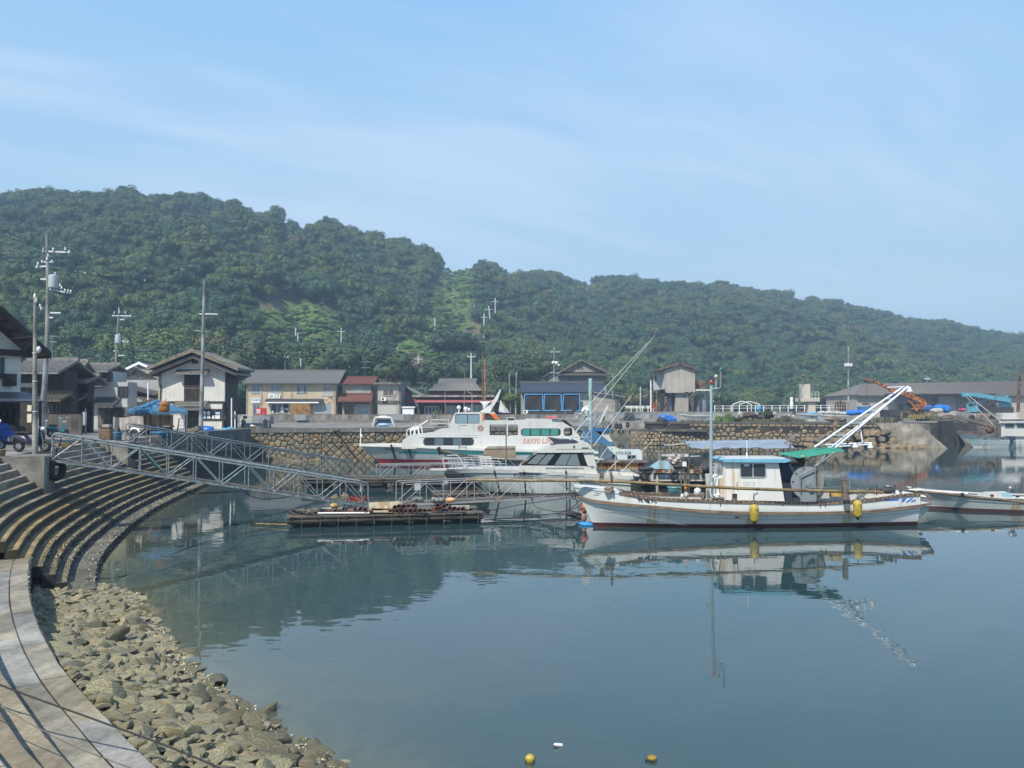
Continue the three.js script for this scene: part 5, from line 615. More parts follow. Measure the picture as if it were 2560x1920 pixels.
const dr=part('net_drum',M(.27,.30,.325,'paint',{roughness:.5,bump:0}),t,(m)=>{const p=c(2022,1208);for(const z of[-34.9,-36.2])m.add(new THREE.CylinderGeometry(.68,.68,.06,36),m4.compose(p.clone().setZ(z),qt.setFromEuler(new THREE.Euler(Math.PI/2,0,0)),ONE));m.add(new THREE.CylinderGeometry(.40,.40,1.3,20),m4.compose(p.clone().setZ(-35.55),qt.setFromEuler(new THREE.Euler(Math.PI/2,0,0)),ONE));});part('drum_hub',X.steel,dr,(m)=>{const p=c(2026,1215);m.add(new THREE.CylinderGeometry(.13,.18,.25,18),m4.compose(p.clone().setZ(-34.78),qt.setFromEuler(new THREE.Euler(Math.PI/2,0,0)),ONE));});part('drum_slots',X.dark,dr,(m)=>{for(let i=0;i<7;i++){const a=1.2+i*.62,p=c(2022,1208);m.box(p.x+Math.cos(a)*.6,p.y+Math.sin(a)*.6,-34.86,.07,.05,.02,0,0,a);}});part('drum_housing',M(.24,.28,.31,'paint',{}),t,(m)=>{const q=[[2004,1256],[2002,1190],[2036,1168],[2042,1200],[2047,1254]];m.loft([q.map(([a,b])=>c(a,b).setZ(-34.82)),q.map(([a,b])=>c(a,b).setZ(-34.87))],true,true);});part('net_pile',M(.05,.045,.045,'cloth',{bump:.03}),t,(m)=>{m.sph(c(2000,1156).setZ(-35.4),.36,1.3,.55,1.2,12);m.sph(c(2062,1213).setZ(-35.4),.22,1.1,1,1.4,10);m.sph(c(1978,1163).setZ(-35.5),.25,1.2,.7,1,10);});part('yellow_float',M(.5,.33,.08,null),t,(m)=>m.sph(c(2023,1155).setZ(-35.5),.17,.8,1.4,.8));part('winch_box',M(.6,.42,.10,'rust',{bump:0}),t,(m)=>{const A=c(2084,1242),B=c(2106,1230);m.bx(A.x,B.x,A.y,B.y,-35.3,-34.8);});part('stern_locker',M(.5,.5,.46,'paint',{}),t,(m)=>{const A=c(2053,1248),B=c(2080,1228);m.bx(A.x,B.x,A.y,B.y,-36.2,-35);});

const aw=part('green_awning',M(.035,.33,.20,'cloth',{roughness:.7}),t,(m)=>{const a=U(1943,1133,36.9),b=U(2085,1115.5,37.3),d=U(1997,1145,34.6),e=U(2113,1127,34.8);m.sheet((u,v)=>{const p=a.clone().lerp(b,u),q=d.clone().lerp(e,u);return p.lerp(q,v).add(V(0,-.12*Math.sin(u*3.14)*Math.sin(v*3.14),0));},12,8,.015);});for(const[p,q]of[[c(2036,1168),c(2086,1130)],[c(2036,1166),c(2064,1138)],[c(2002,1187),c(2036,1170)],[c(2001,1187),c(2001,1226)],[c(2038,1164),c(2041,1254)],[U(1950,1133,36.6),c(1965,1262).setZ(-36.2)],[c(2036,1164).setZ(-36.3),U(2080,1117,37.1)]])part('awning_stay',X.steel,t,(m)=>m.tube(p,q,.023));

const bo=part('lamp_booms',M(.60,.65,.72,null,{roughness:.45}),t,(m)=>{const q=(a,b,z)=>U(a,b,35.2+z);m.tube(q(2036,1118,1.6),q(2258,968,1.6),.046,.046,10).tube(q(2088,1119,.1),q(2271,966,.1),.046,.046,10).tube(q(2081,1115,.8),q(2262,973,.8),.03,.03,8);for(const k of[.2,.4,.6,.8,.97])m.tube(q(2036,1118,1.6).lerp(q(2258,968,1.6),k),q(2088,1119,.1).lerp(q(2271,966,.1),k),.022);m.tube(q(2219,969,1.6),q(2262,967,.8),.03).tube(q(2060,1112,1.7),q(2180,1107,1),.03).tube(q(2070,1118,1),q(2178,1111,0),.03).tube(q(2151,1073,.8),q(2157,1110,.6),.025);});for(const[a,b]of[[2274,975],[2138,1114],[2176,1115]])part('boom_lamp',X.insul,bo,(m)=>m.lathe([[0,.13],[.05,.12],[.06,.06],[.13,-.06],[.10,-.09],[0,-.1]],U(a,b,35.2),12));part('boom_brace',X.dark,t,(m)=>m.tube(U(2118,1110,35.8),U(2150,1062,35.8),.03));

const ms=part('mast',M(.36,.45,.50,'paint',{roughness:.4,bump:0}),t,(m)=>{m.tube(c(1777.5,1262),c(1778,964),.07,.055,12);m.tube(c(1778,972),c(1796,971),.03).pipe([c(1794,971),c(1800,970),c(1801.5,964),c(1801.5,928)],.026,6).tube(c(1790,971),c(1790,948),.026);for(const b of[985,1003,1050,1086,1124])m.tube(c(1775,b),c(1786,b),.02);});part('red_lamp',M(.45,.02,.02,null,{roughness:.25}),ms,(m)=>m.lathe([[0,.09],[.06,.08],[.065,-.04],[.08,-.07],[0,-.09]],c(1778.5,955),12));part('green_lamp',X.lampGreen,ms,(m)=>m.lathe([[0,.06],[.05,.05],[.055,-.03],[0,-.05]],c(1801.5,924),12));part('white_lamp',M(.42,.38,.32,null,{roughness:.3}),ms,(m)=>m.lathe([[0,.1],[.07,.065],[.07,-.025],[.04,-.08],[0,-.08]],c(1790,942),12));part('mast_box',X.shutter,ms,(m)=>{const p=c(1768,1118);m.box(p.x,p.y,p.z,.14,.12,.12);const q=c(1769,1194);m.box(q.x,q.y,q.z,.16,.32,.14);});part('mast_foot',X.steel,t,(m)=>m.bx(c(1769,1200).x,c(1780,1200).x,c(1770,1262).y,c(1770,1225).y,-34.85,-34.65));part('hanging_hoses',M(.6,.58,.5,null),t,(m)=>{m.pipe([c(1781,1205,.1),c(1776,1235,.1),c(1783,1246,.1),c(1787,1215,.1)],.03,6);m.pipe([c(1783,1160,.05),c(1789,1158,.05),c(1790,1185,.05),c(1786,1212,.05)],.012,5);});
part('roof_aerial',X.plainWhite,t,(m)=>{m.tube(c(1879,1146).setZ(-35.4),c(1879,1102).setZ(-35.4),.012).tube(c(1879,1146).setZ(-35.4),c(1879,1134).setZ(-35.4),.03);});
for(const[a,b,d]of[[1505,1182,1215],[1838,1235,1252],[2113,1200,1248]])part('mooring_post',M(.38,.31,.25,'wood',{}),t,(m)=>{const A=F(a===1505?35.5:33.8)(a-5,d),B=F(a===1505?35.5:33.8)(a+5,b);m.bx(A.x,B.x,A.y,B.y,A.z-.16,A.z);});
part('bow_roller',M(.30,.24,.2,'rust',{}),t,(m)=>{const p=U(1520,1226,34.2);m.box(p.x,p.y,p.z,.3,.14,.5).tube(p.clone().add(V(-.15,.1,.2)),p.clone().add(V(.2,.1,.2)),.07);m.tube(U(1529,1228,33.9),U(1529,1182,33.9),.04);});
part('stern_winch',X.dark,t,(m)=>{const p=U(2218,1226,35.6);m.sph(p,.3,1.1,.5,.8);m.tube(p.clone().add(V(-.45,-.2,0)),p.clone().add(V(-.45,.22,0)),.03).tube(p.clone().add(V(.32,-.2,0)),p.clone().add(V(.32,.25,0)),.03);m.sph(U(2262,1228,36.2),.12,2.2,.5,1);});part('winch_cap',X.galv,t,(m)=>m.sph(U(2220,1216,35.6),.16,1.1,.5,1));part('stern_rods',X.galv,t,(m)=>{m.tube(c(2000,1222,.4),c(2108,1217,.4),.022).pipe([U(2108,1217,34.4),U(2113,1223,34.4),U(2120,1236,34.2)],.02,5);m.tube(U(2110,1219,35.8),U(2205,1228,36),.02);});

const gear=(name,label,cat,f,at)=>{const g=thing(name,label,cat,at);f(g);return g;};
gear('tub','light blue plastic tub on the near fishing boat deck','tub',(g)=>{const p=U(1686,1226,35.4);part('bowl',M(.22,.55,.66,'grain',{roughness:.45,bump:0}),g,(m)=>m.lathe([[0,-.16],[.24,-.16],[.29,.12],[.31,.12],[.31,.16],[.27,.16],[.23,-.12],[0,-.12]],p,24));},U(1686,1226,35.4));
gear('net_basket','pale netting bundle on the near boat rail','basket',(g)=>{const p=U(1716,1238,34.6);part('netting',M(.5,.5,.46,'cloth',{bump:.02}),g,(m)=>m.sph(p,.13,.9,1,.9));part('float',X.plainWhite,g,(m)=>m.sph(p.clone().add(V(-.18,-.03,0)),.06,1,1.5,1));},U(1716,1238,34.6));
gear('coiled_rope','brown rope coil leaning beside the near boat mast','rope',(g)=>{const p=U(1758,1240,34.8);part('coil',M(.42,.33,.2,'grain',{}),g,(m)=>{for(let i=0;i<4;i++)m.add(new THREE.TorusGeometry(.15-i*.015,.014,5,18),m4.compose(p.clone().add(V(0,-.02*i,.02*i)),qt.setFromEuler(new THREE.Euler(.3*i,.5+i*.2,.5)),ONE));});},U(1758,1240,34.8));
gear('jerry_can','white plastic can hanging beside the near boat mast','can',(g)=>{const p=U(1744,1227,35.2);part('body',M(.62,.64,.68,null,{roughness:.4}),g,(m)=>m.lathe([[0,.17],[.05,.17],[.06,.12],[.14,.06],[.15,-.15],[0,-.17]],p,14));part('cap',X.blueTub,g,(m)=>m.sph(p.clone().add(V(0,.19,0)),.04));},U(1744,1227,35.2));
gear('marker_float','small orange lamp float on a stick at the near boat side','float',(g)=>{const p=U(1714,1219,35.3);part('float',X.orange,g,(m)=>m.sph(p,.07,1,1.2,1));part('legs',X.timberGrey,g,(m)=>m.tube(p,p.clone().add(V(-.08,-.3,0)),.015).tube(p,p.clone().add(V(.06,-.3,0)),.015));},U(1714,1219,35.3));
stickFender('yellow fender hanging below the cabin of the near fishing boat',U(1886,1283,33.4),.175,.72);stickFender('yellow fender near the stern of the near fishing boat',U(2144,1272,33.9),.175,.72);
const bp=thing('bamboo_pole','long bamboo pole lying along the rail of the near fishing boat','pole',U(1700,1215,33.5));part('culm',X.bamboo,bp,(m)=>{const pts=[[1168,1200,34.8],[1330,1201,34.4],[1516,1203,34],[1700,1213,33.7],[1850,1221,33.6],[2000,1226,33.7],[2207,1231,34.4]].map(([a,b,d])=>U(a,b,d));m.pipe(pts,.062,9,60);});part('nodes',M(.36,.27,.14,null),bp,(m)=>{for(let i=0;i<30;i++){const a=1200+i*34,p=[[1168,1200,34.8],[1330,1201,34.4],[1516,1203,34],[1700,1213,33.7],[1850,1221,33.6],[2000,1226,33.7],[2207,1231,34.4]];let k=1;while(k<6&&p[k][0]<a)k++;const u=(a-p[k-1][0])/(p[k][0]-p[k-1][0]),q=U(a,lerp(p[k-1][1],p[k][1],u),lerp(p[k-1][2],p[k][2],u));m.tube(q,q.clone().add(V(.035,-.001,0)),.07,.07,9);}});part('pale_bands',M(.62,.55,.36,'wood',{}),bp,(m)=>{for(const[a,b,d]of[[1318,1201,34.4],[1504,1203,34.05]])m.tube(U(a,b,d),U(a+16,b+.3,d),.067,.067,9);});
}
// ------ 2. the sport fisher moored behind it
{
const H=new Hull({B:[hx(1102,49.6),-49.6],S:[hx(1598,48.6),-48.6],rake:2.2,pw:.7,sheer:[[0,1.36],[.2,1.44],[.45,1.42],[.7,1.28],[1,1.06]],half:[[0,.04],[.06,.55],[.16,1.05],[.34,1.5],[.6,1.65],[1,1.5]],wl:[[0,0],[.1,.25],[.25,.8],[.5,1.3],[1,1.35]]});
const t=thing('sport_boat','white sport fishing cruiser with flybridge and tall outriggers','motorboat',H.at()),c=F(47.4),far=-50;
part('hull',M(.72,.78,.80,'plaster',{roughness:.3,bump:0}),t,(m)=>H.skin(m,()=>.10,(q)=>H.sh(q)-.17,{nT:50,nY:9}));part('bottom_paint',X.maroon,t,(m)=>H.skin(m,()=>-.35,()=>.098,{nT:36,nY:4}));part('topside_band',X.gel,t,(m)=>{H.skin(m,(q)=>H.sh(q)-.19,(q)=>H.sh(q),{nT:50,nY:3,off:.02});H.deck(m,(q)=>H.sh(q)-.01,{t0:0,t1:.62});H.deck(m,(q)=>H.sh(q)-.55,{t0:.6,t1:1});});part('rub_strake',M(.30,.33,.35,null),t,(m)=>H.rail(m,(q)=>H.sh(q)-.17,.05,.04,{off:.035,n:44}));part('coaming',X.gel,t,(m)=>H.rail(m,(q)=>H.sh(q)+.02,.22,.5,{t0:.7,t1:1,off:0,n:14}));
part('bow_pulpit',X.gel,t,(m)=>{m.box(hx(1108,49.4)-.1,1.33,-49.5,1.3,.09,.5);});part('anchor_roller',X.black,t,(m)=>{m.loft([[c(1109,1183),c(1156,1186),c(1150,1199),c(1118,1197)],[c(1109,1183),c(1156,1186),c(1150,1199),c(1118,1197)].map((p)=>p.clone().setZ(-49.8))],true,true,.4);});part('swim_platform',X.gel,t,(m)=>m.box(H.S[0]+.55,.42,H.S[1],1.2,.12,2.6));
const roof=[[1302,1163],[1344,1131],[1458,1131],[1470,1164],[1495,1184],[1290,1184]];
part('cabin',X.gel,t,(m)=>{const q=[[1296,1176],[1304,1163],[1470,1165],[1488,1168],[1497,1188],[1296,1180]];m.loft([q.map(([a,b])=>c(a,b)),q.map(([a,b])=>c(a,b).setZ(far))],true,true,.4);const p=[[1453,1131],[1484,1131],[1492,1170],[1466,1166]];m.loft([p.map(([a,b])=>c(a,b)),p.map(([a,b])=>c(a,b).setZ(far))],true,true,.4);});
const gl=part('cabin_glazing',M(.012,.014,.018,null,{roughness:.08}),t,(m)=>{const q=[[1303,1163],[1345,1131],[1457,1131],[1469,1165]];m.loft([q.map(([a,b])=>c(a,b,.012)),q.map(([a,b])=>c(a,b).setZ(far-.012))],true,true,.3);});for(const q of[[[1318,1159],[1346,1134],[1366,1134],[1342,1161]],[[1345,1161],[1370,1134],[1388,1134],[1366,1162]],[[1386,1162],[1405,1134],[1428,1134],[1414,1163]],[[1416,1163],[1430,1134],[1442,1134],[1451,1164]]])part('pane',M(.16,.20,.21,null,{roughness:.12}),gl,(m)=>m.loft([q.map(([a,b])=>c(a,b,.016)),q.map(([a,b])=>c(a,b,.024))],true,true));
part('flybridge',X.gel,t,(m)=>{const q=[[1342,1130],[1360,1122],[1392,1111],[1440,1109],[1462,1104],[1472,1108],[1479,1120],[1488,1127],[1488,1131],[1346,1132]];m.loft([q.map(([a,b])=>c(a,b,.1)),q.map(([a,b])=>c(a,b).setZ(far-.1))],true,true,.5);});part('flybridge_groove',M(.35,.36,.37,null),t,(m)=>m.bar(c(1390,1123,.11),c(1480,1122,.11),.03,.01,V(0,0,1)));part('wind_screen',M(.045,.05,.075,null,{roughness:.15}),t,(m)=>{const q=[[1371,1094],[1400,1099],[1440,1101],[1446,1105],[1440,1109],[1388,1110]];m.loft([q.map(([a,b])=>c(a,b,-.15)),q.map(([a,b])=>c(a,b).setZ(far+.15))],true,true,.4);});part('model_plate',M(.12,.13,.15,null),t,(m)=>{const A=c(1454,1122),B=c(1471,1118);m.bx(A.x,B.x,A.y,B.y,A.z+.1,A.z+.115);m.sph(c(1435,1117,.11),.07,1,1.3,.3);const C=c(1476,1168);m.add(new THREE.TorusGeometry(.06,.015,5,12),m4.makeTranslation(C.x+.1,C.y,C.z+.01));});
part('hand_rail',X.chrome,t,(m)=>{m.tube(c(1363,1168,.06),c(1458,1168,.06),.018);for(const a of[1365,1396,1428,1456])m.tube(c(a,1168,.06),c(a,1168,-.02),.014);});
part('lettering',M(.05,.055,.07,null),t,(m)=>{const p=H.pt(.37,1.0,1,.04),q=H.pt(.44,1.0,1,.04),d=q.clone().sub(p);m.text(fontSerif,'Fugue II',.27,p,d,V(0,1,.5),.008,.1);});
part('bow_rail',M(.5,.52,.53,null,{roughness:.6}),t,(m)=>{for(const s of[1,-1]){const top=[],n=9;for(let i=0;i<=n;i++){const q=.02+i*.034,b=H.pt(q,H.sh(q),s,-.1),k=b.clone().add(V(-.12,.62-.02*i,0));top.push(k);m.tube(b,k,.014);}m.pipe(top,.018,6,40);m.pipe(top.map((p)=>p.clone().add(V(.05,-.3,0))),.012,5,40);}const p=U(1102,1165,49.2);m.pipe([U(1118,1139,49.2),U(1143,1139,49.2),U(1150,1146,49.2),U(1160,1166,49.2)],.03,6);});
part('anchor_windlass',X.gel,t,(m)=>m.lathe([[0,.14],[.12,.12],[.13,-.1],[0,-.1]],U(1163,1166,49),12));part('folded_ladder',M(.62,.60,.56,null),t,(m)=>{for(let i=0;i<5;i++){const A=U(1198+i,1142+i*5.4,48.6),B=U(1227+i,1142+i*5.4,48.6);m.bar(A,B,.06,.05);}m.tube(U(1200,1140,48.6),U(1206,1168,48.6),.02).tube(U(1224,1140,48.6),U(1230,1168,48.6),.02);});
const tw=part('tuna_tower',X.chrome,t,(m)=>{const q=(a,b,z)=>U(a,b,z);for(const z of[47.6,49.8]){m.tube(q(1407,1130,z),q(1462,1043,z),.035).tube(q(1412,1172,z),q(1500,1040,z+.1),.035).tube(q(1478,1125,z),q(1479,1041,z),.035).tube(q(1476,1128,z),q(1480,1060,z),.03).tube(q(1450,1061,z),q(1479,1061,z),.025).tube(q(1436,1093,z),q(1479,1093,z),.025).tube(q(1455,1075,z),q(1479,1110,z),.02).tube(q(1479,1073,z),q(1462,1043,z),.02);}for(const[a,b]of[[1462,1043],[1479,1041],[1450,1061],[1479,1061],[1436,1093],[1479,1093]])m.tube(q(a,b,47.6),q(a,b,49.8),.022);});part('tower_hoop',M(.2,.21,.23,null),tw,(m)=>m.pipe([U(1446,1040,47.6),U(1452,1036,47.6),U(1470,1035,47.6),U(1486,1038,47.6)],.035,6));part('radar',X.insul,tw,(m)=>{m.lathe([[0,.1],[.16,.09],[.19,0],[.16,-.08],[0,-.1]],U(1463,1023,48.4),16);m.sph(U(1457,1027,48.2),.10);m.sph(U(1470,1026,48.2),.10);m.box(U(1463,1032,48.4).x,U(1463,1032,48.4).y,-48.4,.3,.3,.3);m.box(U(1467,1016,48.4).x,U(1467,1016,48.4).y,-48.4,.28,.07,.1);});part('control_box',M(.48,.50,.50,null),tw,(m)=>{const p=U(1469,1048,48.6);m.box(p.x,p.y+.1,p.z,.3,.28,.5);});
part('outrigger',M(.58,.60,.62,null,{roughness:.7}),t,(m)=>m.tube(U(1424,1100,47.6),U(1638,837,47.2),.02,.010,7),'long silver outrigger reaching highest');part('outrigger',M(.58,.60,.62,null,{roughness:.7}),t,(m)=>m.tube(U(1440,1046,50),U(1618,858,50.6),.02,.010,7));part('outrigger',M(.58,.60,.62,null,{roughness:.7}),t,(m)=>m.tube(U(1484,1115,47.8),U(1579,988,47.6),.024,.014,7));part('fishing_rods',M(.55,.55,.52,null,{roughness:.4}),t,(m)=>{m.tube(U(1541,1192,47.6),U(1624,1109,47.5),.022,.012).tube(U(1514,1182,47.6),U(1548,1148,47.6),.02).tube(U(1624,1109,47.5),U(1680,1054,47.3),.010,.004).tube(U(1482,1172,47.6),U(1518,1120,47.6),.02);m.tube(U(1538,1180,48),U(1538,1120,48),.018);});
for(const[a,b,cc,d]of[[1236,1178,1250,1233],[1310,1180,1315,1238],[1415,1178,1417,1226],[1527,1182,1529,1208]]){const p=thing('rope_fender',`black rope fender on the sport cruiser side, ${a === 1236 ? 'before its name' : a === 1310 ? 'over its name' : a === 1415 ? 'below its cabin' : 'at its stern'}`,'fender',U(a,b,47));part('bar',X.black,p,(m)=>m.tube(U(a,b,47),U(cc,d,47.3),.055,.045,8));part('lanyard',X.ropeDark,p,(m)=>m.tube(U(a,b,47),U(a-1,b-6,47.3),.015));}
const wh=part('whip_mast',M(.12,.11,.10,null),t,(m)=>{m.tube(U(1266,1158,49.3),U(1265,1060,49.3),.04,.03);for(const a of[1245,1288])m.tube(U(1266,1142,49.3),U(a,1165,49),.022);m.tube(U(1267,1090,49.3),U(1295,1080,49.3),.03);});
}
// ------ 3. the white ferry
{
const H=new Hull({B:[hx(899,77.6),-77.6],S:[hx(1500,76),-76],rake:2.0,pw:.75,sheer:[[0,1.68],[.2,1.66],[.5,1.42],[1,1.15]],half:[[0,.05],[.05,.7],[.14,1.5],[.3,2.1],[.6,2.3],[1,2.2]],wl:[[0,0],[.1,.5],[.25,1.2],[.5,1.8],[1,1.9]]});
const t=thing('ferry','white passenger ferry with teal stripes and red lettering by the stone wall','ferry',H.at()),c=F(75.2),zf=-78.6,w=M(.86,.88,.89,'plaster',{roughness:.3,bump:0});
part('hull',M(.70,.76,.79,'plaster',{roughness:.35,bump:0}),t,(m)=>H.skin(m,()=>.46,(q)=>H.sh(q),{nT:50,nY:9}));part('bottom_paint',X.redPaint,t,(m)=>H.skin(m,()=>-.4,()=>.43,{nT:40,nY:5}));part('boot_line',X.gel,t,(m)=>H.skin(m,()=>.43,()=>.50,{nT:40,nY:1,off:.015}));part('foredeck',w,t,(m)=>H.deck(m,(q)=>H.sh(q)-.06,{}));part('gunwale',w,t,(m)=>H.rail(m,(q)=>H.sh(q)+.1,.14,.22,{off:.05,n:44}));
part('teal_stripe',X.teal,t,(m)=>{H.skin(m,(q)=>1.0-.1*q,(q)=>1.2-.1*q,{t0:.16,t1:1,nT:40,nY:1,off:.02,transom:false});H.rail(m,(q)=>H.sh(q)-.16,.05,.05,{t0:.35,off:.05});});
part('bow_lettering',M(.12,.14,.16,null),t,(m)=>{for(let i=0;i<7;i++){const q=.075+i*.0115,y=1.33;m.bar(H.pt(q,y,1,.03),H.pt(q+.006,y+.01,1,.03),.05,.01,V(0,0,1));if(i>2){m.bar(H.pt(q+.003,y-.1,1,.03),H.pt(q+.003,y+.1,1,.03),.05,.01,V(0,0,1));m.bar(H.pt(q,y-.08,1,.03),H.pt(q+.007,y-.08,1,.03),.04,.01,V(0,0,1));m.bar(H.pt(q,y+.09,1,.03),H.pt(q+.007,y+.09,1,.03),.04,.01,V(0,0,1));}}});
const prof=[[1004,1120],[1006,1101],[1024,1088],[1081,1081],[1097,1073],[1121,1071],[1123,1060],[1137,1033],[1142,1031],[1199,1030],[1206,1033],[1213,1050],[1246,1051],[1313,1050],[1317,1047],[1392,1048],[1404,1054],[1432,1070],[1450,1092],[1452,1122]],all=[...prof,[1452,1126],[1004,1122]];
const holes=[[1224,1061,1265,1088,.1],[1270,1061,1295,1088,.1],[1058,1094.5,1185,1114,.32],[1138,1035,1199,1059,.12],[1302,1071,1402,1090,.31],[1409,1069,1431,1090,.28]];
const plate=(m,z0,z1)=>{const s=new THREE.Shape(all.map(([a,b])=>{const p=c(a,b);return new THREE.Vector2(p.x,p.y);}));for(const[a,b,cc,d,r]of holes)s.holes.push(rrPath(c,a,b,cc,d,r));const g=new THREE.ExtrudeGeometry(s,{depth:z1-z0,bevelEnabled:false,curveSegments:8});g.translate(0,0,z0);m.add(g);};
part('superstructure',w,t,(m)=>{plate(m,-75.35,-75.2);plate(m,zf,zf+.15);m.loft(prof.map(([a,b])=>{const p=c(a,b);return[p.clone().setZ(-75.2),p.clone().setZ(zf)];}),false,false,.35);});
const oval=part('saloon_window',X.dark,t,(m)=>roundedRect(m,c,1056,1092.5,1187,1116,.38,-.4,-.03));for(let i=0;i<5;i++)part('pane',i%2?X.glassBlue:X.glass,oval,(m)=>{const a=1064+i*23,A=c(a,1113),B=c(a+21,1095.5);m.bx(A.x,B.x,A.y,B.y,A.z-.028,A.z-.01);});
const wh=part('wheelhouse_window',X.dark,t,(m)=>roundedRect(m,c,1136,1033,1201,1061,.15,-.4,-.03));for(let i=0;i<2;i++)part('pane',M(.20,.30,.36,null,{roughness:.08}),wh,(m)=>roundedRect(m,c,1140+i*30,1037,1168+i*30,1058,.08,-.028,-.01));const fwn=part('front_window',X.dark,t,(m)=>{const A=c(1124.5,1058),B=c(1136,1036);m.loft([[A.clone().setZ(-75.5),B.clone().setZ(-75.5)],[A.clone().setZ(zf+.4),B.clone().setZ(zf+.4)]].map((r)=>r.map((p)=>p.add(V(-.05,.02,0)))));});part('pane',X.glassBlue,fwn,(m)=>{for(let i=0;i<3;i++){const A=c(1124.8,1057),B=c(1135.6,1037),z=-75.6-i*.95;m.loft([[A.clone().setZ(z),B.clone().setZ(z)],[A.clone().setZ(z-.8),B.clone().setZ(z-.8)]].map((r)=>r.map((p)=>p.add(V(-.07,.03,0)))));}});
const rw=part('rear_window',X.dark,t,(m)=>roundedRect(m,c,1300,1069.5,1404,1091.5,.36,-.4,-.03));const tg=M(.08,.36,.30,'cloth',{roughness:.25,bump:0});[[1306,1324],[1328,1350],[1353,1373],[1377,1395]].forEach(([a,b])=>part('pane',tg,rw,(m)=>{const A=c(a,1088.5),B=c(b,1072.5);m.bx(A.x,B.x,A.y,B.y,A.z-.028,A.z-.01);}));
for(let i=0;i<4;i++)part('orange_stripe',M(.78,.20,.02,null,{roughness:.5}),t,(m)=>{{const A=c(1205,1038+i*4),B=c(1211,1035+i*4);m.bx(A.x,B.x,A.y,B.y,A.z+.01,A.z+.05);m.bar(c(1224+i*4,1035.5+i*4,.03),c(1240+i*3,1035.5+i*4,.03),.1,.03,V(0,0,1));}});part('engine_intake',X.dark,t,(m)=>{const q=[[1212,1034],[1226,1034],[1240,1050],[1212,1050]];m.loft([q.map(([a,b])=>c(a,b,-.02)),q.map(([a,b])=>c(a,b,-1.2))],true,true);const A=c(1269,1051),B=c(1285,1045);m.bx(A.x,B.x,A.y,B.y,A.z-1,A.z);});part('intake_box',w,t,(m)=>{const A=c(1267,1052),B=c(1287,1043.5);m.bx(A.x,B.x,A.y+.02,B.y,A.z-1.2,A.z-.2);});part('funnel_fin',w,t,(m)=>{const q=[[1199,1030],[1236,1030],[1244,1050],[1240,1050],[1228,1033.5],[1203,1033.5]];m.loft([q.map(([a,b])=>c(a,b,.0)),q.map(([a,b])=>c(a,b,-3))],true,true);});
const ms=part('raked_mast',w,t,(m)=>{const q=[[1199,1030],[1225,1012],[1240,990],[1250,973],[1253,974],[1245,998],[1231,1020],[1226,1031]];m.loft([q.map(([a,b])=>c(a,b,-1.1)),q.map(([a,b])=>c(a,b,-2.1))],true,true,.4);m.tube(c(1228,1003,-1.6),c(1248,1003,-1.6),.05);});part('radar',X.insul,ms,(m)=>{const p=c(1213,1008,-1.4);m.box(p.x,p.y+.1,p.z,.9,.14,.16);m.lathe([[0,.1],[.28,.06],[.3,-.1],[.2,-.25],[.22,-.6],[0,-.6]],p,14);});part('deck_lamps',X.insul,t,(m)=>{for(const[a,b]of[[1147,1019],[1164,1022]]){const p=c(a,b,-1);m.sph(p,.2);m.tube(p,c(a,1031,-1),.07);}m.sph(c(1172,1024,-1.2),.16);});part('aerial',M(.35,.3,.28,null),t,(m)=>{m.tube(c(1113,1072,-1.2),c(1113,978,-1.2),.035,.02).tube(c(1160,1031,-1),c(1162,930,-1),.03,.015).tube(c(1180,1031,-1),c(1180,985,-1),.035,.03);m.tube(c(1168,979,-1),c(1180,984,-1),.03);});
part('bow_railing',X.plainWhite,t,(m)=>{for(const z of[-75.5,-78.2]){m.poly([c(1016,1092).setZ(z),c(1016,1076).setZ(z),c(1035,1066.5).setZ(z),c(1037,1085).setZ(z)],.045,6).poly([c(1025,1088).setZ(z),c(1026,1077).setZ(z),c(1045,1068).setZ(z),c(1047,1085).setZ(z)],.045,6);}m.tube(c(901,1116,-2.2),c(902,1071,-2.2),.06,.05);m.tube(c(902,1085,-2.2),c(904,1092,-2.2),.12);});part('side_door_line',M(.5,.52,.53,null),t,(m)=>{m.poly([c(1156,1088,.01),c(1202,1088,.01),c(1202,1118,.01)],.014,4);m.poly([c(1050,1093,.02),c(1195,1093,.02)],.02,4);m.tube(c(1050,1069,0),c(1085,1069,.02),.02);});part('name_plate',M(.15,.16,.2,null),t,(m)=>{for(let i=0;i<5;i++){const p=c(1150+i*4,1063.5,.01);m.box(p.x,p.y,p.z,.1,.07,.01);}});
part('lettering',M(.50,.11,.07,null,{roughness:.6}),t,(m)=>m.text(fontLight,'SANYO LINE',.43,c(1306,1108.5,.008),V(1,0,0),UP,.012,.28,.78));const lg=part('emblem',M(.40,.06,.05,null),t,(m)=>{const p=c(1201,1070.5,.012);m.add(new THREE.TorusGeometry(.20,.028,6,24),m4.makeTranslation(p.x,p.y,p.z));for(let i=0;i<8;i++){const a=i*Math.PI/4+.2;m.bar(p.clone().add(V(Math.cos(a)*.2,Math.sin(a)*.2,0)),p.clone().add(V(Math.cos(a)*.3,Math.sin(a)*.3,0)),.045,.012,V(0,0,1));}m.text(fontSans,'SMF',.11,p.clone().add(V(-.155,-.055,0)),V(1,0,0),UP,.01);});
part('solar_panel',M(.05,.045,.05,null,{roughness:.2}),t,(m)=>{const q=[[1402,1050],[1410,1049],[1431,1064],[1424,1067]];m.loft([q.map(([a,b])=>c(a,b,-.3)),q.map(([a,b])=>c(a,b,-2.6))],true,true);});part('rear_canopy',M(.50,.54,.56,'cloth',{}),t,(m)=>m.sheet((u,v)=>U(lerp(1378,1472,u),lerp(1046,1043,u)+3*Math.sin(u*3),75+v*3),8,3,.04));part('life_raft',M(.55,.10,.10,null),t,(m)=>m.tube(c(1366,1044,-1),c(1392,1043.5,-1),.09));
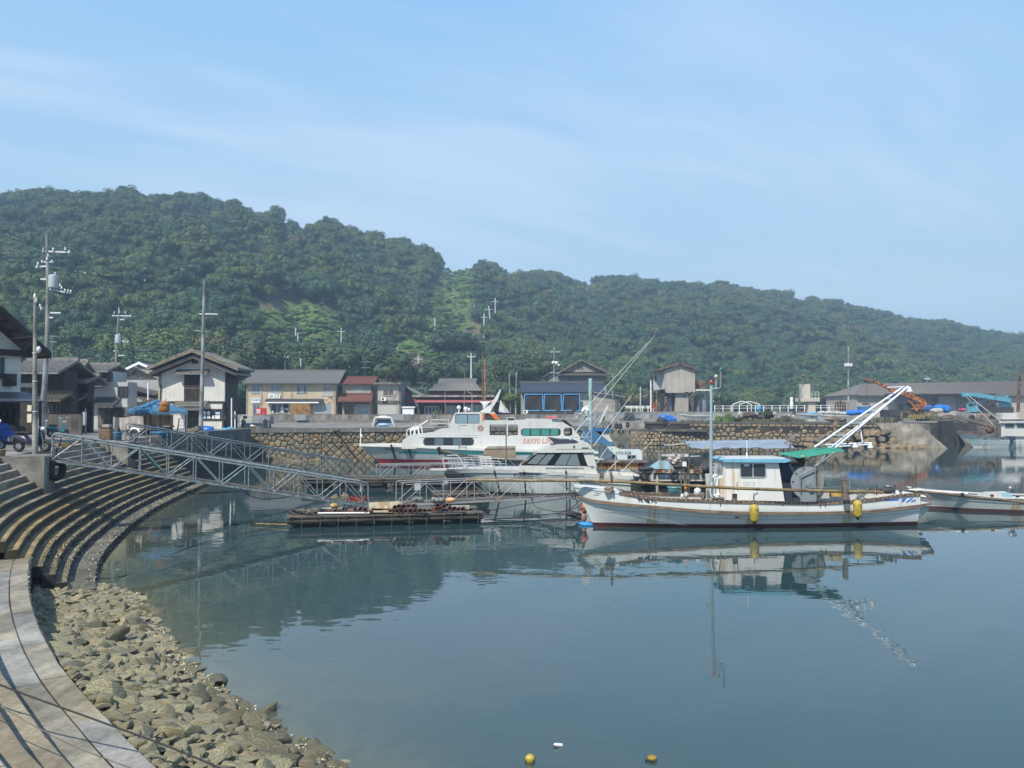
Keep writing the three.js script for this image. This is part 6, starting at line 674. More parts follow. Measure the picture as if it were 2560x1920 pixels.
for(const[a,b,cc,d,l]of[[978,1113,989,1149,'foremost'],[1020,1116,1030,1144,'second'],[1055,1118,1074,1142,'third']]){const p=thing('rope_fender',`black slanting fender bar on the white ferry bow, ${l} of three`,'fender',U(a,b,75.5),'fender bars on the ferry bow');part('bar',X.black,p,(m)=>m.tube(U(a,b,75.3),U(cc,d,75.9),.10,.10,8));part('lanyard',X.ropeDark,p,(m)=>m.tube(U(a,b,75.3),U(a-1,b-4,75.8),.03));}
}
// ------ 4. the workboat with blue roof
{
const H=new Hull({B:[hx(1440,64.5),-64.5],S:[hx(1606,63.8),-63.8],rake:1.2,sheer:[[0,1.5],[.4,1.1],[1,.95]],half:[[0,.05],[.15,.9],[.5,1.3],[1,1.2]],wl:[[0,0],[.2,.5],[.6,1],[1,1]]}),c=F(62.6);
const t=thing('work_boat','white workboat with blue cabin roof, blue tarp and number on its side','workboat',H.at());part('hull',X.hullGrey,t,(m)=>{H.skin(m,()=>-.35,(q)=>H.sh(q));H.deck(m,(q)=>H.sh(q)-.1);});
part('cabin',M(.66,.73,.72,'paint',{bump:0}),t,(m)=>{const q=[[1495,1158],[1496,1116],[1538,1116],[1545,1121],[1556,1123],[1598,1123],[1605,1128],[1606,1158]];m.loft([q.map(([a,b])=>c(a,b)),q.map(([a,b])=>c(a,b,-2))],true,true,.4);});part('cabin_post',X.gel,t,(m)=>{const q=[[1505,1104],[1506,1078],[1524,1078],[1524,1092],[1533,1104]];m.loft([q.map(([a,b])=>c(a,b)),q.map(([a,b])=>c(a,b,-1.8))],true,true,.5);});part('blue_roof',M(.035,.14,.36,'paint',{bump:0}),t,(m)=>{const q=[[1480,1078],[1486,1070],[1522,1070],[1529,1074],[1529,1079]];m.loft([q.map(([a,b])=>c(a,b,.15)),q.map(([a,b])=>c(a,b,-2))],true,true,.4);});part('blue_tarp',M(.035,.13,.26,'cloth',{}),t,(m)=>m.sheet((u,v)=>c(lerp(lerp(1458,1462,v),lerp(1490,1538,v),u),lerp(1076+12*u*0,1108+u*4,v)-3*Math.sin(u*5),.3+v*.5),12,8,.03));part('shadow_gap',X.dark,t,(m)=>{const q=[[1488,1078],[1505,1078],[1505,1100]];m.loft([q.map(([a,b])=>c(a,b,-.2)),q.map(([a,b])=>c(a,b,-1.5))],true,true);});
part('number',M(.08,.12,.14,null),t,(m)=>m.text(fontSans,'OY2-528',.215,c(1539.5,1136,.006),V(1,0,0),UP,.008));part('small_marks',M(.15,.2,.22,null),t,(m)=>{for(let i=0;i<3;i++){const p=c(1525+i*4,1131.5,.006);m.box(p.x,p.y,p.z,.09,.07,.01);}const q=c(1530,1123,.006);m.box(q.x,q.y,q.z,.06,.14,.01);});part('porthole',X.dark,t,(m)=>{const p=c(1536,1141,.0);m.add(new THREE.CylinderGeometry(.17,.17,.03,16),m4.compose(p,qt.setFromEuler(new THREE.Euler(Math.PI/2,0,0)),ONE));});const wn=part('cabin_window',alu,t,(m)=>{const A=c(1567,1148),B=c(1591,1137);m.bx(A.x,B.x,A.y,B.y,A.z-.02,A.z+.02);});for(const a of[1569,1580])part('pane',X.glass,wn,(m)=>{const A=c(a,1146.5),B=c(a+9.5,1138.5);m.bx(A.x,B.x,A.y,B.y,A.z+.018,A.z+.03);});part('net_fins',X.dark,t,(m)=>{const p=c(1525,1150,.25);m.sph(p,.25,2,.5,1);m.box(c(1524,1154,.2).x,c(1524,1154,.2).y,p.z,1,.06,.3);});part('blue_bars',M(.05,.25,.6,null),t,(m)=>{for(let i=0;i<3;i++)m.tube(c(1456+i*7,1112,.1),c(1458+i*7,1078,-.4),.03);});
part('stern_mast',M(.34,.55,.56,'paint',{bump:0}),t,(m)=>{m.tube(U(1477,1100,68),U(1477,946,68),.16,.12,10);m.tube(U(1473,990,68),U(1473,946,68),.05);m.tube(U(1473,947,68),U(1477,947,68),.05);});
part('white_prow',X.gel,t,(m)=>{const q=[[1494,1064],[1500,1062],[1522,1014],[1518,1013],[1508,1030]];m.loft([q.map(([a,b])=>c(a,b,-.4)),q.map(([a,b])=>c(a,b,-.9))],true,true,.5);});
const person=thing('person','person in a dull green top sitting above the blue workboat roof','person',c(1508,1068,-.6));{const q=(a,b,z=-.6)=>c(a,b,z),m2=new MB(person);m2.loft([[1068,.24,.2],[1062,.27,.2],[1055,.25,.17],[1050,.20,.13],[1048.5,.08,.08]].map(([b,w,d])=>Array.from({length:12},(_,i)=>q(1508,b).add(V(Math.cos(i/12*6.283)*w,0,Math.sin(i/12*6.283)*d)))),true,true,1.3);m2.pipe([q(1501.5,1051),q(1499.5,1057,-.5),q(1501,1063,-.2),q(1506,1066,-.1)],.065,7);m2.pipe([q(1514.5,1051),q(1516.5,1057,-.5),q(1515,1063,-.2),q(1510,1066,-.1)],.065,7);m2.pipe([q(1505,1067),q(1504,1066,-.1),q(1503.5,1071,.1)],.09,7);m2.pipe([q(1511,1067),q(1512,1066,-.1),q(1512.5,1071,.1)],.09,7);m2.build('body',M(.19,.22,.20,'cloth',{}),person);part('head',M(.36,.22,.15,null),person,(m)=>{m.sph(q(1509,1045),.105,.85,1.15,1);m.sph(q(1509,1045.6).add(V(0,0,.1)),.022);m.tube(q(1508.6,1047),q(1508.6,1050),.05);});part('hair',M(.015,.013,.012,null),person,(m)=>m.sph(q(1509,1044).add(V(0,.02,-.02)),.115,.9,1.0,1));}
}
// ------ 5. grey wooden boat between ferry and cruiser
{
const H=new Hull({B:[hx(1100,57),-57],S:[hx(1380,60),-60],rake:1.6,sheer:[[0,2.15],[.2,1.72],[.5,1.35],[1,1.1]],half:[[0,.04],[.1,.5],[.3,1.05],[1,1.1]],wl:[[0,0],[.2,.3],[.5,.8],[1,.9]]}),c=F(57);
const t=thing('grey_fishing_boat','old grey wooden fishing boat with a raised bow and canvas box','fishing boat',H.at());part('hull',M(.36,.39,.39,'paint',{}),t,(m)=>H.skin(m,()=>-.3,(q)=>H.sh(q),{nT:30}));part('gunwale',X.timberGrey,t,(m)=>H.rail(m,(q)=>H.sh(q)+.08,.14,.16,{off:.05}));part('deck',X.timberGrey,t,(m)=>H.deck(m,(q)=>H.sh(q)-.15));part('bow_post',X.black,t,(m)=>m.tube(c(1096,1118),c(1102,1137),.13,.13,8));const cb=part('canvas_box',M(.34,.26,.18,'cloth',{}),t,(m)=>{const q=[[1206,1140],[1212,1122],[1222,1117],[1288,1117],[1290,1145],[1250,1146]];m.loft([q.map(([a,b])=>c(a,b,.1)),q.map(([a,b])=>c(a,b,-1.5))],true,true,.4);});part('box_top',M(.42,.36,.29,'cloth',{}),cb,(m)=>{const q=[[1212,1122],[1222,1115.5],[1289,1115],[1289,1121],[1222,1122]];m.loft([q.map(([a,b])=>c(a,b,.14)),q.map(([a,b])=>c(a,b,-1.6))],true,true,.4);});part('bow_fittings',X.galv,t,(m)=>{m.tube(c(1148,1122),c(1148,1114),.03).tube(c(1165,1123),c(1165,1115),.03).tube(c(1146,1117),c(1166,1118),.025);const p=c(1140,1136,.55);m.box(p.x,p.y,p.z,.25,.06,.05);});
}
// ------ 6. small boat at the right with bamboo pole
{
const H=new Hull({B:[hx(2264,41.2),-41.2],S:[hx(2760,39.2),-39.2],rake:1.0,sheer:[[0,1.05],[.15,.86],[.5,.70],[1,.75]],half:[[0,.05],[.12,.5],[.3,.95],[1,1.15]],wl:[[0,0],[.12,.15],[.3,.6],[1,.9]]}),c=F(39.6);
const t=thing('skiff','long low white skiff with brown waterline at the right edge','boat',H.at());part('hull',M(.66,.71,.70,'paint',{bump:0}),t,(m)=>H.skin(m,()=>.14,(q)=>H.sh(q),{nT:36}));part('bottom_paint',M(.11,.05,.05,null),t,(m)=>H.skin(m,()=>-.3,()=>.138,{nT:36}));part('gunwale',M(.62,.64,.62,'paint',{}),t,(m)=>H.rail(m,(q)=>H.sh(q)+.03,.14,.06,{off:.04}));part('rub_line',M(.3,.36,.36,null),t,(m)=>H.rail(m,(q)=>H.sh(q)-.22,.03,.02,{off:.012,sides:[1]}));part('deck',X.timberGrey,t,(m)=>H.deck(m,(q)=>H.sh(q)-.2));part('cabin',X.gel,t,(m)=>{const q=[[2443,1246],[2443,1236],[2462,1229],[2510,1228],[2528,1234],[2532,1246]];m.loft([q.map(([a,b])=>c(a,b,-.2)),q.map(([a,b])=>c(a,b,-1.4))],true,true,.4);});part('wind_shield',M(.30,.50,.60,null,{roughness:.15}),t,(m)=>{const q=[[2504,1243],[2504,1231],[2522,1231],[2532,1243]];m.loft([q.map(([a,b])=>c(a,b,-.15)),q.map(([a,b])=>c(a,b,-1.45))],true,true,.4);});part('outboard_gear',X.galv,t,(m)=>{m.sph(U(2526,1222,40.2),.16,.9,1,.8);m.tube(U(2534,1214,40.2),U(2534,1232,40.2),.03).tube(U(2526,1214,40.2),U(2540,1216,40.2),.03);});part('thin_post',X.dark,t,(m)=>m.tube(U(2289,1220,41),U(2290,1161,41),.018));part('post_foot',X.dark,t,(m)=>m.sph(U(2285,1218,41),.09,1.6,.5,1));part('cleats',X.dark,t,(m)=>{for(const a of[2300,2406,2480,2544]){const p=U(a,1229+(a-2300)*.055,39.4);m.box(p.x,p.y,p.z,.12,.1,.1);}});
const b=thing('bamboo_pole','weathered pole lying along the rail of the low right skiff','pole',U(2400,1240,39.6));part('culm',M(.36,.30,.22,'wood',{}),b,(m)=>m.pipe([U(2258,1226,40.6),U(2330,1231,40.0),U(2440,1243,39.3),U(2600,1260,38.6)],.07,8,30));part('pale_tip',X.plainWhite,b,(m)=>m.tube(U(2272,1224,40.4),U(2420,1234,39.6),.035));
}
// ------ 7. far boats
{
const H=new Hull({B:[hx(2390,112.5),-112.5],S:[hx(2680,111),-111],rake:2.2,sheer:[[0,1.9],[.3,1.5],[1,1.3]],half:[[0,.05],[.15,1],[.5,1.5],[1,1.5]],wl:[[0,0],[.2,.5],[.6,1.2],[1,1.2]]}),c=F(110.5);
const t=thing('fishing_boat','white fishing boat with pale blue hull stripe moored at far right','fishing boat',H.at());part('hull',M(.82,.83,.82,'paint',{bump:0}),t,(m)=>H.skin(m,()=>-.3,(q)=>H.sh(q),{nT:30}));part('blue_band',M(.62,.74,.77,'paint',{bump:0}),t,(m)=>H.skin(m,()=>.35,(q)=>H.sh(q)-.55,{off:.02,t0:.02,transom:false}));part('gunwale',X.timberGrey,t,(m)=>H.rail(m,(q)=>H.sh(q)+.1,.2,.2,{off:.06}));part('deck',X.timberGrey,t,(m)=>H.deck(m,(q)=>H.sh(q)-.1));part('cabin',X.gel,t,(m)=>{const q=[[2503,1092],[2503,1056],[2620,1054],[2620,1092]];m.loft([q.map(([a,b])=>c(a,b)),q.map(([a,b])=>c(a,b,-2.4))],true,true,.3);const r=[[2495,1058],[2500,1053],[2624,1051],[2624,1056]];m.loft([r.map(([a,b])=>c(a,b,.3)),r.map(([a,b])=>c(a,b,-2.8))],true,true,.3);});for(const[a,b]of[[2511,2536],[2541,2566],[2572,2596]]){const w=part('cabin_window',alu,t,(m)=>{const A=c(a,1070),B=c(b,1058);m.bx(A.x,B.x,A.y,B.y,A.z,A.z+.05);});part('pane',X.glass,w,(m)=>{const A=c(a+1.5,1069),B=c(b-1.5,1059.5);m.bx(A.x,B.x,A.y,B.y,A.z+.04,A.z+.07);});}part('roof_box',M(.62,.64,.63,'paint',{bump:0}),t,(m)=>{const A=c(2509,1048),B=c(2552,1032);m.bx(A.x,B.x,A.y,B.y,A.z-1.6,A.z-.3);});part('boom',X.gel,t,(m)=>m.tube(c(2502,1054,0),c(2417,986,.5),.09,.06).tube(c(2482,1062,0),c(2414,990,0),.07,.05));part('foredeck_winch',X.rustDark,t,(m)=>{m.sph(c(2474,1074,-.8),.6,1,.9,.8);m.tube(c(2492,1088),c(2492,1068),.1);m.tube(c(2430,1084),c(2430,1074),.06).tube(c(2402,1083),c(2402,1074),.05);});part('outboard_motor',M(.02,.03,.06,null,{roughness:.4}),t,(m)=>{m.loft([[c(2520,1092,1),c(2538,1090,1),c(2540,1100,1),c(2524,1102,1)],[c(2520,1092,.4),c(2538,1090,.4),c(2540,1100,.4),c(2524,1102,.4)]],true,true);m.tube(c(2530,1100,.7),c(2526,1114,.7),.16);});part('hull_marks',X.dark,t,(m)=>{for(const a of[2463,2506]){const p=c(a,1097,1);m.prism([[p.x-.25,p.y-.12],[p.x+.25,p.y-.12],[p.x,p.y+.12]],p.z,p.z+.04);}});
}
function dinghy(label,D,a,c,sy,y1,mat,o={}){const f=F(D),A=f(a,sy),C=f(c,sy),L=C.x-A.x,h=f(a,y1).y-A.y,H=new Hull({B:[A.x,A.z],S:[C.x,C.z],rake:L*.12,sheer:[[0,A.y+h],[.4,A.y+h*.8],[1,A.y+h*.72]],half:[[0,.04],[.2,L*.12],[.6,L*.16],[1,L*.14]],wl:[[0,0],[.3,L*.07],[1,L*.1]]});H.sh0=H.sh;const t=thing(o.name||'small_boat',label,'boat',V((A.x+C.x)/2,A.y,A.z));const b=A.y;H.pt=(q,y,s=1,off=0)=>{const w=clamp((y-b)/Math.max(.05,H.sh(q)-b)),hb=lerp(H.wb(q),H.hb(q),w);return V(H.B[0],y,H.B[1]).addScaledVector(H.e,q*H.L+H.rake*Math.pow(1-q,4)*(1-w)).addScaledVector(H.n,s*Math.max(0,hb+off));};part('hull',mat,t,(m)=>H.skin(m,()=>b,(q)=>H.sh(q),{nT:20,nY:5}));part('gunwale',X.gel,t,(m)=>H.rail(m,(q)=>H.sh(q)+.06,.14,.12,{off:.04,n:20}));part('deck',X.shutter,t,(m)=>H.deck(m,(q)=>H.sh(q)-.1));if(o.f)o.f(t,f,H);return t;}
dinghy('small white cabin boat sitting on the quay above the stone wall',95,934,990,1075,1060,X.hullGrey,{f:(t,f)=>{const fr=part('cabin_frame',X.gel,t,(m)=>{m.poly([f(931,1071,1),f(938,1044,1),f(978,1044,1),f(987,1070,1)],.12,6);m.loft([[f(938,1044,1),f(978,1044,1)],[f(940,1043,-.6),f(976,1043,-.6)]]);const A=f(932,1073,1),B=f(988,1066,1);m.bx(A.x,B.x,A.y,B.y,A.z-2,A.z);});part('wind_shield',M(.10,.18,.26,null,{roughness:.15}),fr,(m)=>m.loft([[f(936,1066,.9),f(981,1066,.9)],[f(940,1048,.5),f(976,1048,.5)]]));part('seat',M(.35,.45,.55,null),t,(m)=>m.sph(f(958,1062,1.1),.35,1.6,.5,.6));part('roof_rack',X.insul,t,(m)=>m.sph(f(958,1041,.6),.3,2,.3,1));}});
dinghy('upturned white skiff lying before the blue-grey sea wall',140,1700,1775,1048,1036,X.gel);
dinghy('white and grey skiff parked on the jetty by the lookout block',128,1992,2062,1048,1034,M(.42,.48,.50,'paint',{}),{f:(t,f)=>part('blue_cover',X.tarpSky,t,(m)=>{m.sph(f(2030,1035),.6,2,.35,1);m.sph(f(2052,1035),.4,1.5,.4,1);})});
dinghy('white skiff full of gear on the jetty left of the blue tarp',124,2040,2118,1050,1036,X.hullGrey,{f:(t,f)=>part('gear_heap',M(.55,.55,.52,'cloth',{bump:.05}),t,(m)=>{for(let i=0;i<9;i++)m.sph(f(2050+i*7.5,1034-3*vnoise(i*2.1,3),-.3),.35,1.3,.7,1);})});
// ====== piers, gangways, rafts
function pierBlock(label,s,offIn,offOut,w,yb){const t=struct('mooring_pier',label),n=2,rings=[];for(let i=0;i<=n;i++){const q=s+(i/n-.5)*w/cLen;rings.push([cAt(q,offIn,yb),cAt(q,offIn,Q+.012),cAt(q,offOut-.04,Q+.012),cAt(q,offOut,Q-.03),cAt(q,offOut,yb)]);}part('concrete_block',M(.44,.42,.38,'concrete',{bump:.008}),t,(m)=>m.loft(rings,true,true,.4));return t;}
pierBlock('concrete mooring pier jutting over the steps at the gangway head',sOf(31.4),-3,-1.05,1.7,.9);pierBlock('second concrete mooring pier farther along the steps',sOf(45.5),-3.2,-1.0,1.6,.9);
tyre('black tyre on the end of the concrete pier under the near gangway',cAt(sOf(31.6),-.88,2.55),.42,V(.94,0,.34));tyre('black tyre on the end of the second concrete pier',cAt(sOf(45.6),-.84,2.6),.42,V(.96,0,.25));
const steelTruss=M(.44,.53,.58,'grain',{roughness:.5,metalness:.25,bump:0}),plankM=[X.timberGrey,M(.27,.245,.22,'wood',{}),M(.33,.30,.265,'wood',{})];
function gangway(label,A,B,o={}){
const{h=1.0,w=.95,panels=6,mat=steelTruss,r=.03}=o,t=thing(o.name||'gangway',label,'gangway',A.clone().add(B).multiplyScalar(.5)),d=B.clone().sub(A),L=d.length();d.normalize();const n=V(d.z,0,-d.x).normalize(),up=V(0,1,0);
for(const[k,side]of[['near',0],['far',1]]){const a=A.clone().addScaledVector(n,side*w),P=(u,v)=>a.clone().addScaledVector(d,u*L).addScaledVector(up,v*h);
part('bottom_chord',mat,t,(m)=>m.bar(P(0,0),P(1,0),.06,.09));part('top_rail',mat,t,(m)=>{const q=.06/L*2;m.pipe([P(0,.02),P(.003,.5),P(.004,.93),P(.012,.99),P(.03,1)],r*1.05,6,24).tube(P(.028,1),P(.972,1),r*1.15,r*1.15,8).pipe([P(.97,1),P(.988,.99),P(.996,.93),P(.997,.5),P(1,.02)],r*1.05,6,24);m.tube(P(.02,.9),P(.985,.9),r*.8,r*.8,6);});
for(let i=0;i<panels;i++){const u0=i/panels,um=(i+.5)/panels,u1=(i+1)/panels;part('post',mat,t,(m)=>{m.tube(P(um,0),P(um,1),r*.8);});if(i)part('post',mat,t,(m)=>m.tube(P(u0,0),P(u0,1),r*.8));part('diagonal',mat,t,(m)=>{m.tube(P(u0,.02),P(um,.97),r*.75);});part('diagonal',mat,t,(m)=>m.tube(P(um,.97),P(u1,.02),r*.75));}}
const np=Math.round(L/.23);for(let i=0;i<np;i++){const c=A.clone().addScaledVector(n,w/2).addScaledVector(d,(i+.5)/np*L).add(V(0,.07+(i%3)*.004,0));part('plank',plankM[(i*7)%3],t,(m)=>{m4.makeBasis(d,up.clone().sub(d.clone().multiplyScalar(d.y)).normalize(),n.clone().negate()).setPosition(c);m.add(new THREE.BoxGeometry(L/np-.018,.035,w-.1),m4);});}
return{t,d,n,L};
}
gangway('near long steel truss gangway sloping from the pier to the pot raft',U(128,1151,31.2),U(922,1266,36.6),{panels:6,h:1.02});
gangway('far steel truss gangway sloping from the second pier to the log raft',U(322,1108,45.2),U(884,1196,53),{panels:6,h:1.08,mat:M(.40,.49,.54,'grain',{roughness:.5,metalness:.25,bump:0})});
gangway('level rusty truss walkway from the pot raft to the near fishing boat bow',U(1004,1263,37.4),U(1462,1241,41),{panels:4,h:1.0,w:1.0,r:.019,mat:M(.42,.43,.43,'paint',{roughness:.55,metalness:.2,bump:0})});
gangway('low truss walkway below the white ferry bow',U(950,1201,52.6),U(1190,1195,55),{panels:3,h:.98,w:1.0,r:.019,mat:M(.42,.43,.425,'paint',{roughness:.55,metalness:.2,bump:0})});
function raft(label,A,B,dep,y,o={}){const t=thing('raft',label,'raft',A.clone().add(B).multiplyScalar(.5).setY(0)),d=B.clone().sub(A).setY(0),L=d.length();d.normalize();const n=V(d.z,0,-d.x),P=(u,v,h)=>A.clone().setY(h).addScaledVector(d,u*L).addScaledVector(n,v*dep);
for(const v of[.04,.5,.96])part('log',X.logWet,t,(m)=>m.tube(P(0,v,y-.17),P(1,v,y-.16),.115,.10,10));for(let i=0;i<10;i++)part('float',X.black,t,(m)=>{const u=.04+(i>>1)*.2,v=i%2?.15:.8;m.tube(P(u,v,.02),P(u+.15,v,.02),.2,.2,12);});for(let i=0;i<8;i++)part('cross_beam',X.timberDark,t,(m)=>m.bar(P(.02+i*.137,-.01,y-.04),P(.02+i*.137,1.01,y-.04),.09,.1));for(const v of[0,.1,.22,.75,.9,1])part('deck_board',plankM[Math.round(v*10)%3],t,(m)=>m.bar(P(-.005,v,y+.035),P(1.005,v,y+.035+R()*.006),v===0?.09:.2,.04));if(o.ropes)part('hanging_lines',X.rope,t,(m)=>{for(let i=0;i<11;i++){const u=.07+i*.09;m.pipe([P(u,-.012,y+.06),P(u+.004,-.03,y-.2),P(u,-.02,.02)],.011,4);}});return{t,P,L};}
const R1=raft('low log raft stacked with brown octopus pots in front of the gangway',U(718,1319,34.1).setY(0),U(1208,1307,35.6).setY(0),2.5,.42,{ropes:1});
raft('log raft with dark beams behind the pot raft',U(752,1224,50.6).setY(0),U(1108,1220,51.4).setY(0),2.6,.62);raft('log walkway raft under the sport cruiser bow',U(1085,1262,42.5).setY(0),U(1225,1258,43).setY(0),2,.5);
{const t=thing('black_float_block','large black float block under the sport cruiser bow','float',U(1165,1232,44.5));part('body',X.black,t,(m)=>{const A=U(1118,1252,44.5),B=U(1202,1208,44.5);m.box((A.x+B.x)/2,(A.y+B.y)/2,A.z-.6,B.x-A.x,B.y-A.y,1.2,.03,0,-.04);});part('lid',X.logWet,t,(m)=>{const A=U(1120,1207,44.4),B=U(1196,1203,44.4);m.box((A.x+B.x)/2,(A.y+B.y)/2,A.z-.5,B.x-A.x,.09,1.1,.03);});}
{
const ORD=['first','second','third','fourth','fifth','sixth','seventh','eighth'],c=(x,y,d)=>U(640+x/3.352,1160+y/3.352,d),potM=[X.ceramic,M(.34,.17,.13,'grain',{}),M(.26,.12,.10,'grain',{}),M(.40,.26,.24,'grain',{})];
const pg=(()=>{const g=new THREE.LatheGeometry([[0,-.15],[.055,-.15],[.082,-.11],[.088,.0],[.076,.09],[.066,.12],[.078,.15],[.064,.15],[.054,.11],[.07,.0],[.06,-.1],[0,-.12]].map(([r,y])=>new THREE.Vector2(r,y)),16).toNonIndexed();boxUV(g);return g;})();
const pot=(x,y,d,dir,i,where)=>{const t=sh(new THREE.Mesh(pg,potM[i%4]));t.name=numbered('octopus_pot');const p=c(x,y,d);t.position.copy(p);t.scale.setScalar(1.15);t.quaternion.setFromUnitVectors(UP,dir.normalize());scene.add(t);tag(t,where,'pot','octopus pots on the raft');};
[[1133,393],[1190,391],[1225,393],[1263,393],[1300,391],[1340,391],[1378,390],[1418,390],[1165,362],[1203,352],[1240,352],[1283,349],[1330,352]].forEach(([x,y],i)=>pot(x,y,35.15,V(rr(-.12,.12),rr(-.05,.1),1),i,`clay octopus pot, ${ORD[i < 8 ? i : i - 8]} from the left in the ${i < 8 ? 'bottom' : 'top'} row of the larger stack`));
[[1545,373],[1577,352],[1606,341],[1525,347],[1628,373],[1662,373],[1697,375],[1735,374],[1512,374]].forEach(([x,y],i)=>pot(x,y,35.5,V(rr(-.2,.2),rr(-.05,.15),1),i+1,`clay octopus pot in the smaller stack, ${['leftmost of the low ones', 'left of the two raised ones', 'topmost', 'second from the left, raised a little', 'low, under the topmost pot', 'low, right of the topmost pot', 'second from the right end', 'at the right end', 'at the far left edge'][i]}`));
[[608,396,-.8],[655,398,.4],[722,398,-.4],[712,380,.9],[795,392,1.3],[866,378,.5],[915,384,.25],[945,388,1.4]].forEach(([x,y,a],i)=>pot(x,y,34.9,V(Math.sin(a),.12,Math.cos(a)),i,`loose clay octopus pot below the gangway, ${ORD[[0, 1, 3, 2, 4, 5, 6, 7][i]]} from the left`));
const misc=(name,label,cat,x,y,d,f)=>{const p=c(x,y,d),t=thing(name,label,cat,p);f(t,p);};
misc('rope_pile','grey rope coils at the left end of the pot raft','rope',410,415,34.6,(t,p)=>part('rope',X.rope,t,(m)=>{const k=rngOf(31);for(let i=0;i<14;i++)m.add(new THREE.TorusGeometry(.12+k()*.14,.014,5,18),m4.compose(p.clone().add(V((k()-.5)*.8,.02+k()*.12,(k()-.5)*.5)),qt.setFromEuler(new THREE.Euler(1.2+k()*.7,k()*1.2-.6,k()*3)),ONE));}));
misc('rope_pile','red rope pile beyond the gangway foot','rope',840,305,38.6,(t,p)=>part('rope',M(.5,.06,.03,'grain',{}),t,(m)=>{const k=rngOf(32);for(let i=0;i<20;i++)m.add(new THREE.TorusGeometry(.10+k()*.1,.026,5,14),m4.compose(p.clone().add(V((k()-.5)*.95,(k()-.3)*.14,(k()-.5)*.5)),qt.setFromEuler(new THREE.Euler(1.2+k()*.9,k()*2-1,k()*3)),ONE));}));
misc('rope_pile','tan rope heap beside the red rope pile','rope',710,285,39,(t,p)=>part('rope',M(.5,.4,.26,'grain',{}),t,(m)=>{const k=rngOf(33);for(let i=0;i<12;i++)m.add(new THREE.TorusGeometry(.09+k()*.1,.024,5,14),m4.compose(p.clone().add(V((k()-.5)*.7,(k()-.3)*.14,(k()-.5)*.4)),qt.setFromEuler(new THREE.Euler(1.2+k()*.9,k()*2-1,k()*3)),ONE));}));
misc('cream_canoe','long cream plastic board box on the pot raft','board',1070,345,36.6,(t,p)=>part('body',M(.66,.60,.46,'paint',{bump:0}),t,(m)=>m.loft([[c(945,372,36.4),c(1165,374,36.4),c(1232,340,36.4),c(1200,312,36.4),c(945,322,36.4)],[c(945,372,37),c(1165,374,37),c(1232,340,37),c(1200,312,37),c(945,322,37)]],true,true,.4)));
misc('white_board','pale blue board lying under the gangway','board',600,365,36,(t,p)=>part('board',M(.55,.68,.75,'paint',{}),t,(m)=>m.box(p.x,p.y,p.z,.75,.06,.35,.05)));misc('yellow_bag','yellow cloth bag on the raft under the gangway','bag',655,350,35.6,(t,p)=>part('cloth',M(.55,.36,.12,'cloth',{bump:.03}),t,(m)=>m.sph(p,.14,1.3,.8,1)));misc('tan_canvas','crumpled tan canvas between the pot stacks','canvas',1045,396,35.1,(t,p)=>part('cloth',M(.50,.37,.20,'cloth',{bump:.03}),t,(m)=>m.sheet((u,v)=>p.clone().add(V((u-.5)*1.1,.06*Math.sin(u*9+v*4)*Math.sin(v*3.1),(v-.5)*.5)),14,6,.02)));
misc('white_pipe','white plastic pipe lying at the front of the raft','pipe',780,410,34.6,(t,p)=>part('tube',X.insul,t,(m)=>m.tube(c(515,413,34.6),c(950,410,34.8),.045)));misc('brown_can','rusty square can between the pot stacks','can',1488,384,35.4,(t,p)=>part('body',M(.16,.05,.04,'rust',{}),t,(m)=>m.box(p.x,p.y,p.z,.17,.24,.17)));misc('foam_block','white foam block behind the smaller pot stack','block',1715,362,36.2,(t,p)=>part('foam',M(.62,.61,.57,'grain',{}),t,(m)=>m.box(p.x,p.y,p.z,.75,.14,.3)));
[[1325,300,0],[1345,290,0],[1378,298,0],[1490,300,1],[1520,305,1],[1555,303,1]].forEach(([x,y,k],i)=>misc('float_ball',`grey netted float ball, ${['left', 'middle', 'right'][i % 3]} of three ${k ? 'beside the pale orange buoy' : 'by the walkway end post'}`,'float',x,y,38,(t,p)=>{part('ball',M(.42,.45,.45,'grain',{roughness:.4}),t,(m)=>m.sph(p,.13));part('netting',X.rope,t,(m)=>{m.add(new THREE.TorusGeometry(.133,.009,4,18),m4.makeTranslation(p.x,p.y,p.z)).add(new THREE.TorusGeometry(.133,.009,4,18),m4.compose(p,qt.setFromEuler(new THREE.Euler(0,1.57,.4)),ONE));});t.userData.group='netted float balls on the raft';}));misc('orange_buoy','pale orange buoy among the netted floats','buoy',1630,302,38,(t,p)=>part('body',M(.62,.33,.14,null,{roughness:.5}),t,(m)=>m.sph(p,.15,1.5,.8,1)));
}
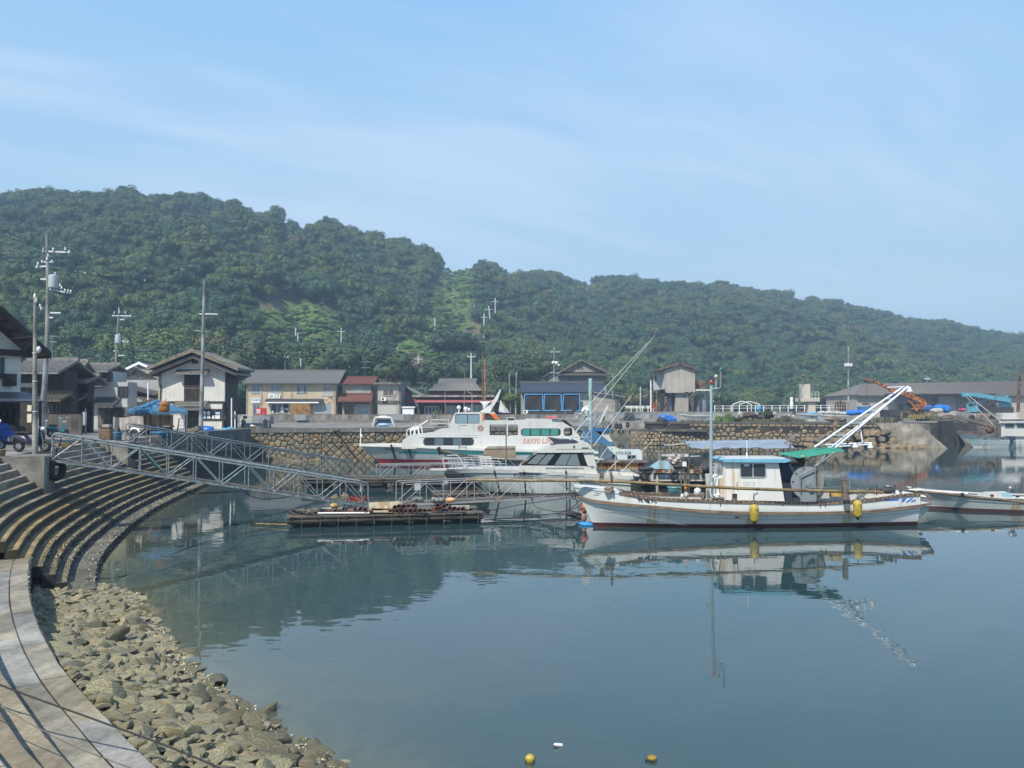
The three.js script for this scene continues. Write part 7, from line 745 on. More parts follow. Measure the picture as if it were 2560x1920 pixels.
{const q=(n,l,cat,p,f)=>f(thing(n,l,cat,p),p);
q('bamboo_pole','floating bamboo pole tied to the left end of the pot raft','pole',U(680,1303,34.6).setY(.06),(t,p)=>part('culm',X.bamboo,t,(m)=>m.tube(V(hx(630,35.2),.05,-35.2),V(hx(728,34.4),.1,-34.4),.04)));
q('orange_float','faded orange float hanging at the bow of the near fishing boat','float',U(1461,1270,36),(t,p)=>{part('body',M(.58,.14,.07,'rust',{bump:0}),t,(m)=>m.sph(p,.17,.8,1.5,.8));part('lower_float',M(.5,.3,.25,'grain',{}),t,(m)=>m.sph(p.clone().add(V(-.02,-.42,0)),.15,.8,1.3,.8));part('line',X.rope,t,(m)=>m.tube(p,p.clone().add(V(-.2,.9,.1)),.012));});
q('blue_board','bright blue board floating by the near boat bow','board',U(1465,1304,34.8),(t,p)=>part('board',M(.05,.32,.66,null),t,(m)=>m.box(hx(1466,35),.05,-35.2,.55,.06,.8,.2)));
q('mooring_lines','tangle of dark mooring ropes between the walkway and the near boat bow','ropes',U(1400,1260,38),(t)=>part('rope',X.ropeDark,t,(m)=>{const L=[[[1180,1243,40.5],[1300,1238,40],[1445,1233,38]],[[1210,1300,36],[1330,1290,37],[1440,1270,36],[1475,1225,35]],[[1215,1278,37],[1300,1262,38],[1380,1250,39],[1520,1226,35]],[[1200,1292,36.5],[1290,1296,36.5],[1360,1286,36.5],[1450,1283,36]],[[1225,1300,36],[1330,1303,35.8],[1450,1300,35.6]],[[1330,1235,41],[1345,1270,38],[1420,1275,36.5],[1460,1240,36]],[[1415,1238,39],[1417,1290,36.6]],[[1395,1206,46],[1440,1246,38],[1450,1300,36]]];L.forEach((l,i)=>m.pipe(l.map(([a,b,d])=>{const p=U(a,b,d);if(p.y<.02)p.y=.02;return p;}),i?.018:.04,5));const k=rngOf(8);for(let i=0;i<9;i++)m.add(new THREE.TorusGeometry(.1+k()*.1,.013,4,14),m4.compose(U(1430+k()*22,1218+k()*40,37.5),qt.setFromEuler(new THREE.Euler(k(),k()*2,k())),ONE));for(let i=0;i<6;i++)m.sph(U(1425+k()*25,1283+k()*16,36.2),.12+k()*.08,1.2,.7,1,7);}));
q('mooring_line','black mooring line crossing the concrete ledge in the foreground','rope',U(250,1820,9),(t)=>part('rope',X.ropeDark,t,(m)=>m.pipe([U(-160,1640,9.6),U(0,1712,9.2),U(240,1800,8.9),U(430,1870,8.7),U(620,1950,8.5)],.011,6,40)));q('mooring_line','thin tan cord crossing the steps in the bottom left corner','rope',U(150,1845,8),(t)=>part('rope',X.rope,t,(m)=>m.pipe([U(-100,1705,8.4),U(0,1765,8.2),U(170,1858,7.9),U(340,1925,7.8)],.006,5,30)));
q('mooring_line','dark mooring line sagging from the near gangway to the raft','rope',U(600,1240,35),(t)=>part('rope',X.ropeDark,t,(m)=>{m.pipe([U(600,1222,35.3),U(640,1246,35.5),U(700,1245,36),U(745,1215,44)],.02,5);m.pipe([U(525,1200,36),U(660,1232,40),U(735,1240,34.6)],.014,5);m.pipe([U(133,1090,31.4),U(152,1095,31.4),U(143,1125,31.5),U(135,1140,31.4)],.02,5);m.pipe([U(170,1100,31.7),U(185,1115,31.6),U(235,1103,32),U(262,1100,32),U(280,1140,33),U(320,1182,32.4)],.02,5);m.pipe([U(725,1310,34.4),U(500,1345,30).setY(.03),U(300,1420,24).setY(.03),U(215,1435,22.6).setY(.24)],.014,5,30);}));q('mooring_line','green cord bundle hanging beside the near gangway','rope',U(390,1165,36),(t)=>part('rope',M(.02,.22,.16,null),t,(m)=>{for(let i=0;i<5;i++)m.pipe([U(356+i*2,1130+i,34),U(375+i*2,1152,34.2),U(392+i*3,1172,34.4),U(420+i*4,1182-i,34.8)],.014,4);}));
for(const[a,b,mat,l,s]of[[1325,1898,X.yellow,'yellow net float with dark lugs nearest the bottom edge',1],[1396,1861,X.insul,'small white float lying tilted on the water',.8],[1630,1895,M(.55,.38,.06,'grain',{}),'half sunken yellow float with dark lugs in the bottom water',1]])q('net_float',l,'float',W(a,b,.03),(t,p)=>{part('body',mat,t,(m)=>{if(s<1)m.add(new THREE.CapsuleGeometry(.028,.09,4,10),m4.compose(p.clone().add(V(0,-.01,0)),qt.setFromEuler(new THREE.Euler(0,.4,1.35)),ONE));else m.sph(p,.068,1,a>1500?.55:1.05,1,14);});part('lug',X.dark,t,(m)=>m.sph(p.clone().add(V(s<1?-.05:.03,-.03,.05)),.02).sph(p.clone().add(V(a>1500?-.085:-.05,-.01,.03)),.018));});
}
// ------ grey-canopied barge behind the near fishing boat
{const D=44,c=F(D),t=thing('work_barge','low work barge cluttered with tyres and gear under a grey canopy','barge',V(hx(1700,D),0,-D-1));const z0=-D,dk2=(a)=>hx(a,D);
part('hull',X.black,t,(m)=>m.bx(dk2(1596),dk2(1790),-.3,.95,z0-3,z0-.25));for(const b of[1174,1179])part('deck_edge',M(.45,.45,.42,'rust',{}),t,(m)=>m.bar(c(1596,b),c(1800,b+3),.1,.1));part('lower_rail',M(.62,.60,.56,'rust',{bump:0}),t,(m)=>m.bar(c(1597,1201),c(1785,1201),.07,.07));for(const a of[1608,1631,1752,1780])part('deck_leg',M(.55,.53,.5,'rust',{bump:0}),t,(m)=>m.bar(c(a,1176),c(a,1203),.09,.09));part('deck',X.timberGrey,t,(m)=>m.bx(dk2(1596),dk2(1960),1.42,1.5,z0-3.2,z0-.1));
part('grey_canopy',M(.30,.36,.43,'cloth',{roughness:.6}),t,(m)=>m.sheet((u,v)=>{const a=U(1712,1102.5,48.5),b=U(1962,1098,48.5),d=U(1722,1119,45),e=U(1988,1118,45);return a.lerp(b,u).lerp(d.lerp(e,u),v).add(V(0,(.022*Math.sin(u*41)+.02*Math.sin(u*23)-.03)*v*v-.02*Math.sin(u*9)*v,0));},50,6,.02));for(const[a,z]of[[1722,44.9],[1716,48],[1975,45],[1958,48.4],[1850,48.4]])part('canopy_post',X.timberGrey,t,(m)=>m.tube(U(a,1110,z),V(hx(a+2,z),1.4,-z),.045));part('canopy_beam',M(.40,.55,.50,'wood',{}),t,(m)=>m.bar(U(1689,1090,45),U(1730,1121,44.8),.1,.07));part('canopy_beam',X.concretePale,t,(m)=>m.bar(U(1962,1108,46),U(1990,1087,46),.12,.12));part('canopy_fringe',X.shutter,t,(m)=>m.pipe([U(1660,1113,46),U(1690,1112,46),U(1712,1107,46)],.03,5));
for(const[a,b,h]of[[1649,1127,1146],[1690,1129,1142]])part('mooring_post',M(.45,.44,.41,'wood',{}),t,(m)=>m.tube(c(a,1180,-1),c(a,b,-1),.075,.075,8));part('stakes',X.timberGrey,t,(m)=>{m.tube(c(1703,1240,.3),c(1703,1128,0),.03).tube(c(1713,1235,.3),c(1708,1124,0),.045).tube(c(1716,1238,.2),c(1716,1165,.1),.06).tube(c(1723,1240,.2),c(1722,1118,0),.03);});part('steel_cabinet',M(.13,.11,.10,'rust',{}),t,(m)=>{const A=c(1722,1184),B=c(1737,1161);m.bx(A.x,B.x,A.y,B.y,A.z-.3,A.z);});part('yellow_crate',M(.72,.60,.32,'paint',{}),t,(m)=>{const A=c(1726,1167,-1.5),B=c(1748,1147,-1.5);m.bx(A.x,B.x,A.y,B.y,A.z-.8,A.z);});part('orange_post',M(.6,.22,.03,null),t,(m)=>m.bar(c(1725,1162,-1.4),c(1725,1142,-1.4),.12,.1));const tub=part('round_tub',M(.38,.41,.42,'paint',{}),t,(m)=>m.lathe([[0,-.3],[1.0,-.3],[1.1,.16],[1.14,.16],[1.14,.24],[1.02,.24],[.95,0],[0,0]],c(1705,1148,-2),26));part('gear_heap',M(.16,.14,.13,'cloth',{bump:.05}),t,(m)=>{const k=rngOf(44);for(let i=0;i<18;i++)m.sph(c(1668+k()*40,1164-k()*14,-k()*1.5),.12+k()*.14,1.2,.8,1,7);});part('pale_gear',M(.52,.46,.38,'cloth',{bump:.04}),t,(m)=>{const k=rngOf(45);for(let i=0;i<14;i++)m.sph(c(1672+k()*36,1158-k()*12,.1-k()),.07+k()*.08,1.2,.8,1,7);});part('dark_tarp',X.dark,t,(m)=>{m.sph(c(1698,1166),.28,1.4,.5,.8);m.sph(c(1615,1172),.3,1.5,.4,.8);m.sph(c(1764,1172,.2),.25,.9,.8,.7);});part('sign_sheet',paper,t,(m)=>{const A=c(1706,1166,.35),B=c(1716,1154,.35);m.bx(A.x,B.x,A.y,B.y,A.z,A.z+.02);});
part('flat_bow_boat',M(.35,.55,.68,'paint',{bump:0}),t,(m)=>{const q=[[1622,1167],[1648,1150],[1670,1153],[1684,1168],[1682,1174],[1624,1174]];m.loft([q.map(([a,b])=>c(a,b,.05)),q.map(([a,b])=>c(a,b,-1.2))],true,true,.4);});part('rust_side',M(.45,.25,.10,'rust',{bump:0}),t,(m)=>{const A=c(1497,1172,-6),B=c(1612,1157,-6);m.bx(A.x,B.x,A.y,B.y,A.z-1,A.z);for(let i=0;i<12;i++){const p=c(1503+i*9,1164,-5.97);m.box(p.x,p.y,p.z,.12,.34,.04);}});part('rust_deck',X.timberGrey,t,(m)=>{const A=c(1494,1157,-5.8),B=c(1622,1153,-5.8);m.bx(A.x,B.x,A.y,B.y,A.z-1.6,A.z);});part('railings',M(.5,.5,.48,null,{metalness:.3}),t,(m)=>{for(const b of[1168,1174])m.tube(c(1742,b,-1.5),c(1960,b+2,-1.5),.03);m.bar(c(1738,1158,-2),c(1962,1162,-2),.05,.05);});}
for(const[a,b,l]of[[1610,1190,'left'],[1686,1189,'middle'],[1764,1185,'right']])tyre(`black tyre hung on the barge front, ${l} one of three`,U(a,b,43.8),.24);
{const p=U(1643,1213,43.6),t=thing('bottle_fender','pale bottle-shaped fender standing before the barge tyres','fender',p);part('body',M(.5,.5,.47,'paint',{}),t,(m)=>m.lathe([[0,-.65],[.07,-.65],[.075,.15],[.09,.22],[.07,.32],[.025,.42],[.02,.5],[0,.5]],p,12));}

for(const[a,b,r,l]of[[1524,1063,.5,'leftmost tyre on the far weathered concrete wall'],[1541,1065,.52,'left tyre of the close pair on the far concrete wall'],[1551,1066,.52,'right tyre of the close pair on the far concrete wall'],[1569,1062,.5,'tyre hanging alone right of the pair on the far concrete wall']]){const p=U(a,b,145.2);const t=tyre(l,p,r,V(.75,0,.66));}
tyre('dark tyre slung on the left corner of the rubble jetty',U(1622,1076,120),.5,V(.5,.1,.8));tyre('dark tyre leaning on the jetty top edge by the blue tarp',U(1663,1056,120.5),.45,V(.3,.4,.8));
// ====== poles and wires
function pole(label,pts,r0,r1,o={}){const a=pts[0],t=thing(o.name||'utility_pole',label,o.cat||'utility pole',a.clone(),o.group);part('shaft',o.mat||X.poleConcrete,t,(m)=>{const n=pts.length-1;for(let i=0;i<n;i++)m.tube(pts[i],pts[i+1],lerp(r0,r1,i/n),lerp(r0,r1,(i+1)/n),o.seg||10);});(o.arms||[]).forEach(([p,q,w=.09])=>part('crossarm',M(.58,.61,.63,null,{}),t,(m)=>m.bar(p,q,w,w)));if(o.ins)o.ins.forEach((p)=>part('insulator',X.insul,t,(m)=>m.lathe([[0,.13],[.04,.12],[.03,.07],[.07,.04],[.04,0],[.07,-.04],[.03,-.08],[0,-.08]],p,8)));if(o.tr)part('transformer',M(.40,.43,.46,null,{roughness:.5}),t,(m)=>{m.lathe([[0,.42],[.2,.42],[.27,.36],[.27,-.36],[.22,-.42],[0,-.42]],o.tr,14);m.sph(o.tr.clone().add(V(.12,.5,0)),.08);});if(o.braces)part('brace',X.galv,t,(m)=>o.braces.forEach(([p,q])=>m.tube(p,q,.025)));if(o.extra)o.extra(t);return t;}
{let D=32.3,q=F(D);pole('tall thin grey pole with lamp and two meter boxes by the scooter',[q(88,1137),q(87,960),q(88,744)],.11,.055,{mat:M(.55,.55,.52,'concrete',{}),ins:[q(87,742),q(90,752)],extra:(t)=>{const lm=part('lamp_arm',X.galv,t,(m)=>m.tube(q(89,884),q(95,878,.1),.025));part('lamp_head',X.insul,lm,(m)=>m.sph(q(97,874,.15),.10,.8,1.3,.9));for(const[a,b]of[[1013,1028],[1035,1056]])part('meter_box',M(.66,.62,.50,'paint',{bump:0}),t,(m)=>{const A=q(72,b),B=q(83,a);m.bx(A.x,B.x,A.y,B.y,-D-.08,-D+.12);});part('band',X.insul,t,(m)=>{for(const b of[882,952,1028])m.tube(q(88,b),q(88,b+2),.105);});}});
D=52;q=F(D);pole('tall blue-grey pole leaning at its foot, carrying a transformer',[q(99,1090),q(103,1060),q(112,960),q(118,850),q(120,720),q(117.5,587)],.21,.09,{arms:[[q(106,628),q(176,631)],[q(90,668),q(118,665)],[q(104,655),q(132,655)],[q(118,722),q(176,733)],[q(102,698),q(140,697)],[q(126,782),q(152,782)],[q(124,794),q(133,794)]],ins:[[108,624],[133,624],[163,623],[173,631],[95,660],[92,668],[105,655],[118,648],[130,655],[120,640],[154,720],[162,727],[170,728],[177,730],[150,714],[100,765],[103,772]].map(([a,b])=>q(a,b,.1)),tr:q(133,704,.15)});
D=80;q=F(D);pole('slim pole with crowded crossarms above the street roofs',[q(288,1040),q(290,900),q(298,768)],.17,.08,{arms:[[q(281,789),q(328,790)],[q(300,799),q(312,799)],[q(292,850),q(322,856)],[q(284,877),q(296,877)],[q(296,889),q(311,888)],[q(254,981),q(298,981)]],ins:[[286,782],[298,780],[313,782],[326,790],[283,790],[306,799],[314,850],[310,855],[320,853],[300,840]].map(([a,b])=>q(a,b,.1)),tr:q(295,848,.12),extra:(t)=>part('lamp_head',X.insul,t,(m)=>m.sph(q(296,968,.3),.2,.6,1.3,.6))});
D=67.5;q=F(D);pole('tall plain concrete pole standing before the white storehouse',[q(502,1080),q(507,890),q(511,699)],.185,.098,{arms:[[q(498,785),q(544,785)]],braces:[[q(510,804),q(524,787)]],extra:(t)=>part('step_bolts',X.galv,t,(m)=>{for(let i=0;i<6;i++)m.tube(q(503,1040-i*46),q(500,1040-i*46,.15),.02);m.tube(q(486,827),q(518,828),.03);})});
D=60;q=F(D);pole('thin post with a narrow grey board beside the block wall',[q(214,1092),q(214,1020)],.045,.04,{name:'sign_post',cat:'sign post',mat:X.galv,extra:(t)=>part('board',M(.42,.48,.50,'paint',{}),t,(m)=>{const A=q(206,1063),B=q(216,1030);m.bx(A.x,B.x,A.y,B.y,A.z-.05,A.z+.02);})});
D=79;q=F(D);pole('taller white post at the stone wall corner',[q(579,1082),q(579,995)],.06,.06,{name:'white_post',cat:'post',mat:X.plainWhite});pole('shorter white post beside the taller one at the wall corner',[q(587.5,1080),q(587.5,1028)],.055,.055,{name:'white_post',cat:'post',mat:X.plainWhite,extra:(t)=>part('lamp_box',X.timberGrey,t,(m)=>{const p=q(588,1040,.05);m.box(p.x,p.y,p.z,.45,.25,.2);})});}
const hillPole=M(.50,.53,.54,null,{}),onHill=(sx,sy)=>{for(let D=130;D<700;D+=1.5){const p=U(sx,sy,D);if(p.y<=hillY(sx,D))return D;}return 300;};
{const L=[[712,884,940,2,'pole with white crossarm fittings rising behind the office roof',165],[752,896,935,0,'short pole with a white marker behind the office roof',165],[739,819,868,0,'left bare pole of the pair on the lower hillside'],[744.5,832,870,0,'right shorter bare pole of the hillside pair'],[853,820,890,2,'cross-armed pole on the green slope above the red-roofed house'],[1087,794,830,0,'bare pole at the end of the bare hill track'],[993,868,908,0,'bare pole left of the bare earth track'],[979,852,878,0,'short bare pole above the grass terrace'],[1046,889,926,1,'small cross-armed pole on the bare earth patch'],[1210,784,843,1,'lowest cross-armed pole of the hill path row'],[1222,765,827,1,'leaning middle pole of the hill path row'],[1238,745,798,1,'highest cross-armed pole of the hill path row'],[1186,763,785,0,'thin bare pole on the grass strip'],[1178,883,940,2,'cross-armed pole in the trees left of the rusty masts',170],[1424,828,866,1,'small pole in the trees above the grey gabled house'],[1353,818,850,0,'thin bare pole in the woods left of the outriggers']];
for(const[sx,a,b,k,l,D0]of L){const D=D0||onHill(sx,b)-1,q=F(D),s=D/200;pole(l,[q(sx+(sx===1222?6:0),b+8),q(sx,a)],.20*Math.max(1,s),.14*Math.max(1,s),{seg:7,mat:hillPole,arms:k?[[q(sx-10,a+9),q(sx+10,a+9),.14]]:[],ins:k>1?[q(sx-9,a+6),q(sx+9,a+6),q(sx+10,a+26),q(sx+5,a+24)]:[]});}
let D=164,q=F(D);pole('pale pole ringed with white insulators beside the grey gabled house',[q(1385,960),q(1385.5,866)],.16,.1,{arms:[[q(1375,880),q(1400,880)],[q(1376,932),q(1398,932)]],ins:[1376,1381,1386,1391,1396,1400].map((a)=>q(a,879)),extra:(t)=>{part('lamp_head',X.insul,t,(m)=>m.sph(q(1383,907),.35).sph(q(1391,908),.4).sph(q(1397,913),.25));}});
D=143;q=F(D);pole('left grey wooden post by the netted building',[q(1276,1040),q(1273,935)],.12,.1,{mat:X.concretePale,name:'wooden_post',cat:'post'});pole('right grey wooden post by the netted building',[q(1289,1040),q(1291,930)],.14,.1,{mat:X.concretePale,name:'wooden_post',cat:'post'});
D=150;q=F(D);pole('slim white lamp post before the grey gabled house',[q(1532,1040),q(1532,932)],.09,.07,{name:'lamp_post',cat:'lamp post',mat:X.concretePale});D=163;q=F(D);pole('slim pale lamp post with dark cap by the hedge',[q(1601,1040),q(1601,966)],.11,.1,{name:'lamp_post',cat:'lamp post',mat:M(.5,.58,.62,null),extra:(t)=>part('lamp_head',X.dark,t,(m)=>m.box(q(1601,963).x,q(1601,963).y,-D,.45,.3,.4))});D=150;q=F(D);pole('thick white post left of the stilt shed',[q(1627.5,1040),q(1627,951)],.13,.11,{name:'white_post',cat:'post',mat:X.plainWhite});D=158;q=F(D);pole('pale floodlight pole right of the lookout platform',[q(2121,1052),q(2121,866)],.2,.14,{arms:[[q(2113,910),q(2130,910)]],extra:(t)=>part('floodlight',X.insul,t,(m)=>{for(const a of[2114,2120,2127]){const p=q(a,912,.3);m.box(p.x,p.y,p.z,.45,.55,.4);}})});D=186;q=F(D);pole('small cross-topped pole behind the warehouse roof',[q(2318,985),q(2318,940)],.13,.1,{arms:[[q(2311,947),q(2325,947),.2]]});
D=124;q=F(D);pole('dark rusty tubular mast by the far right boat',[q(2545,1030),q(2549,930)],.22,.2,{mat:X.rustDark,name:'rusty_mast',cat:'mast'});D=128;q=F(D);pole('left tall rusty pile behind the white ferry wheelhouse',[q(1208,1060),q(1208,878)],.17,.15,{mat:X.rustDark,name:'rusty_mast',cat:'mast'});pole('right thicker rusty pile behind the white ferry wheelhouse',[q(1213,1060),q(1212.5,905)],.16,.15,{mat:X.rust,name:'rusty_mast',cat:'mast'});
for(const[sx,a,b,dd,l]of[[913,902,946,144,'television antenna on the red-roofed house'],[1054,954,984,150,'television antenna behind the striped shed'],[361,872,906,118,'television antenna above the white-trimmed gable'],[130,838,905,68,'television antenna on the timber house ridge'],[1293,888,940,150,'tall television antenna behind the netted building']]){const q2=F(dd),t=thing('television_antenna',l,'antenna',q2(sx,b));part('mast',X.galv,t,(m)=>m.tube(q2(sx,b+4),q2(sx,a),.035));part('elements',X.galv,t,(m)=>{for(const y of[a+3,a+17]){m.tube(q2(sx-10,y),q2(sx+12,y),.03);for(let i=0;i<5;i++)m.tube(q2(sx-8+i*4.5,y-2.5),q2(sx-8+i*4.5,y+2.5),.025);}});}}
{const w=(l,pts,r=.02)=>{const t=thing('overhead_wire',l,'wire',pts[0]);part('cable',X.ropeDark,t,(m)=>m.pipe(pts,r,5,40));return t;};const a=U(128,672,52),b=U(509,708,67.5),sag=(k,s)=>a.clone().lerp(b,k).add(V(0,-s,0));const t=w('wire from the transformer pole to the plain concrete pole',[a,sag(.25,.16),sag(.5,.22),sag(.75,.16),b],.018);part('wire_marker',X.insul,t,(m)=>{m.sph(sag(.18,.1),.06).sph(sag(.55,.2),.06);});w('upper wire leaving the transformer pole past the left edge',[U(108,620,52),U(40,590,44),U(-60,540,38)],.014);w('second wire leaving the transformer pole past the left edge',[U(108,624,52),U(40,600,44),U(-60,562,38)],.014);w('service wires drooping over the street roofs',[U(122,815,52),U(150,860,58),U(200,925,72),U(290,940,80)],.016);w('wire between the white gabled house and the thin pole',[U(88,840,32.3),U(40,845,38),U(-30,848,42)],.012);w('lower wire from the street pole across the mossy roof',[U(290,940,80),U(340,968,88),U(388,985,92)],.016);}
// ====== quay clutter, vehicles, plants
const put=(name,label,cat,p,f,group)=>{const t=thing(name,label,cat,p,group);f(t,p);return t;};
const QY=(sx,D)=>V(hx(sx,D),Q,-D);
{const D=58,q=F(D),t=thing('canopy_tent','blue pop-up canopy tent on thin legs before the white storehouse','tent',QY(392,D));const ap=U(391,998,59),cs=[U(316,1028,57.2),U(468,1028,57.2),U(464,1023,61),U(324,1022,61)];
part('canopy',M(.045,.17,.30,'cloth',{roughness:.7}),t,(m)=>{for(let i=0;i<4;i++){const a=cs[i],b=cs[(i+1)%4],mid=a.clone().lerp(b,.5);m.loft([[a,mid,b],[a.clone().lerp(ap,.5).add(V(0,-.06,0)),mid.clone().lerp(ap,.5).add(V(0,-.02,0)),b.clone().lerp(ap,.5).add(V(0,-.06,0))],[ap,ap.clone().add(V(.001,0,0)),ap.clone().add(V(.002,0,0))]],false,false,.5);m.loft([[a,mid,b],[a.clone().add(V(0,-.18,0)),mid.clone().add(V(0,-.2,0)),b.clone().add(V(0,-.18,0))]]);}});for(const c of cs)part('leg',X.galv,t,(m)=>m.bar(c,V(c.x,Q,c.z),.05));part('frame',X.galv,t,(m)=>{for(let i=0;i<4;i++)m.bar(cs[i].clone().add(V(0,-.25,0)),cs[(i+1)%4].clone().add(V(0,-.25,0)),.03);});part('under_shelf',X.timberGrey,t,(m)=>m.bar(q(310,1036),q(425,1035),.1,.1));}
put('orange_lantern','orange lantern-like sign with a dark band hanging at the blue tent','lantern',U(411,1017,55),(t,p)=>{part('body',M(.62,.24,.03,'grain',{roughness:.5,bump:0}),t,(m)=>m.lathe([[0,.34],[.22,.34],[.31,.28],[.325,.06],[.29,.03],[.325,0],[.335,-.22],[.28,-.33],[0,-.34]],p,20));part('band',M(.22,.06,.01,null),t,(m)=>m.lathe([[.302,.045],[.318,.03],[.302,.015]],p,20));part('slots',X.dark,t,(m)=>{for(const x of[.0,.16])m.box(p.x+x,p.y+.16,p.z+.32-x*.3,.04,.1,.03,x);});part('base',X.plainWhite,t,(m)=>m.lathe([[0,-.34],[.24,-.34],[.24,-.4],[0,-.4]],p,16));part('hanger',X.dark,t,(m)=>m.tube(p.clone().add(V(0,.34,0)),p.clone().add(V(0,.55,-.3)),.02));});
put('beige_curtain','beige cloth hung on a rail left of the tent opening','curtain',U(324,1058,56),(t)=>{part('cloth',M(.52,.47,.41,'cloth',{roughness:.9}),t,(m)=>m.sheet((u,v)=>U(lerp(283,358,u),lerp(1042+2*Math.sin(u*6.3),1074,v),56).add(V(0,0,.06*Math.sin(u*30)*v)),40,6,.012));part('rail',X.timberDark,t,(m)=>m.tube(U(281,1041,56.1),U(362,1041,56.1),.03));part('post',X.timberDark,t,(m)=>{for(const a of[283,321,358])m.tube(U(a,1040,56.1),V(hx(a,56.1),Q,-56.1),.03);});});
for(const[a,c,l]of[[361,378,'left brown lattice panel under the tent'],[400,424,'right brown lattice panel under the tent']])put('lattice_panel',l,'lattice',U((a+c)/2,1058,57.5),(t)=>{const D=57.5,y0=hy(1076,D),y1=hy(1037,D),x0=hx(a,D),x1=hx(c,D);part('frame',X.timberDark,t,(m)=>m.bx(x0,x0+.05,Q,y1,-D-.03,-D+.03).bx(x1-.05,x1,Q,y1,-D-.03,-D+.03).bx(x0,x1,y1-.05,y1,-D-.028,-D+.028));part('laths',M(.16,.115,.09,'wood',{}),t,(m)=>{for(let i=-8;i<12;i++){const s=x0+i*.13;const cl=(p,q)=>{if(q.x>x1){const k=(x1-p.x)/(q.x-p.x);q.lerpVectors(p,q,k);}if(p.x<x0){const k=(x0-p.x)/(q.x-p.x);p.lerpVectors(p,q,k);}return[p,q];};const h=y1-y0;if(s<x1&&s+h>x0){const[p,q]=cl(V(s,y0,-D),V(s+h,y1,-D));m.bar(p,q,.03,.01);const[r,w]=cl(V(s,y1,-D-.012),V(s+h,y0,-D-.012));m.bar(r,w,.03,.01);}}});});
put('tent_back_room','dark plank booth behind the lattice under the tent','booth',QY(385,61.5),(t)=>{const D=61.8;for(let i=0;i<10;i++)part('plank',dk[i%3],t,(m)=>m.bx(hx(318+i*11.5,D)+.01,hx(329.5+i*11.5,D)-.01,Q,hy(1036,D),-D-.04,-D+(i%2)*.015));part('counter',X.plank,t,(m)=>m.bx(hx(404,57),hx(428,57),hy(1068,57),hy(1064,57),-57.6,-56.8));});
put('step_ladder','silver step ladder standing open beside the tent','ladder',QY(453,60),(t)=>{const D=60,q=F(D);part('front_rails',X.chrome,t,(m)=>m.bar(q(443,1087,.3),q(448,1048),.06,.04).bar(q(462,1087,.3),q(459,1048),.06,.04));part('rear_rails',X.galv,t,(m)=>m.bar(q(441,1086,-.6),q(448,1048,-.05),.05,.04).bar(q(466,1086,-.6),q(459,1048,-.05),.05,.04));for(let i=0;i<4;i++)part('tread',X.chrome,t,(m)=>m.bar(q(446.6-i*1.1,1055+i*8.2,.07+i*.07),q(460+i*.6,1055+i*8.2,.07+i*.07),.1,.03));part('top_cap',X.chrome,t,(m)=>m.bar(q(446,1047.5),q(461,1047.5),.14,.04));});
const tubThing=(name,label,a,c,y0,y1,D,mat,o={})=>put(name,label,o.cat||'tub',V(hx((a+c)/2,D),hy(y1,D),-D),(t)=>{const r=(hx(c,D)-hx(a,D))/2,h=hy(y0,D)-hy(y1,D),p=V(hx((a+c)/2,D),hy(y1,D),-D);part('bowl',mat,t,(m)=>m.lathe([[0,.02],[r*.82,.02],[r*.94,h*.84],[r,h*.85],[r,h],[r*.9,h],[r*.78,.06],[0,.06]],p,22));if(o.rim)part('rim',o.rim,t,(m)=>m.add(new THREE.TorusGeometry(r*.97,.03,6,24),m4.compose(p.clone().add(V(0,h,0)),qt.setFromEuler(new THREE.Euler(Math.PI/2,0,0)),ONE)));if(o.f)o.f(t,p,r,h);});
tubThing('blue_bucket','light blue tub with a dark bottle on it beside the wooden crate',284,306,1079,1101,47,M(.16,.38,.62,'grain',{roughness:.5,bump:0}),{f:(t,p,r,h)=>part('bottle',X.dark,t,(m)=>{m.lathe([[0,.26],[.05,.26],[.06,.2],[.09,.16],[.09,0],[0,0]],p.clone().add(V(.05,h,0)),12);m.sph(p.clone().add(V(.05,h+.3,0)),.05);})});
tubThing('blue_tank','wide round blue tank behind the far gangway',382,431,1080,1098,56,X.blueTub,{rim:M(.04,.22,.48,null)});tubThing('blue_drum','small blue drum standing on the wide blue tank edge',392,405,1064,1080,56.6,M(.05,.18,.42,'grain',{roughness:.5,bump:0}),{cat:'drum'});tubThing('yellow_drum','short pale concrete drum at the left frame edge',-8,16,1123,1141,30,M(.46,.40,.24,'concrete',{}),{cat:'drum'});
put('wooden_crate','tall slatted wooden crate with a grey lid on the quay','crate',QY(262,47.5),(t)=>{const D=47.5;for(let i=0;i<5;i++)part('slat',i%2?M(.38,.27,.16,'wood',{}):M(.44,.32,.19,'wood',{}),t,(m)=>m.bx(hx(248,D),hx(275,D),hy(1103-i*6.2,D)+.012,hy(1097-i*6.2,D),-D-.55,-D));part('lid',M(.42,.42,.40,'paint',{}),t,(m)=>m.bx(hx(254,D),hx(271,D),hy(1068,D),hy(1061,D),-D-.45,-D-.1));part('lid_gap',X.dark,t,(m)=>m.bx(hx(252,D),hx(273,D),hy(1072,D),hy(1068,D),-D-.5,-D-.04));});
put('concrete_slab','tilted grey slab leaning on the quay edge','slab',U(482,1078,66),(t)=>part('slab',X.concrete,t,(m)=>{const p=U(483,1077,66);m.box(p.x,p.y,p.z,1.15,.34,.8,0,0,.46);}));
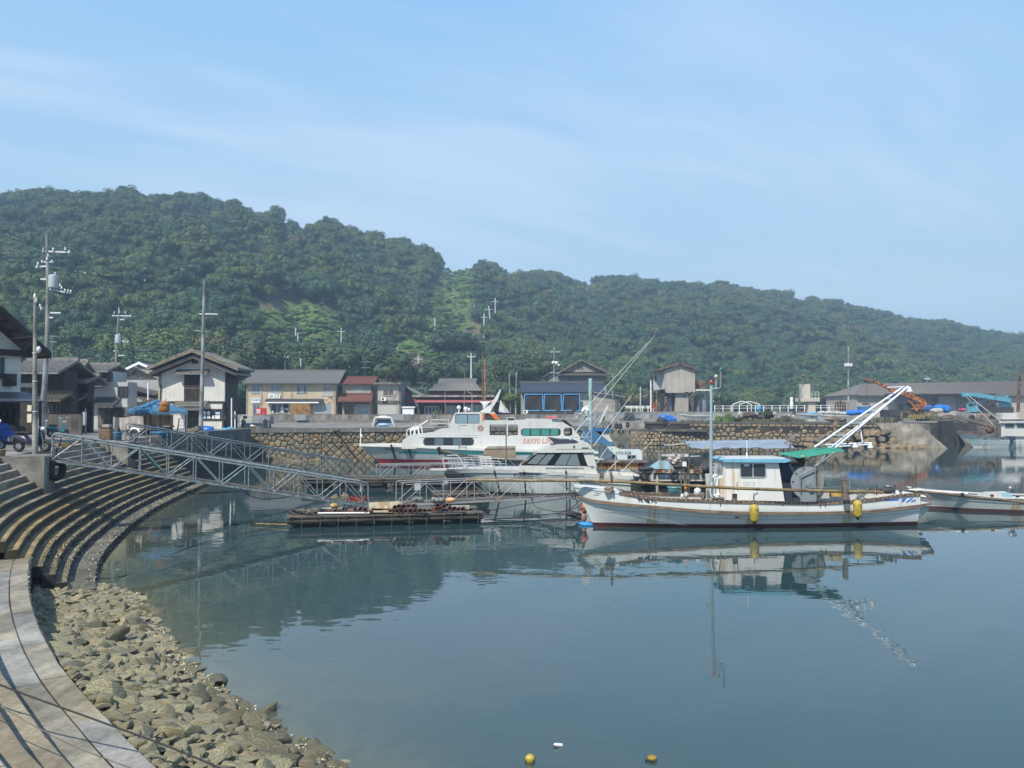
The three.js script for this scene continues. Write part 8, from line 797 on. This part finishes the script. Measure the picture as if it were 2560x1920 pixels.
const heap=(name,label,cat,mat,D,pts,seed,squash=.7)=>put(name,label,cat,U(pts[0][0],pts[0][1],D),(t)=>part('folds',mat,t,(m)=>{for(const[a,b,r,s=1]of pts){let g=new THREE.IcosahedronGeometry(1,3);const P0=g.attributes.position,v=V();for(let i=0;i<P0.count;i++){v.fromBufferAttribute(P0,i);const k=1+.55*(fbm(v.x*1.6+seed+a,v.y*1.6,v.z*1.6,3,700+seed)-.5);P0.setXYZ(i,v.x*k,v.y*k,v.z*k);}g=toCreasedNormals(mergeVertices(g.deleteAttribute('uv').deleteAttribute('normal')),.5);const p=U(a,b,D);m.add(g,m4.compose(p,qt.setFromEuler(new THREE.Euler(0,a,0)),V(r*s,r*squash,r)));}}));
heap('blue_tarp','crumpled bright blue tarp heap at the quay edge beside the tilted slab','tarp',X.tarp,72,[[503,1074,.5,1.2],[518,1076,.55,1.1],[528,1080,.4,1.2],[498,1082,.35,1]],1);heap('blue_tarp','sky blue tarp bundle near the white posts','tarp',X.tarpSky,79,[[566,1076,.38,1.4],[576,1074,.4,1]],2);heap('rag_heap','dark heap of ropes and rags before the blue tarp','heap',M(.12,.09,.12,'cloth',{bump:.03}),70,[[488,1087,.35,1.4],[505,1090,.3,1.4]],3);heap('net_heap','grey net heap on the quay right of the blue tarp','net',M(.36,.37,.34,'cloth',{bump:.04}),77,[[540,1084,.4,1.4],[555,1082,.35,1.3]],4);heap('blue_tarp','blue tarp bundle on the left end of the rubble jetty','tarp',X.tarp,123.5,[[1660,1047,.9,1.1],[1672,1048,.8,1.5],[1680,1049,.6,1.2]],5,.8);heap('dark_sheet','dark folded sheet on the left of the jetty tarp bundle','sheet',M(.06,.055,.08,'cloth',{}),122.8,[[1653,1050,.65,1]],6);heap('blue_tarp','flat blue tarp over gear beside the white jetty skiffs','tarp',M(.02,.20,.68,'cloth',{}),126,[[2132,1032,1.2,1.5],[2148,1030,.9,1.8],[2160,1030,.8,1.2]],7,.35);heap('blue_tarp','blue tarp covered box behind the orange crane','tarp',M(.02,.20,.68,'cloth',{}),160,[[2350,1021,.9,1.3],[2364,1022,.85,1.2]],8,.9);heap('blue_tarp','dull blue tarp left of the bright one behind the orange crane','tarp',M(.04,.14,.40,'cloth',{}),161,[[2318,1021,.8,1.6]],9,.8);heap('white_bag','white sack on the weeds behind the orange crane','sack',M(.55,.55,.52,'cloth',{bump:.04}),157,[[2340,1027,.7,1.5],[2350,1026,.6,1]],10);heap('pink_cover','small pink cover by the blue crane truck','cover',M(.55,.06,.16,'cloth',{}),158,[[2405,1025,.5,1.9]],11);heap('blue_barrel','round sky blue tarp ball on the jetty weeds','tarp',X.tarpSky,130,[[1896,1022,.42,1]],12,.9);
for(const[a,b,r,l]of[[1850,1036,.42,'largest white foam float on the jetty weeds'],[1883,1046,.24,'small white foam float right of the largest'],[1936,1034,.3,'white foam float under the dark bush'],[1972,1041,.32,'left white float of the pair by the lookout skiff'],[1984,1042,.3,'right white float of the pair by the lookout skiff'],[1892,1034,.22,'small white float before the dark bush']])put('foam_float',l,'float',U(a,b,121),(t,p)=>{part('foam',M(.68,.67,.62,'grain',{bump:.02}),t,(m)=>{m.sph(p,r,1,1.1,.9,12);m.sph(p.clone().add(V(r*.3,-r*.6,.1)),r*.7,1.2,.8,1,10);});});
heap('rope_heap','dark reddish rope heap among the jetty weeds','rope',M(.14,.08,.065,'grain',{bump:.04}),121,[[1872,1038,.7,1.6],[1845,1048,.5,1.8],[1900,1043,.5,1.5]],13,.6);heap('debris_pile','pile of timber and scrap by the slipway right of the orange crane','debris',M(.18,.15,.13,'earth',{bump:.06}),128,[[2370,1048,1.2,1.6],[2395,1050,1.3,1.6],[2420,1056,1.1,1.8]],14,.55);heap('rubble_pile','grey scrap pile beside the jetty skiffs','debris',M(.34,.31,.28,'earth',{bump:.05}),119,[[2086,1048,.8,1.6],[2106,1049,.6,1.5]],15,.6);
for(const[a,b,c,d]of[[2375,1040,2440,1066],[2365,1050,2460,1072],[2400,1046,2475,1062],[2350,1052,2400,1048]])put('timber_beam','old timber beam lying on the slipway rubble pile','beam',U(a,b,126),(t)=>part('beam',X.timberGrey,t,(m)=>m.bar(U(a,b,126),U(c,d,124),.22,.2)),'old beams on the slipway rubble');
put('steel_tank','long silver cylinder tank lying on the quay at the stone wall','tank',U(640,1066,83),(t)=>{const D=83;part('barrel',M(.26,.30,.29,'paint',{metalness:.4,roughness:.4,bump:0}),t,(m)=>m.tube(U(612,1068,D),U(668,1068,D),.42,.42,24));part('dark_end',X.dark,t,(m)=>m.tube(U(606,1066,D),U(613,1067,D),.43,.43,20));part('cradle',M(.5,.44,.34,'wood',{}),t,(m)=>{for(const a of[664,675]){const p=U(a,1067,D-.4);m.box(p.x,Q+.4,p.z,.2,.8,.12,0,0,.06);}});});
put('van','pale van parked behind the silver tank','van',QY(640,110),(t)=>{const D=112,q=F(D);part('body',M(.52,.51,.48,'paint',{roughness:.4,bump:0}),t,(m)=>{const r=[[599,1058],[600,1046],[606,1037],[629,1036],[636,1040],[636,1060],[600,1060]];m.loft([r.map(([a,b])=>q(a,b)),r.map(([a,b])=>q(a,b,-1.7))],true,true,.35);});part('load_bed',M(.24,.26,.28,'paint',{}),t,(m)=>{const A=q(630,1060),B=q(675,1040);m.bx(A.x,B.x,A.y,B.y,A.z-1.7,A.z+.02);});part('side_window',X.glass,t,(m)=>{const A=q(607,1047),B=q(618,1039);m.bx(A.x,B.x,A.y,B.y,A.z,A.z+.02);});part('door_panel',M(.42,.40,.36,'paint',{}),t,(m)=>{const A=q(619,1058),B=q(630,1039);m.bx(A.x,B.x,A.y,B.y,A.z,A.z+.015);});for(const a of[609,664])part('wheel',X.rubber,t,(m)=>m.tube(V(hx(a,D),Q+.32,-D+.08),V(hx(a,D),Q+.32,-D-.15),.32,.32,16));});
function scooter(label,p,ry,bodyM,o={}){const t=thing(o.name||'motor_scooter',label,'scooter',p);t.rotation.y=ry;const L=(n,m,f,par=t)=>{const b=new MB(V(0,0,0));f(b);return b.build(n,m,par);};for(const x of[-.58,.58]){const w=L('wheel',X.rubber,(m)=>m.add(new THREE.TorusGeometry(.19,.06,8,20),m4.makeTranslation(x,.25,0)));L('rim',X.galv,(m)=>m.add(new THREE.CylinderGeometry(.13,.13,.07,14),m4.compose(V(x,.25,0),qt.setFromEuler(new THREE.Euler(Math.PI/2,0,0)),ONE)),w);}const ring=(x,y,w,h)=>Array.from({length:10},(_,i)=>V(x,y+Math.sin(i/10*6.283)*h,Math.cos(i/10*6.283)*w));L('body',bodyM,(m)=>{m.loft([ring(-.85,.62,.06,.05),ring(-.6,.58,.16,.16),ring(-.25,.5,.19,.2),ring(-.05,.36,.16,.1)],true,true,1.2);m.loft([ring(-.1,.32,.15,.05),ring(.3,.3,.15,.05)],true,true,1.2);m.loft([ring(.30,.35,.17,.1),ring(.42,.62,.2,.22),ring(.40,.9,.1,.1)],true,true,1.2);});L('seat',X.black,(m)=>m.loft([ring(-.72,.76,.12,.05),ring(-.35,.78,.14,.06),ring(-.08,.74,.1,.05)],true,true,1.2));L('front_fork',X.galv,(m)=>m.tube(V(.58,.25,.08),V(.38,.95,.05),.025).tube(V(.58,.25,-.08),V(.38,.95,-.05),.025));L('handlebar',X.chrome,(m)=>m.tube(V(.34,1.0,-.33),V(.34,1.0,.33),.016));L('headlight',X.insul,(m)=>m.sph(V(.46,.92,0),.09));for(const z of[-.3,.3])L('mirror',X.chrome,(m)=>m.tube(V(.34,1.0,z),V(.36,1.2,z*1.15),.008).sph(V(.36,1.23,z*1.15),.055,.4,1,1));L('rear_box',X.dark,(m)=>m.bx(-.98,-.75,.42,.62,-.1,.1));L('number_plate',paper,(m)=>m.bx(-.995,-.981,.44,.56,-.1,.1));return t;}
scooter('dark scooter parked behind the thin pole at the pier',V(hx(82,33.5),Q,-33.5),-.15,M(.03,.028,.05,null,{roughness:.35}));scooter('dark scooter with teal cover by the block wall',V(hx(146,54),Q,-54),1.2,M(.02,.10,.13,null,{roughness:.4}));scooter('blue motor scooter cut off by the left frame edge',V(hx(-34,34),Q,-34),1.1,M(.012,.028,.12,null,{roughness:.3}));
heap('blue_sheet','blue plastic sheet heaped in the open front of the white gabled house','sheet',M(.02,.08,.42,'cloth',{}),41.5,[[10,1088,.45,1],[24,1094,.4,1.2],[4,1070,.35,1]],16);for(const[a,b,l]of[[36,47,'tan board leaning in the open house front'],[60,68,'narrow dark board leaning by the house corner']])put('leaning_board',l,'board',QY(a,43),(t)=>part('board',a>50?X.timberDark:X.plank,t,(m)=>m.bar(U(b,1102,41.6),U(a-8,a>50?1066:1064,42.6),.3,.04)));put('bollard_box','yellow wooden box on the top step by the gangway head','box',U(168,1107,36.5),(t,p)=>{const q=QY(168,37.4);part('box',M(.38,.30,.10,'wood',{}),t,(m)=>m.box(q.x,Q+.11,q.z,.32,.2,.3,.4));part('lid',X.timberDark,t,(m)=>m.box(q.x,Q+.02,q.z,.36,.05,.34,.4));});put('driftwood_heap','heap of brown driftwood on the upper steps beyond the gangway head','driftwood',cAt(sOf(41),-2.3,Q),(t)=>part('sticks',X.timber,t,(m)=>{const k=rngOf(12);for(let i=0;i<14;i++){const p=cAt(sOf(38+k()*5),-2.4-k()*.6,Q+.05+k()*.18),a=k()*6;m.tube(p,p.clone().add(V(Math.cos(a)*.8,k()*.12,Math.sin(a)*.8)),.035,.02,5);}}));put('reel_stand','dark cable reel with white guard on the quay beside the blue bucket','reel',QY(337,50),(t)=>{const p=U(336,1086,50);part('reel',X.dark,t,(m)=>{m.add(new THREE.TorusGeometry(.22,.06,8,18),m4.makeTranslation(p.x,p.y,p.z));m.tube(p,V(p.x-.2,Q,p.z),.03).tube(p,V(p.x+.2,Q,p.z),.03);});part('guard',X.plainWhite,t,(m)=>m.add(new THREE.TorusGeometry(.3,.06,6,16,2.6),m4.compose(p.clone().add(V(0,.05,0)),qt.setFromEuler(new THREE.Euler(0,0,.3)),ONE)));});put('pink_hose','faded pink hose hanging down the quay side below the blue tank','hose',U(380,1105,53),(t)=>part('hose',M(.42,.20,.17,null),t,(m)=>m.pipe([U(395,1090,52.6),U(378,1092,52.6),U(374,1104,52.5),U(382,1118,52.4),U(382,1132,52.4)],.03,5)));
// ------ cranes and machines
put('crane_truck','rusty orange mobile crane with striped rear, boom raised to the left','crane',QY(2252,150),(t)=>{const D=148,q=F(D),or=M(.44,.17,.05,'rust',{bump:0});part('chassis',X.dark,t,(m)=>{const A=q(2225,1046),B=q(2310,1024);m.bx(A.x,B.x,A.y,B.y,-D-4,-D);});const st=part('rear_plate',X.dark,t,(m)=>{const A=q(2270,1048),B=q(2314,1034);m.bx(A.x,B.x,A.y,B.y,-D,-D+.2);});for(let i=0;i<8;i++)part('yellow_stripe',X.yellow,st,(m)=>m.bar(q(2270+i*5.6,1047,.22),q(2274+i*5.6,1036,.22),.16,.03,V(0,0,1)));for(const a of[2253,2332]){const l=part('outrigger_leg',X.rustDark,t,(m)=>{m.bar(q(a,1050),q(a,1028),.3,.3);m.bar(q(a,1030),q(2290,1032),.3,.3);m.box(q(a,1050).x,Q+.1,-D,.8,.15,.8);});part('yellow_stripe',X.yellow,l,(m)=>{for(let i=0;i<3;i++)m.bar(q(a-1.5,1046-i*6,.17),q(a+1.5,1043-i*6,.17),.14,.03,V(0,0,1));});}part('cab',M(.05,.055,.06,null,{roughness:.3}),t,(m)=>{const A=q(2264,1030),B=q(2300,1008);m.bx(A.x,B.x,A.y,B.y,-D-3,-D-.6);});part('counter_arm',or,t,(m)=>m.bar(q(2296,1022),q(2312,1004),.8,.9).bar(q(2268,996),q(2290,1022),.28,.28).bar(q(2284,1026),q(2296,1012),1.2,.7));part('boom',or,t,(m)=>m.bar(q(2310,1006),q(2258,983),.85,.85).bar(q(2268,988),q(2225,974),.65,.65).bar(q(2230,975),q(2180,951),.45,.45));part('boom_head',X.rustDark,t,(m)=>m.bar(q(2185,953),q(2165,948),.75,.6).sph(q(2166,950),.5));part('hook_wire',X.dark,t,(m)=>m.tube(q(2166,950),q(2166,1000),.025).tube(q(2186,955),q(2300,1004,.4),.03));for(const a of[2234,2250,2296,2310])part('wheel',X.rubber,t,(m)=>m.tube(V(hx(a,D),Q+.5,-D+.1),V(hx(a,D),Q+.5,-D-.4),.5,.5,14));});
put('crane_truck','light blue crane truck with its boom lying level','crane',QY(2470,160),(t)=>{const D=158,q=F(D),bl=M(.11,.36,.48,'paint',{roughness:.4,bump:0});part('cab',bl,t,(m)=>{const r=[[2416,1030],[2416,1012],[2422,1005],[2444,1005],[2446,1030]];m.loft([r.map(([a,b])=>q(a,b)),r.map(([a,b])=>q(a,b,-2.3))],true,true,.35);});part('cab_window',X.glass,t,(m)=>{const A=q(2421,1016),B=q(2440,1008);m.bx(A.x,B.x,A.y,B.y,A.z,A.z+.03);});part('chassis',X.dark,t,(m)=>{const A=q(2444,1033),B=q(2535,1018);m.bx(A.x,B.x,A.y,B.y,-D-2.3,-D-.1);});part('turret',bl,t,(m)=>{const r=[[2495,1018],[2497,990],[2520,988],[2522,1004],[2532,1012],[2530,1018]];m.loft([r.map(([a,b])=>q(a,b,-.3)),r.map(([a,b])=>q(a,b,-2.2))],true,true,.35);});part('operator_window',X.glassBlue,t,(m)=>{const A=q(2499,1000),B=q(2510,991);m.bx(A.x,B.x,A.y,B.y,-D+.28,-D+.33);m.bx(hx(2500,D),hx(2518,D),hy(994,D),hy(990,D),-D-.29,-D-.27);});part('boom',bl,t,(m)=>m.bar(q(2524,1001),q(2440,988),1.0,.8).bar(q(2450,989),q(2405,985),.7,.6));part('boom_head',bl,t,(m)=>m.bar(q(2408,992),q(2405,982),.8,.5));part('hook_block',X.dark,t,(m)=>m.tube(q(2404,990),q(2404,1018),.12).sph(q(2404,1018),.3));part('dark_jib',M(.03,.04,.07,null),t,(m)=>m.bar(q(2448,1012,.2),q(2464,998,.2),.6,.8));for(const a of[2431,2482,2498])part('wheel',X.rubber,t,(m)=>m.tube(V(hx(a,D),Q+.5,-D+.1),V(hx(a,D),Q+.5,-D-.4),.52,.52,16));});
put('forklift_mast','rusty forked lifting frame standing on the jetty behind the skiffs','frame',QY(2098,135),(t)=>{const q=F(135);part('frame',X.rustDark,t,(m)=>{for(const a of[2089,2095,2101,2107,2113])m.bar(q(a,1030),q(a,1000+Math.abs(a-2101)*.5),.16,.2);for(const b of[1006,1014,1022])m.bar(q(2088,b),q(2114,b+2),.16,.14);});});put('small_machine','small blue machine with dark roof beside the jetty blue tarp','machine',QY(2166,140),(t)=>{const q=F(140);part('body',M(.05,.18,.42,'paint',{}),t,(m)=>{const A=q(2152,1032),B=q(2180,1016);m.bx(A.x,B.x,A.y,B.y,-141.6,-140);});part('roof',X.dark,t,(m)=>{const A=q(2164,1012),B=q(2174,1008);m.bx(A.x,B.x,A.y,B.y,-141.4,-140.2);m.tube(q(2165,1016),q(2165,1009),.06).tube(q(2173,1016),q(2173,1009),.06);});});put('buoy_post','white and orange marker on the shore rail','marker',QY(1978,170),(t)=>{const q=F(170);part('post',X.plainWhite,t,(m)=>m.lathe([[0,1.4],[.25,1.3],[.3,.9],[.22,.8],[.35,.2],[.35,-1],[0,-1]],q(1979,1010),12));});put('orange_box','small orange box on a rusty frame left of the stilt shed','box',QY(1635,150),(t)=>{const q=F(150);part('box',M(.52,.14,.05,'rust',{bump:0}),t,(m)=>{const A=q(1630,1022),B=q(1639,1010);m.bx(A.x,B.x,A.y,B.y,-150.6,-150);});part('frame',X.rust,t,(m)=>m.bar(q(1629,1034),q(1629,996),.15).bar(q(1641,1034),q(1641,998),.3));for(let i=0;i<4;i++)part('board',X.timberGrey,t,(m)=>m.bar(q(1641+i*2.4,1034),q(1641+i*2.4,994+i%2*2),.14,.05));});
put('rust_scrap','bent rusty plate leaning on the rubble jetty edge','scrap',U(2085,1052,114),(t)=>part('plate',X.rustDark,t,(m)=>m.bar(U(2082,1070,111.5),U(2092,1052,112.6),.5,.08)));put('jetty_rods','thin dark pole leaning on the rubble jetty face','pole',U(1950,1080,112),(t)=>part('rod',X.dark,t,(m)=>m.tube(U(1948,1075,114),U(1966,1099,113),.07)));put('white_pyramid_sail','white folded sail cloth beside the garden tree','cloth',QY(1262,131),(t)=>part('cloth',M(.62,.62,.60,'cloth',{}),t,(m)=>{const q=F(131),a=q(1251,1000),b=q(1246,1030),c=q(1275,1032),d=q(1262,1032,.8);m.loft([[b,d,c],[a,a.clone().add(V(.01,0,0)),a.clone().add(V(.02,0,0))]]);}));
put('mooring_cage','white pipe frame cart on the quay behind the ferry foredeck','cart',QY(1095,96),(t)=>{const q=F(96);part('frame',M(.55,.55,.53,null,{roughness:.5}),t,(m)=>{for(const[a,b]of[[1078,1122],[1078,1122]]){}m.poly([q(1077,1072),q(1077,1050),q(1122,1050),q(1122,1072)],.05,5);m.poly([q(1077,1060),q(1122,1060)],.04,5);m.tube(q(1041,1070),q(1070,1052),.12).tube(q(1038,1072),q(1040,1058),.05).tube(q(1050,1072),q(1050,1060),.04);});part('dark_box',X.timberDark,t,(m)=>{const A=q(1094,1068),B=q(1116,1060);m.bx(A.x,B.x,A.y,B.y,-96.5,-96);});});
// ------ plants
tree('garden_tree','small multi-stemmed green tree before the pink-awninged house',hx(1278,132),-132,Q,hy(982,132)-Q,1.75,[.10,.15,.035],{stems:4,trunk:.10,crown:{leaves:1500,size:.07,core:0},tall:.95});
tree('dark_tree','big dark round tree on the slope above the bare hill track',hx(1133,250),-250,hillY(1133,250)-1,U(1133,812,250).y-hillY(1133,250)+1,9.5,[.034,.060,.024],{crown:{leaves:2600,size:.06,lobes:18},tall:.62});
for(const[sx,D,top,r,l]of[[470,140,868,5,'leafy tree directly behind the white storehouse ridge'],[600,158,846,6.5,'broad dark tree left of the office roof'],[655,165,838,6,'dark green tree above the left of the office roof'],[770,170,872,6.5,'dark tree behind the right half of the office roof'],[855,175,868,7,'wide dark tree behind the red-roofed house'],[925,180,866,7,'tall dark tree behind the flat-roofed house'],[985,175,882,5.5,'round dark tree right of the flat-roofed house'],[1080,180,900,5.5,'low dark tree behind the hip-roofed house'],[1160,185,908,5,'green tree behind the right of the hip-roofed house'],[1290,190,880,6.5,'dark tree behind the two grey posts'],[1345,188,893,5.5,'dark tree behind the pale ringed pole']])tree('village_tree',l,hx(sx,D),-D,Q,U(sx,top,D).y-Q,r,[.036+.012*R(),.062+.014*R(),.024],{trunk:.35,crown:{leaves:2200,size:.06,lobes:15,core:.66},tall:.85});
put('palm_tree','small palm beside the stilt shed platform','tree',QY(1797,160),(t)=>{const D=160,p=U(1797,998,D);part('trunk',X.timberGrey,t,(m)=>m.tube(QY(1797,D),p,.25,.2,8));part('crown',M(.10,.13,.04,null,{roughness:.7}),t,(m)=>{const k=rngOf(66);for(let i=0;i<34;i++){const a=k()*6.28,e=-.35+k()*1.6,d=V(Math.cos(a)*Math.cos(e),Math.sin(e),Math.sin(a)*Math.cos(e)),L=1.0+k()*.7,tip=p.clone().addScaledVector(d,L).add(V(0,-.3,0)),mid=p.clone().addScaledVector(d,L*.55),s=V(-Math.sin(a),0,Math.cos(a)).multiplyScalar(.13);m.quad(p,mid.clone().add(s),tip,mid.clone().sub(s));}});});
{const bush=(name,label,sx,D,y,r,s,col,o={})=>put(name,label,o.cat||'bush',V(hx(sx,D),Q,-D),(t)=>{const g=crownGeo(1200+sx,{leaves:o.n||900,size:.10,lobes:9,core:.6,flat:.6});g.scale(r*s,r,r);g.translate(0,y-Q,0);boxUV(g);const m=sh(new THREE.Mesh(g,leafMat(...col)));m.name=numbered('foliage');t.add(m);});
bush('hedge','clipped dark hedge behind the short white rail',1600,168,Q+1.4,1.8,2.2,[.07,.10,.03],{cat:'hedge'});bush('dark_bush','dark rounded bush on the rubble jetty',1918,122,Q+.9,1.25,1.2,[.04,.065,.028]);bush('dark_bush','low brownish bush right of the dark jetty bush',1960,121,Q+.4,.8,2.2,[.085,.085,.045]);for(const[a,b,l]of[[1800,.75,'leftmost green bush on the rubble jetty behind the mast'],[1828,.95,'middle tall green bush on the rubble jetty behind the mast'],[1858,.7,'green bush on the rubble jetty left of the foam floats']])bush('green_bush',l,a,122.5,Q+b*.5,b*1.1,1.3,[.075,.13,.035]);bush('green_bush','bright green scrub at the foot of the hip-roofed house',1025,150,Q+1.6,1.6,1.2,[.10,.15,.04]);bush('green_bush','green scrub before the hip-roofed house windows',1092,139,Q+1.1,1.1,.8,[.09,.15,.05]);bush('green_bush','small shrub at the corner of the grey shed',1553,149,Q+1.9,1.0,.9,[.085,.12,.045]);}
{
const g=new THREE.BufferGeometry(),pos=[],nor=[],k=rngOf(88);for(let i=0;i<26;i++){const a=k()*6.28,r=k()*.3,x=Math.cos(a)*r,z=Math.sin(a)*r,h=.35+k()*.5,b=k()*6.28,dx=Math.cos(b)*.03,dz=Math.sin(b)*.03,lx=(k()-.5)*.35,lz=(k()-.5)*.35;pos.push(x-dx,0,z-dz,x+dx,0,z+dz,x+lx,h,z+lz);const n=V(-dz,.02,dx).normalize();for(let j=0;j<3;j++)nor.push(n.x,n.y,n.z);}g.setAttribute('position',new THREE.Float32BufferAttribute(pos,3));g.setAttribute('normal',new THREE.Float32BufferAttribute(nor,3));
const patches=[[1790,1862,120.8,127,520,[.10,.17,.04],.85],[1860,2010,119.6,126,520,[.12,.13,.055],.6],[1570,1635,150,158,260,[.15,.19,.05],1.3],[2160,2240,126,150,260,[.13,.14,.07],.8],[2300,2360,150,158,200,[.10,.13,.05],.9],[1700,1790,122,130,120,[.10,.10,.06],.5],[588,640,79.5,81,30,[.1,.13,.05],.3]];
const tot=patches.reduce((s,p)=>s+p[4],0),im=new THREE.InstancedMesh(g,new THREE.MeshStandardMaterial({roughness:.85,side:THREE.DoubleSide}),tot),c=new THREE.Color();let n=0;for(const[a,b,d0,d1,cnt,col,s]of patches)for(let i=0;i<cnt;i++){const D=lerp(d0,d1,k()),z=s*lerp(.6,1.4,k());m4.compose(V(hx(lerp(a,b,k()),D),Q,-D),qt.setFromEuler(new THREE.Euler(0,k()*6.28,0)),V(z*1.4,z,z*1.4));im.setMatrixAt(n,m4);const j=lerp(.7,1.3,k());im.setColorAt(n++,c.setRGB(col[0]*j,col[1]*j,col[2]*j));}im.name='weeds';tag(sh(im),'tufts of weeds and grass on the jetty and shore','weeds',null,'stuff');scene.add(im);}
renderer.render(scene,camera);
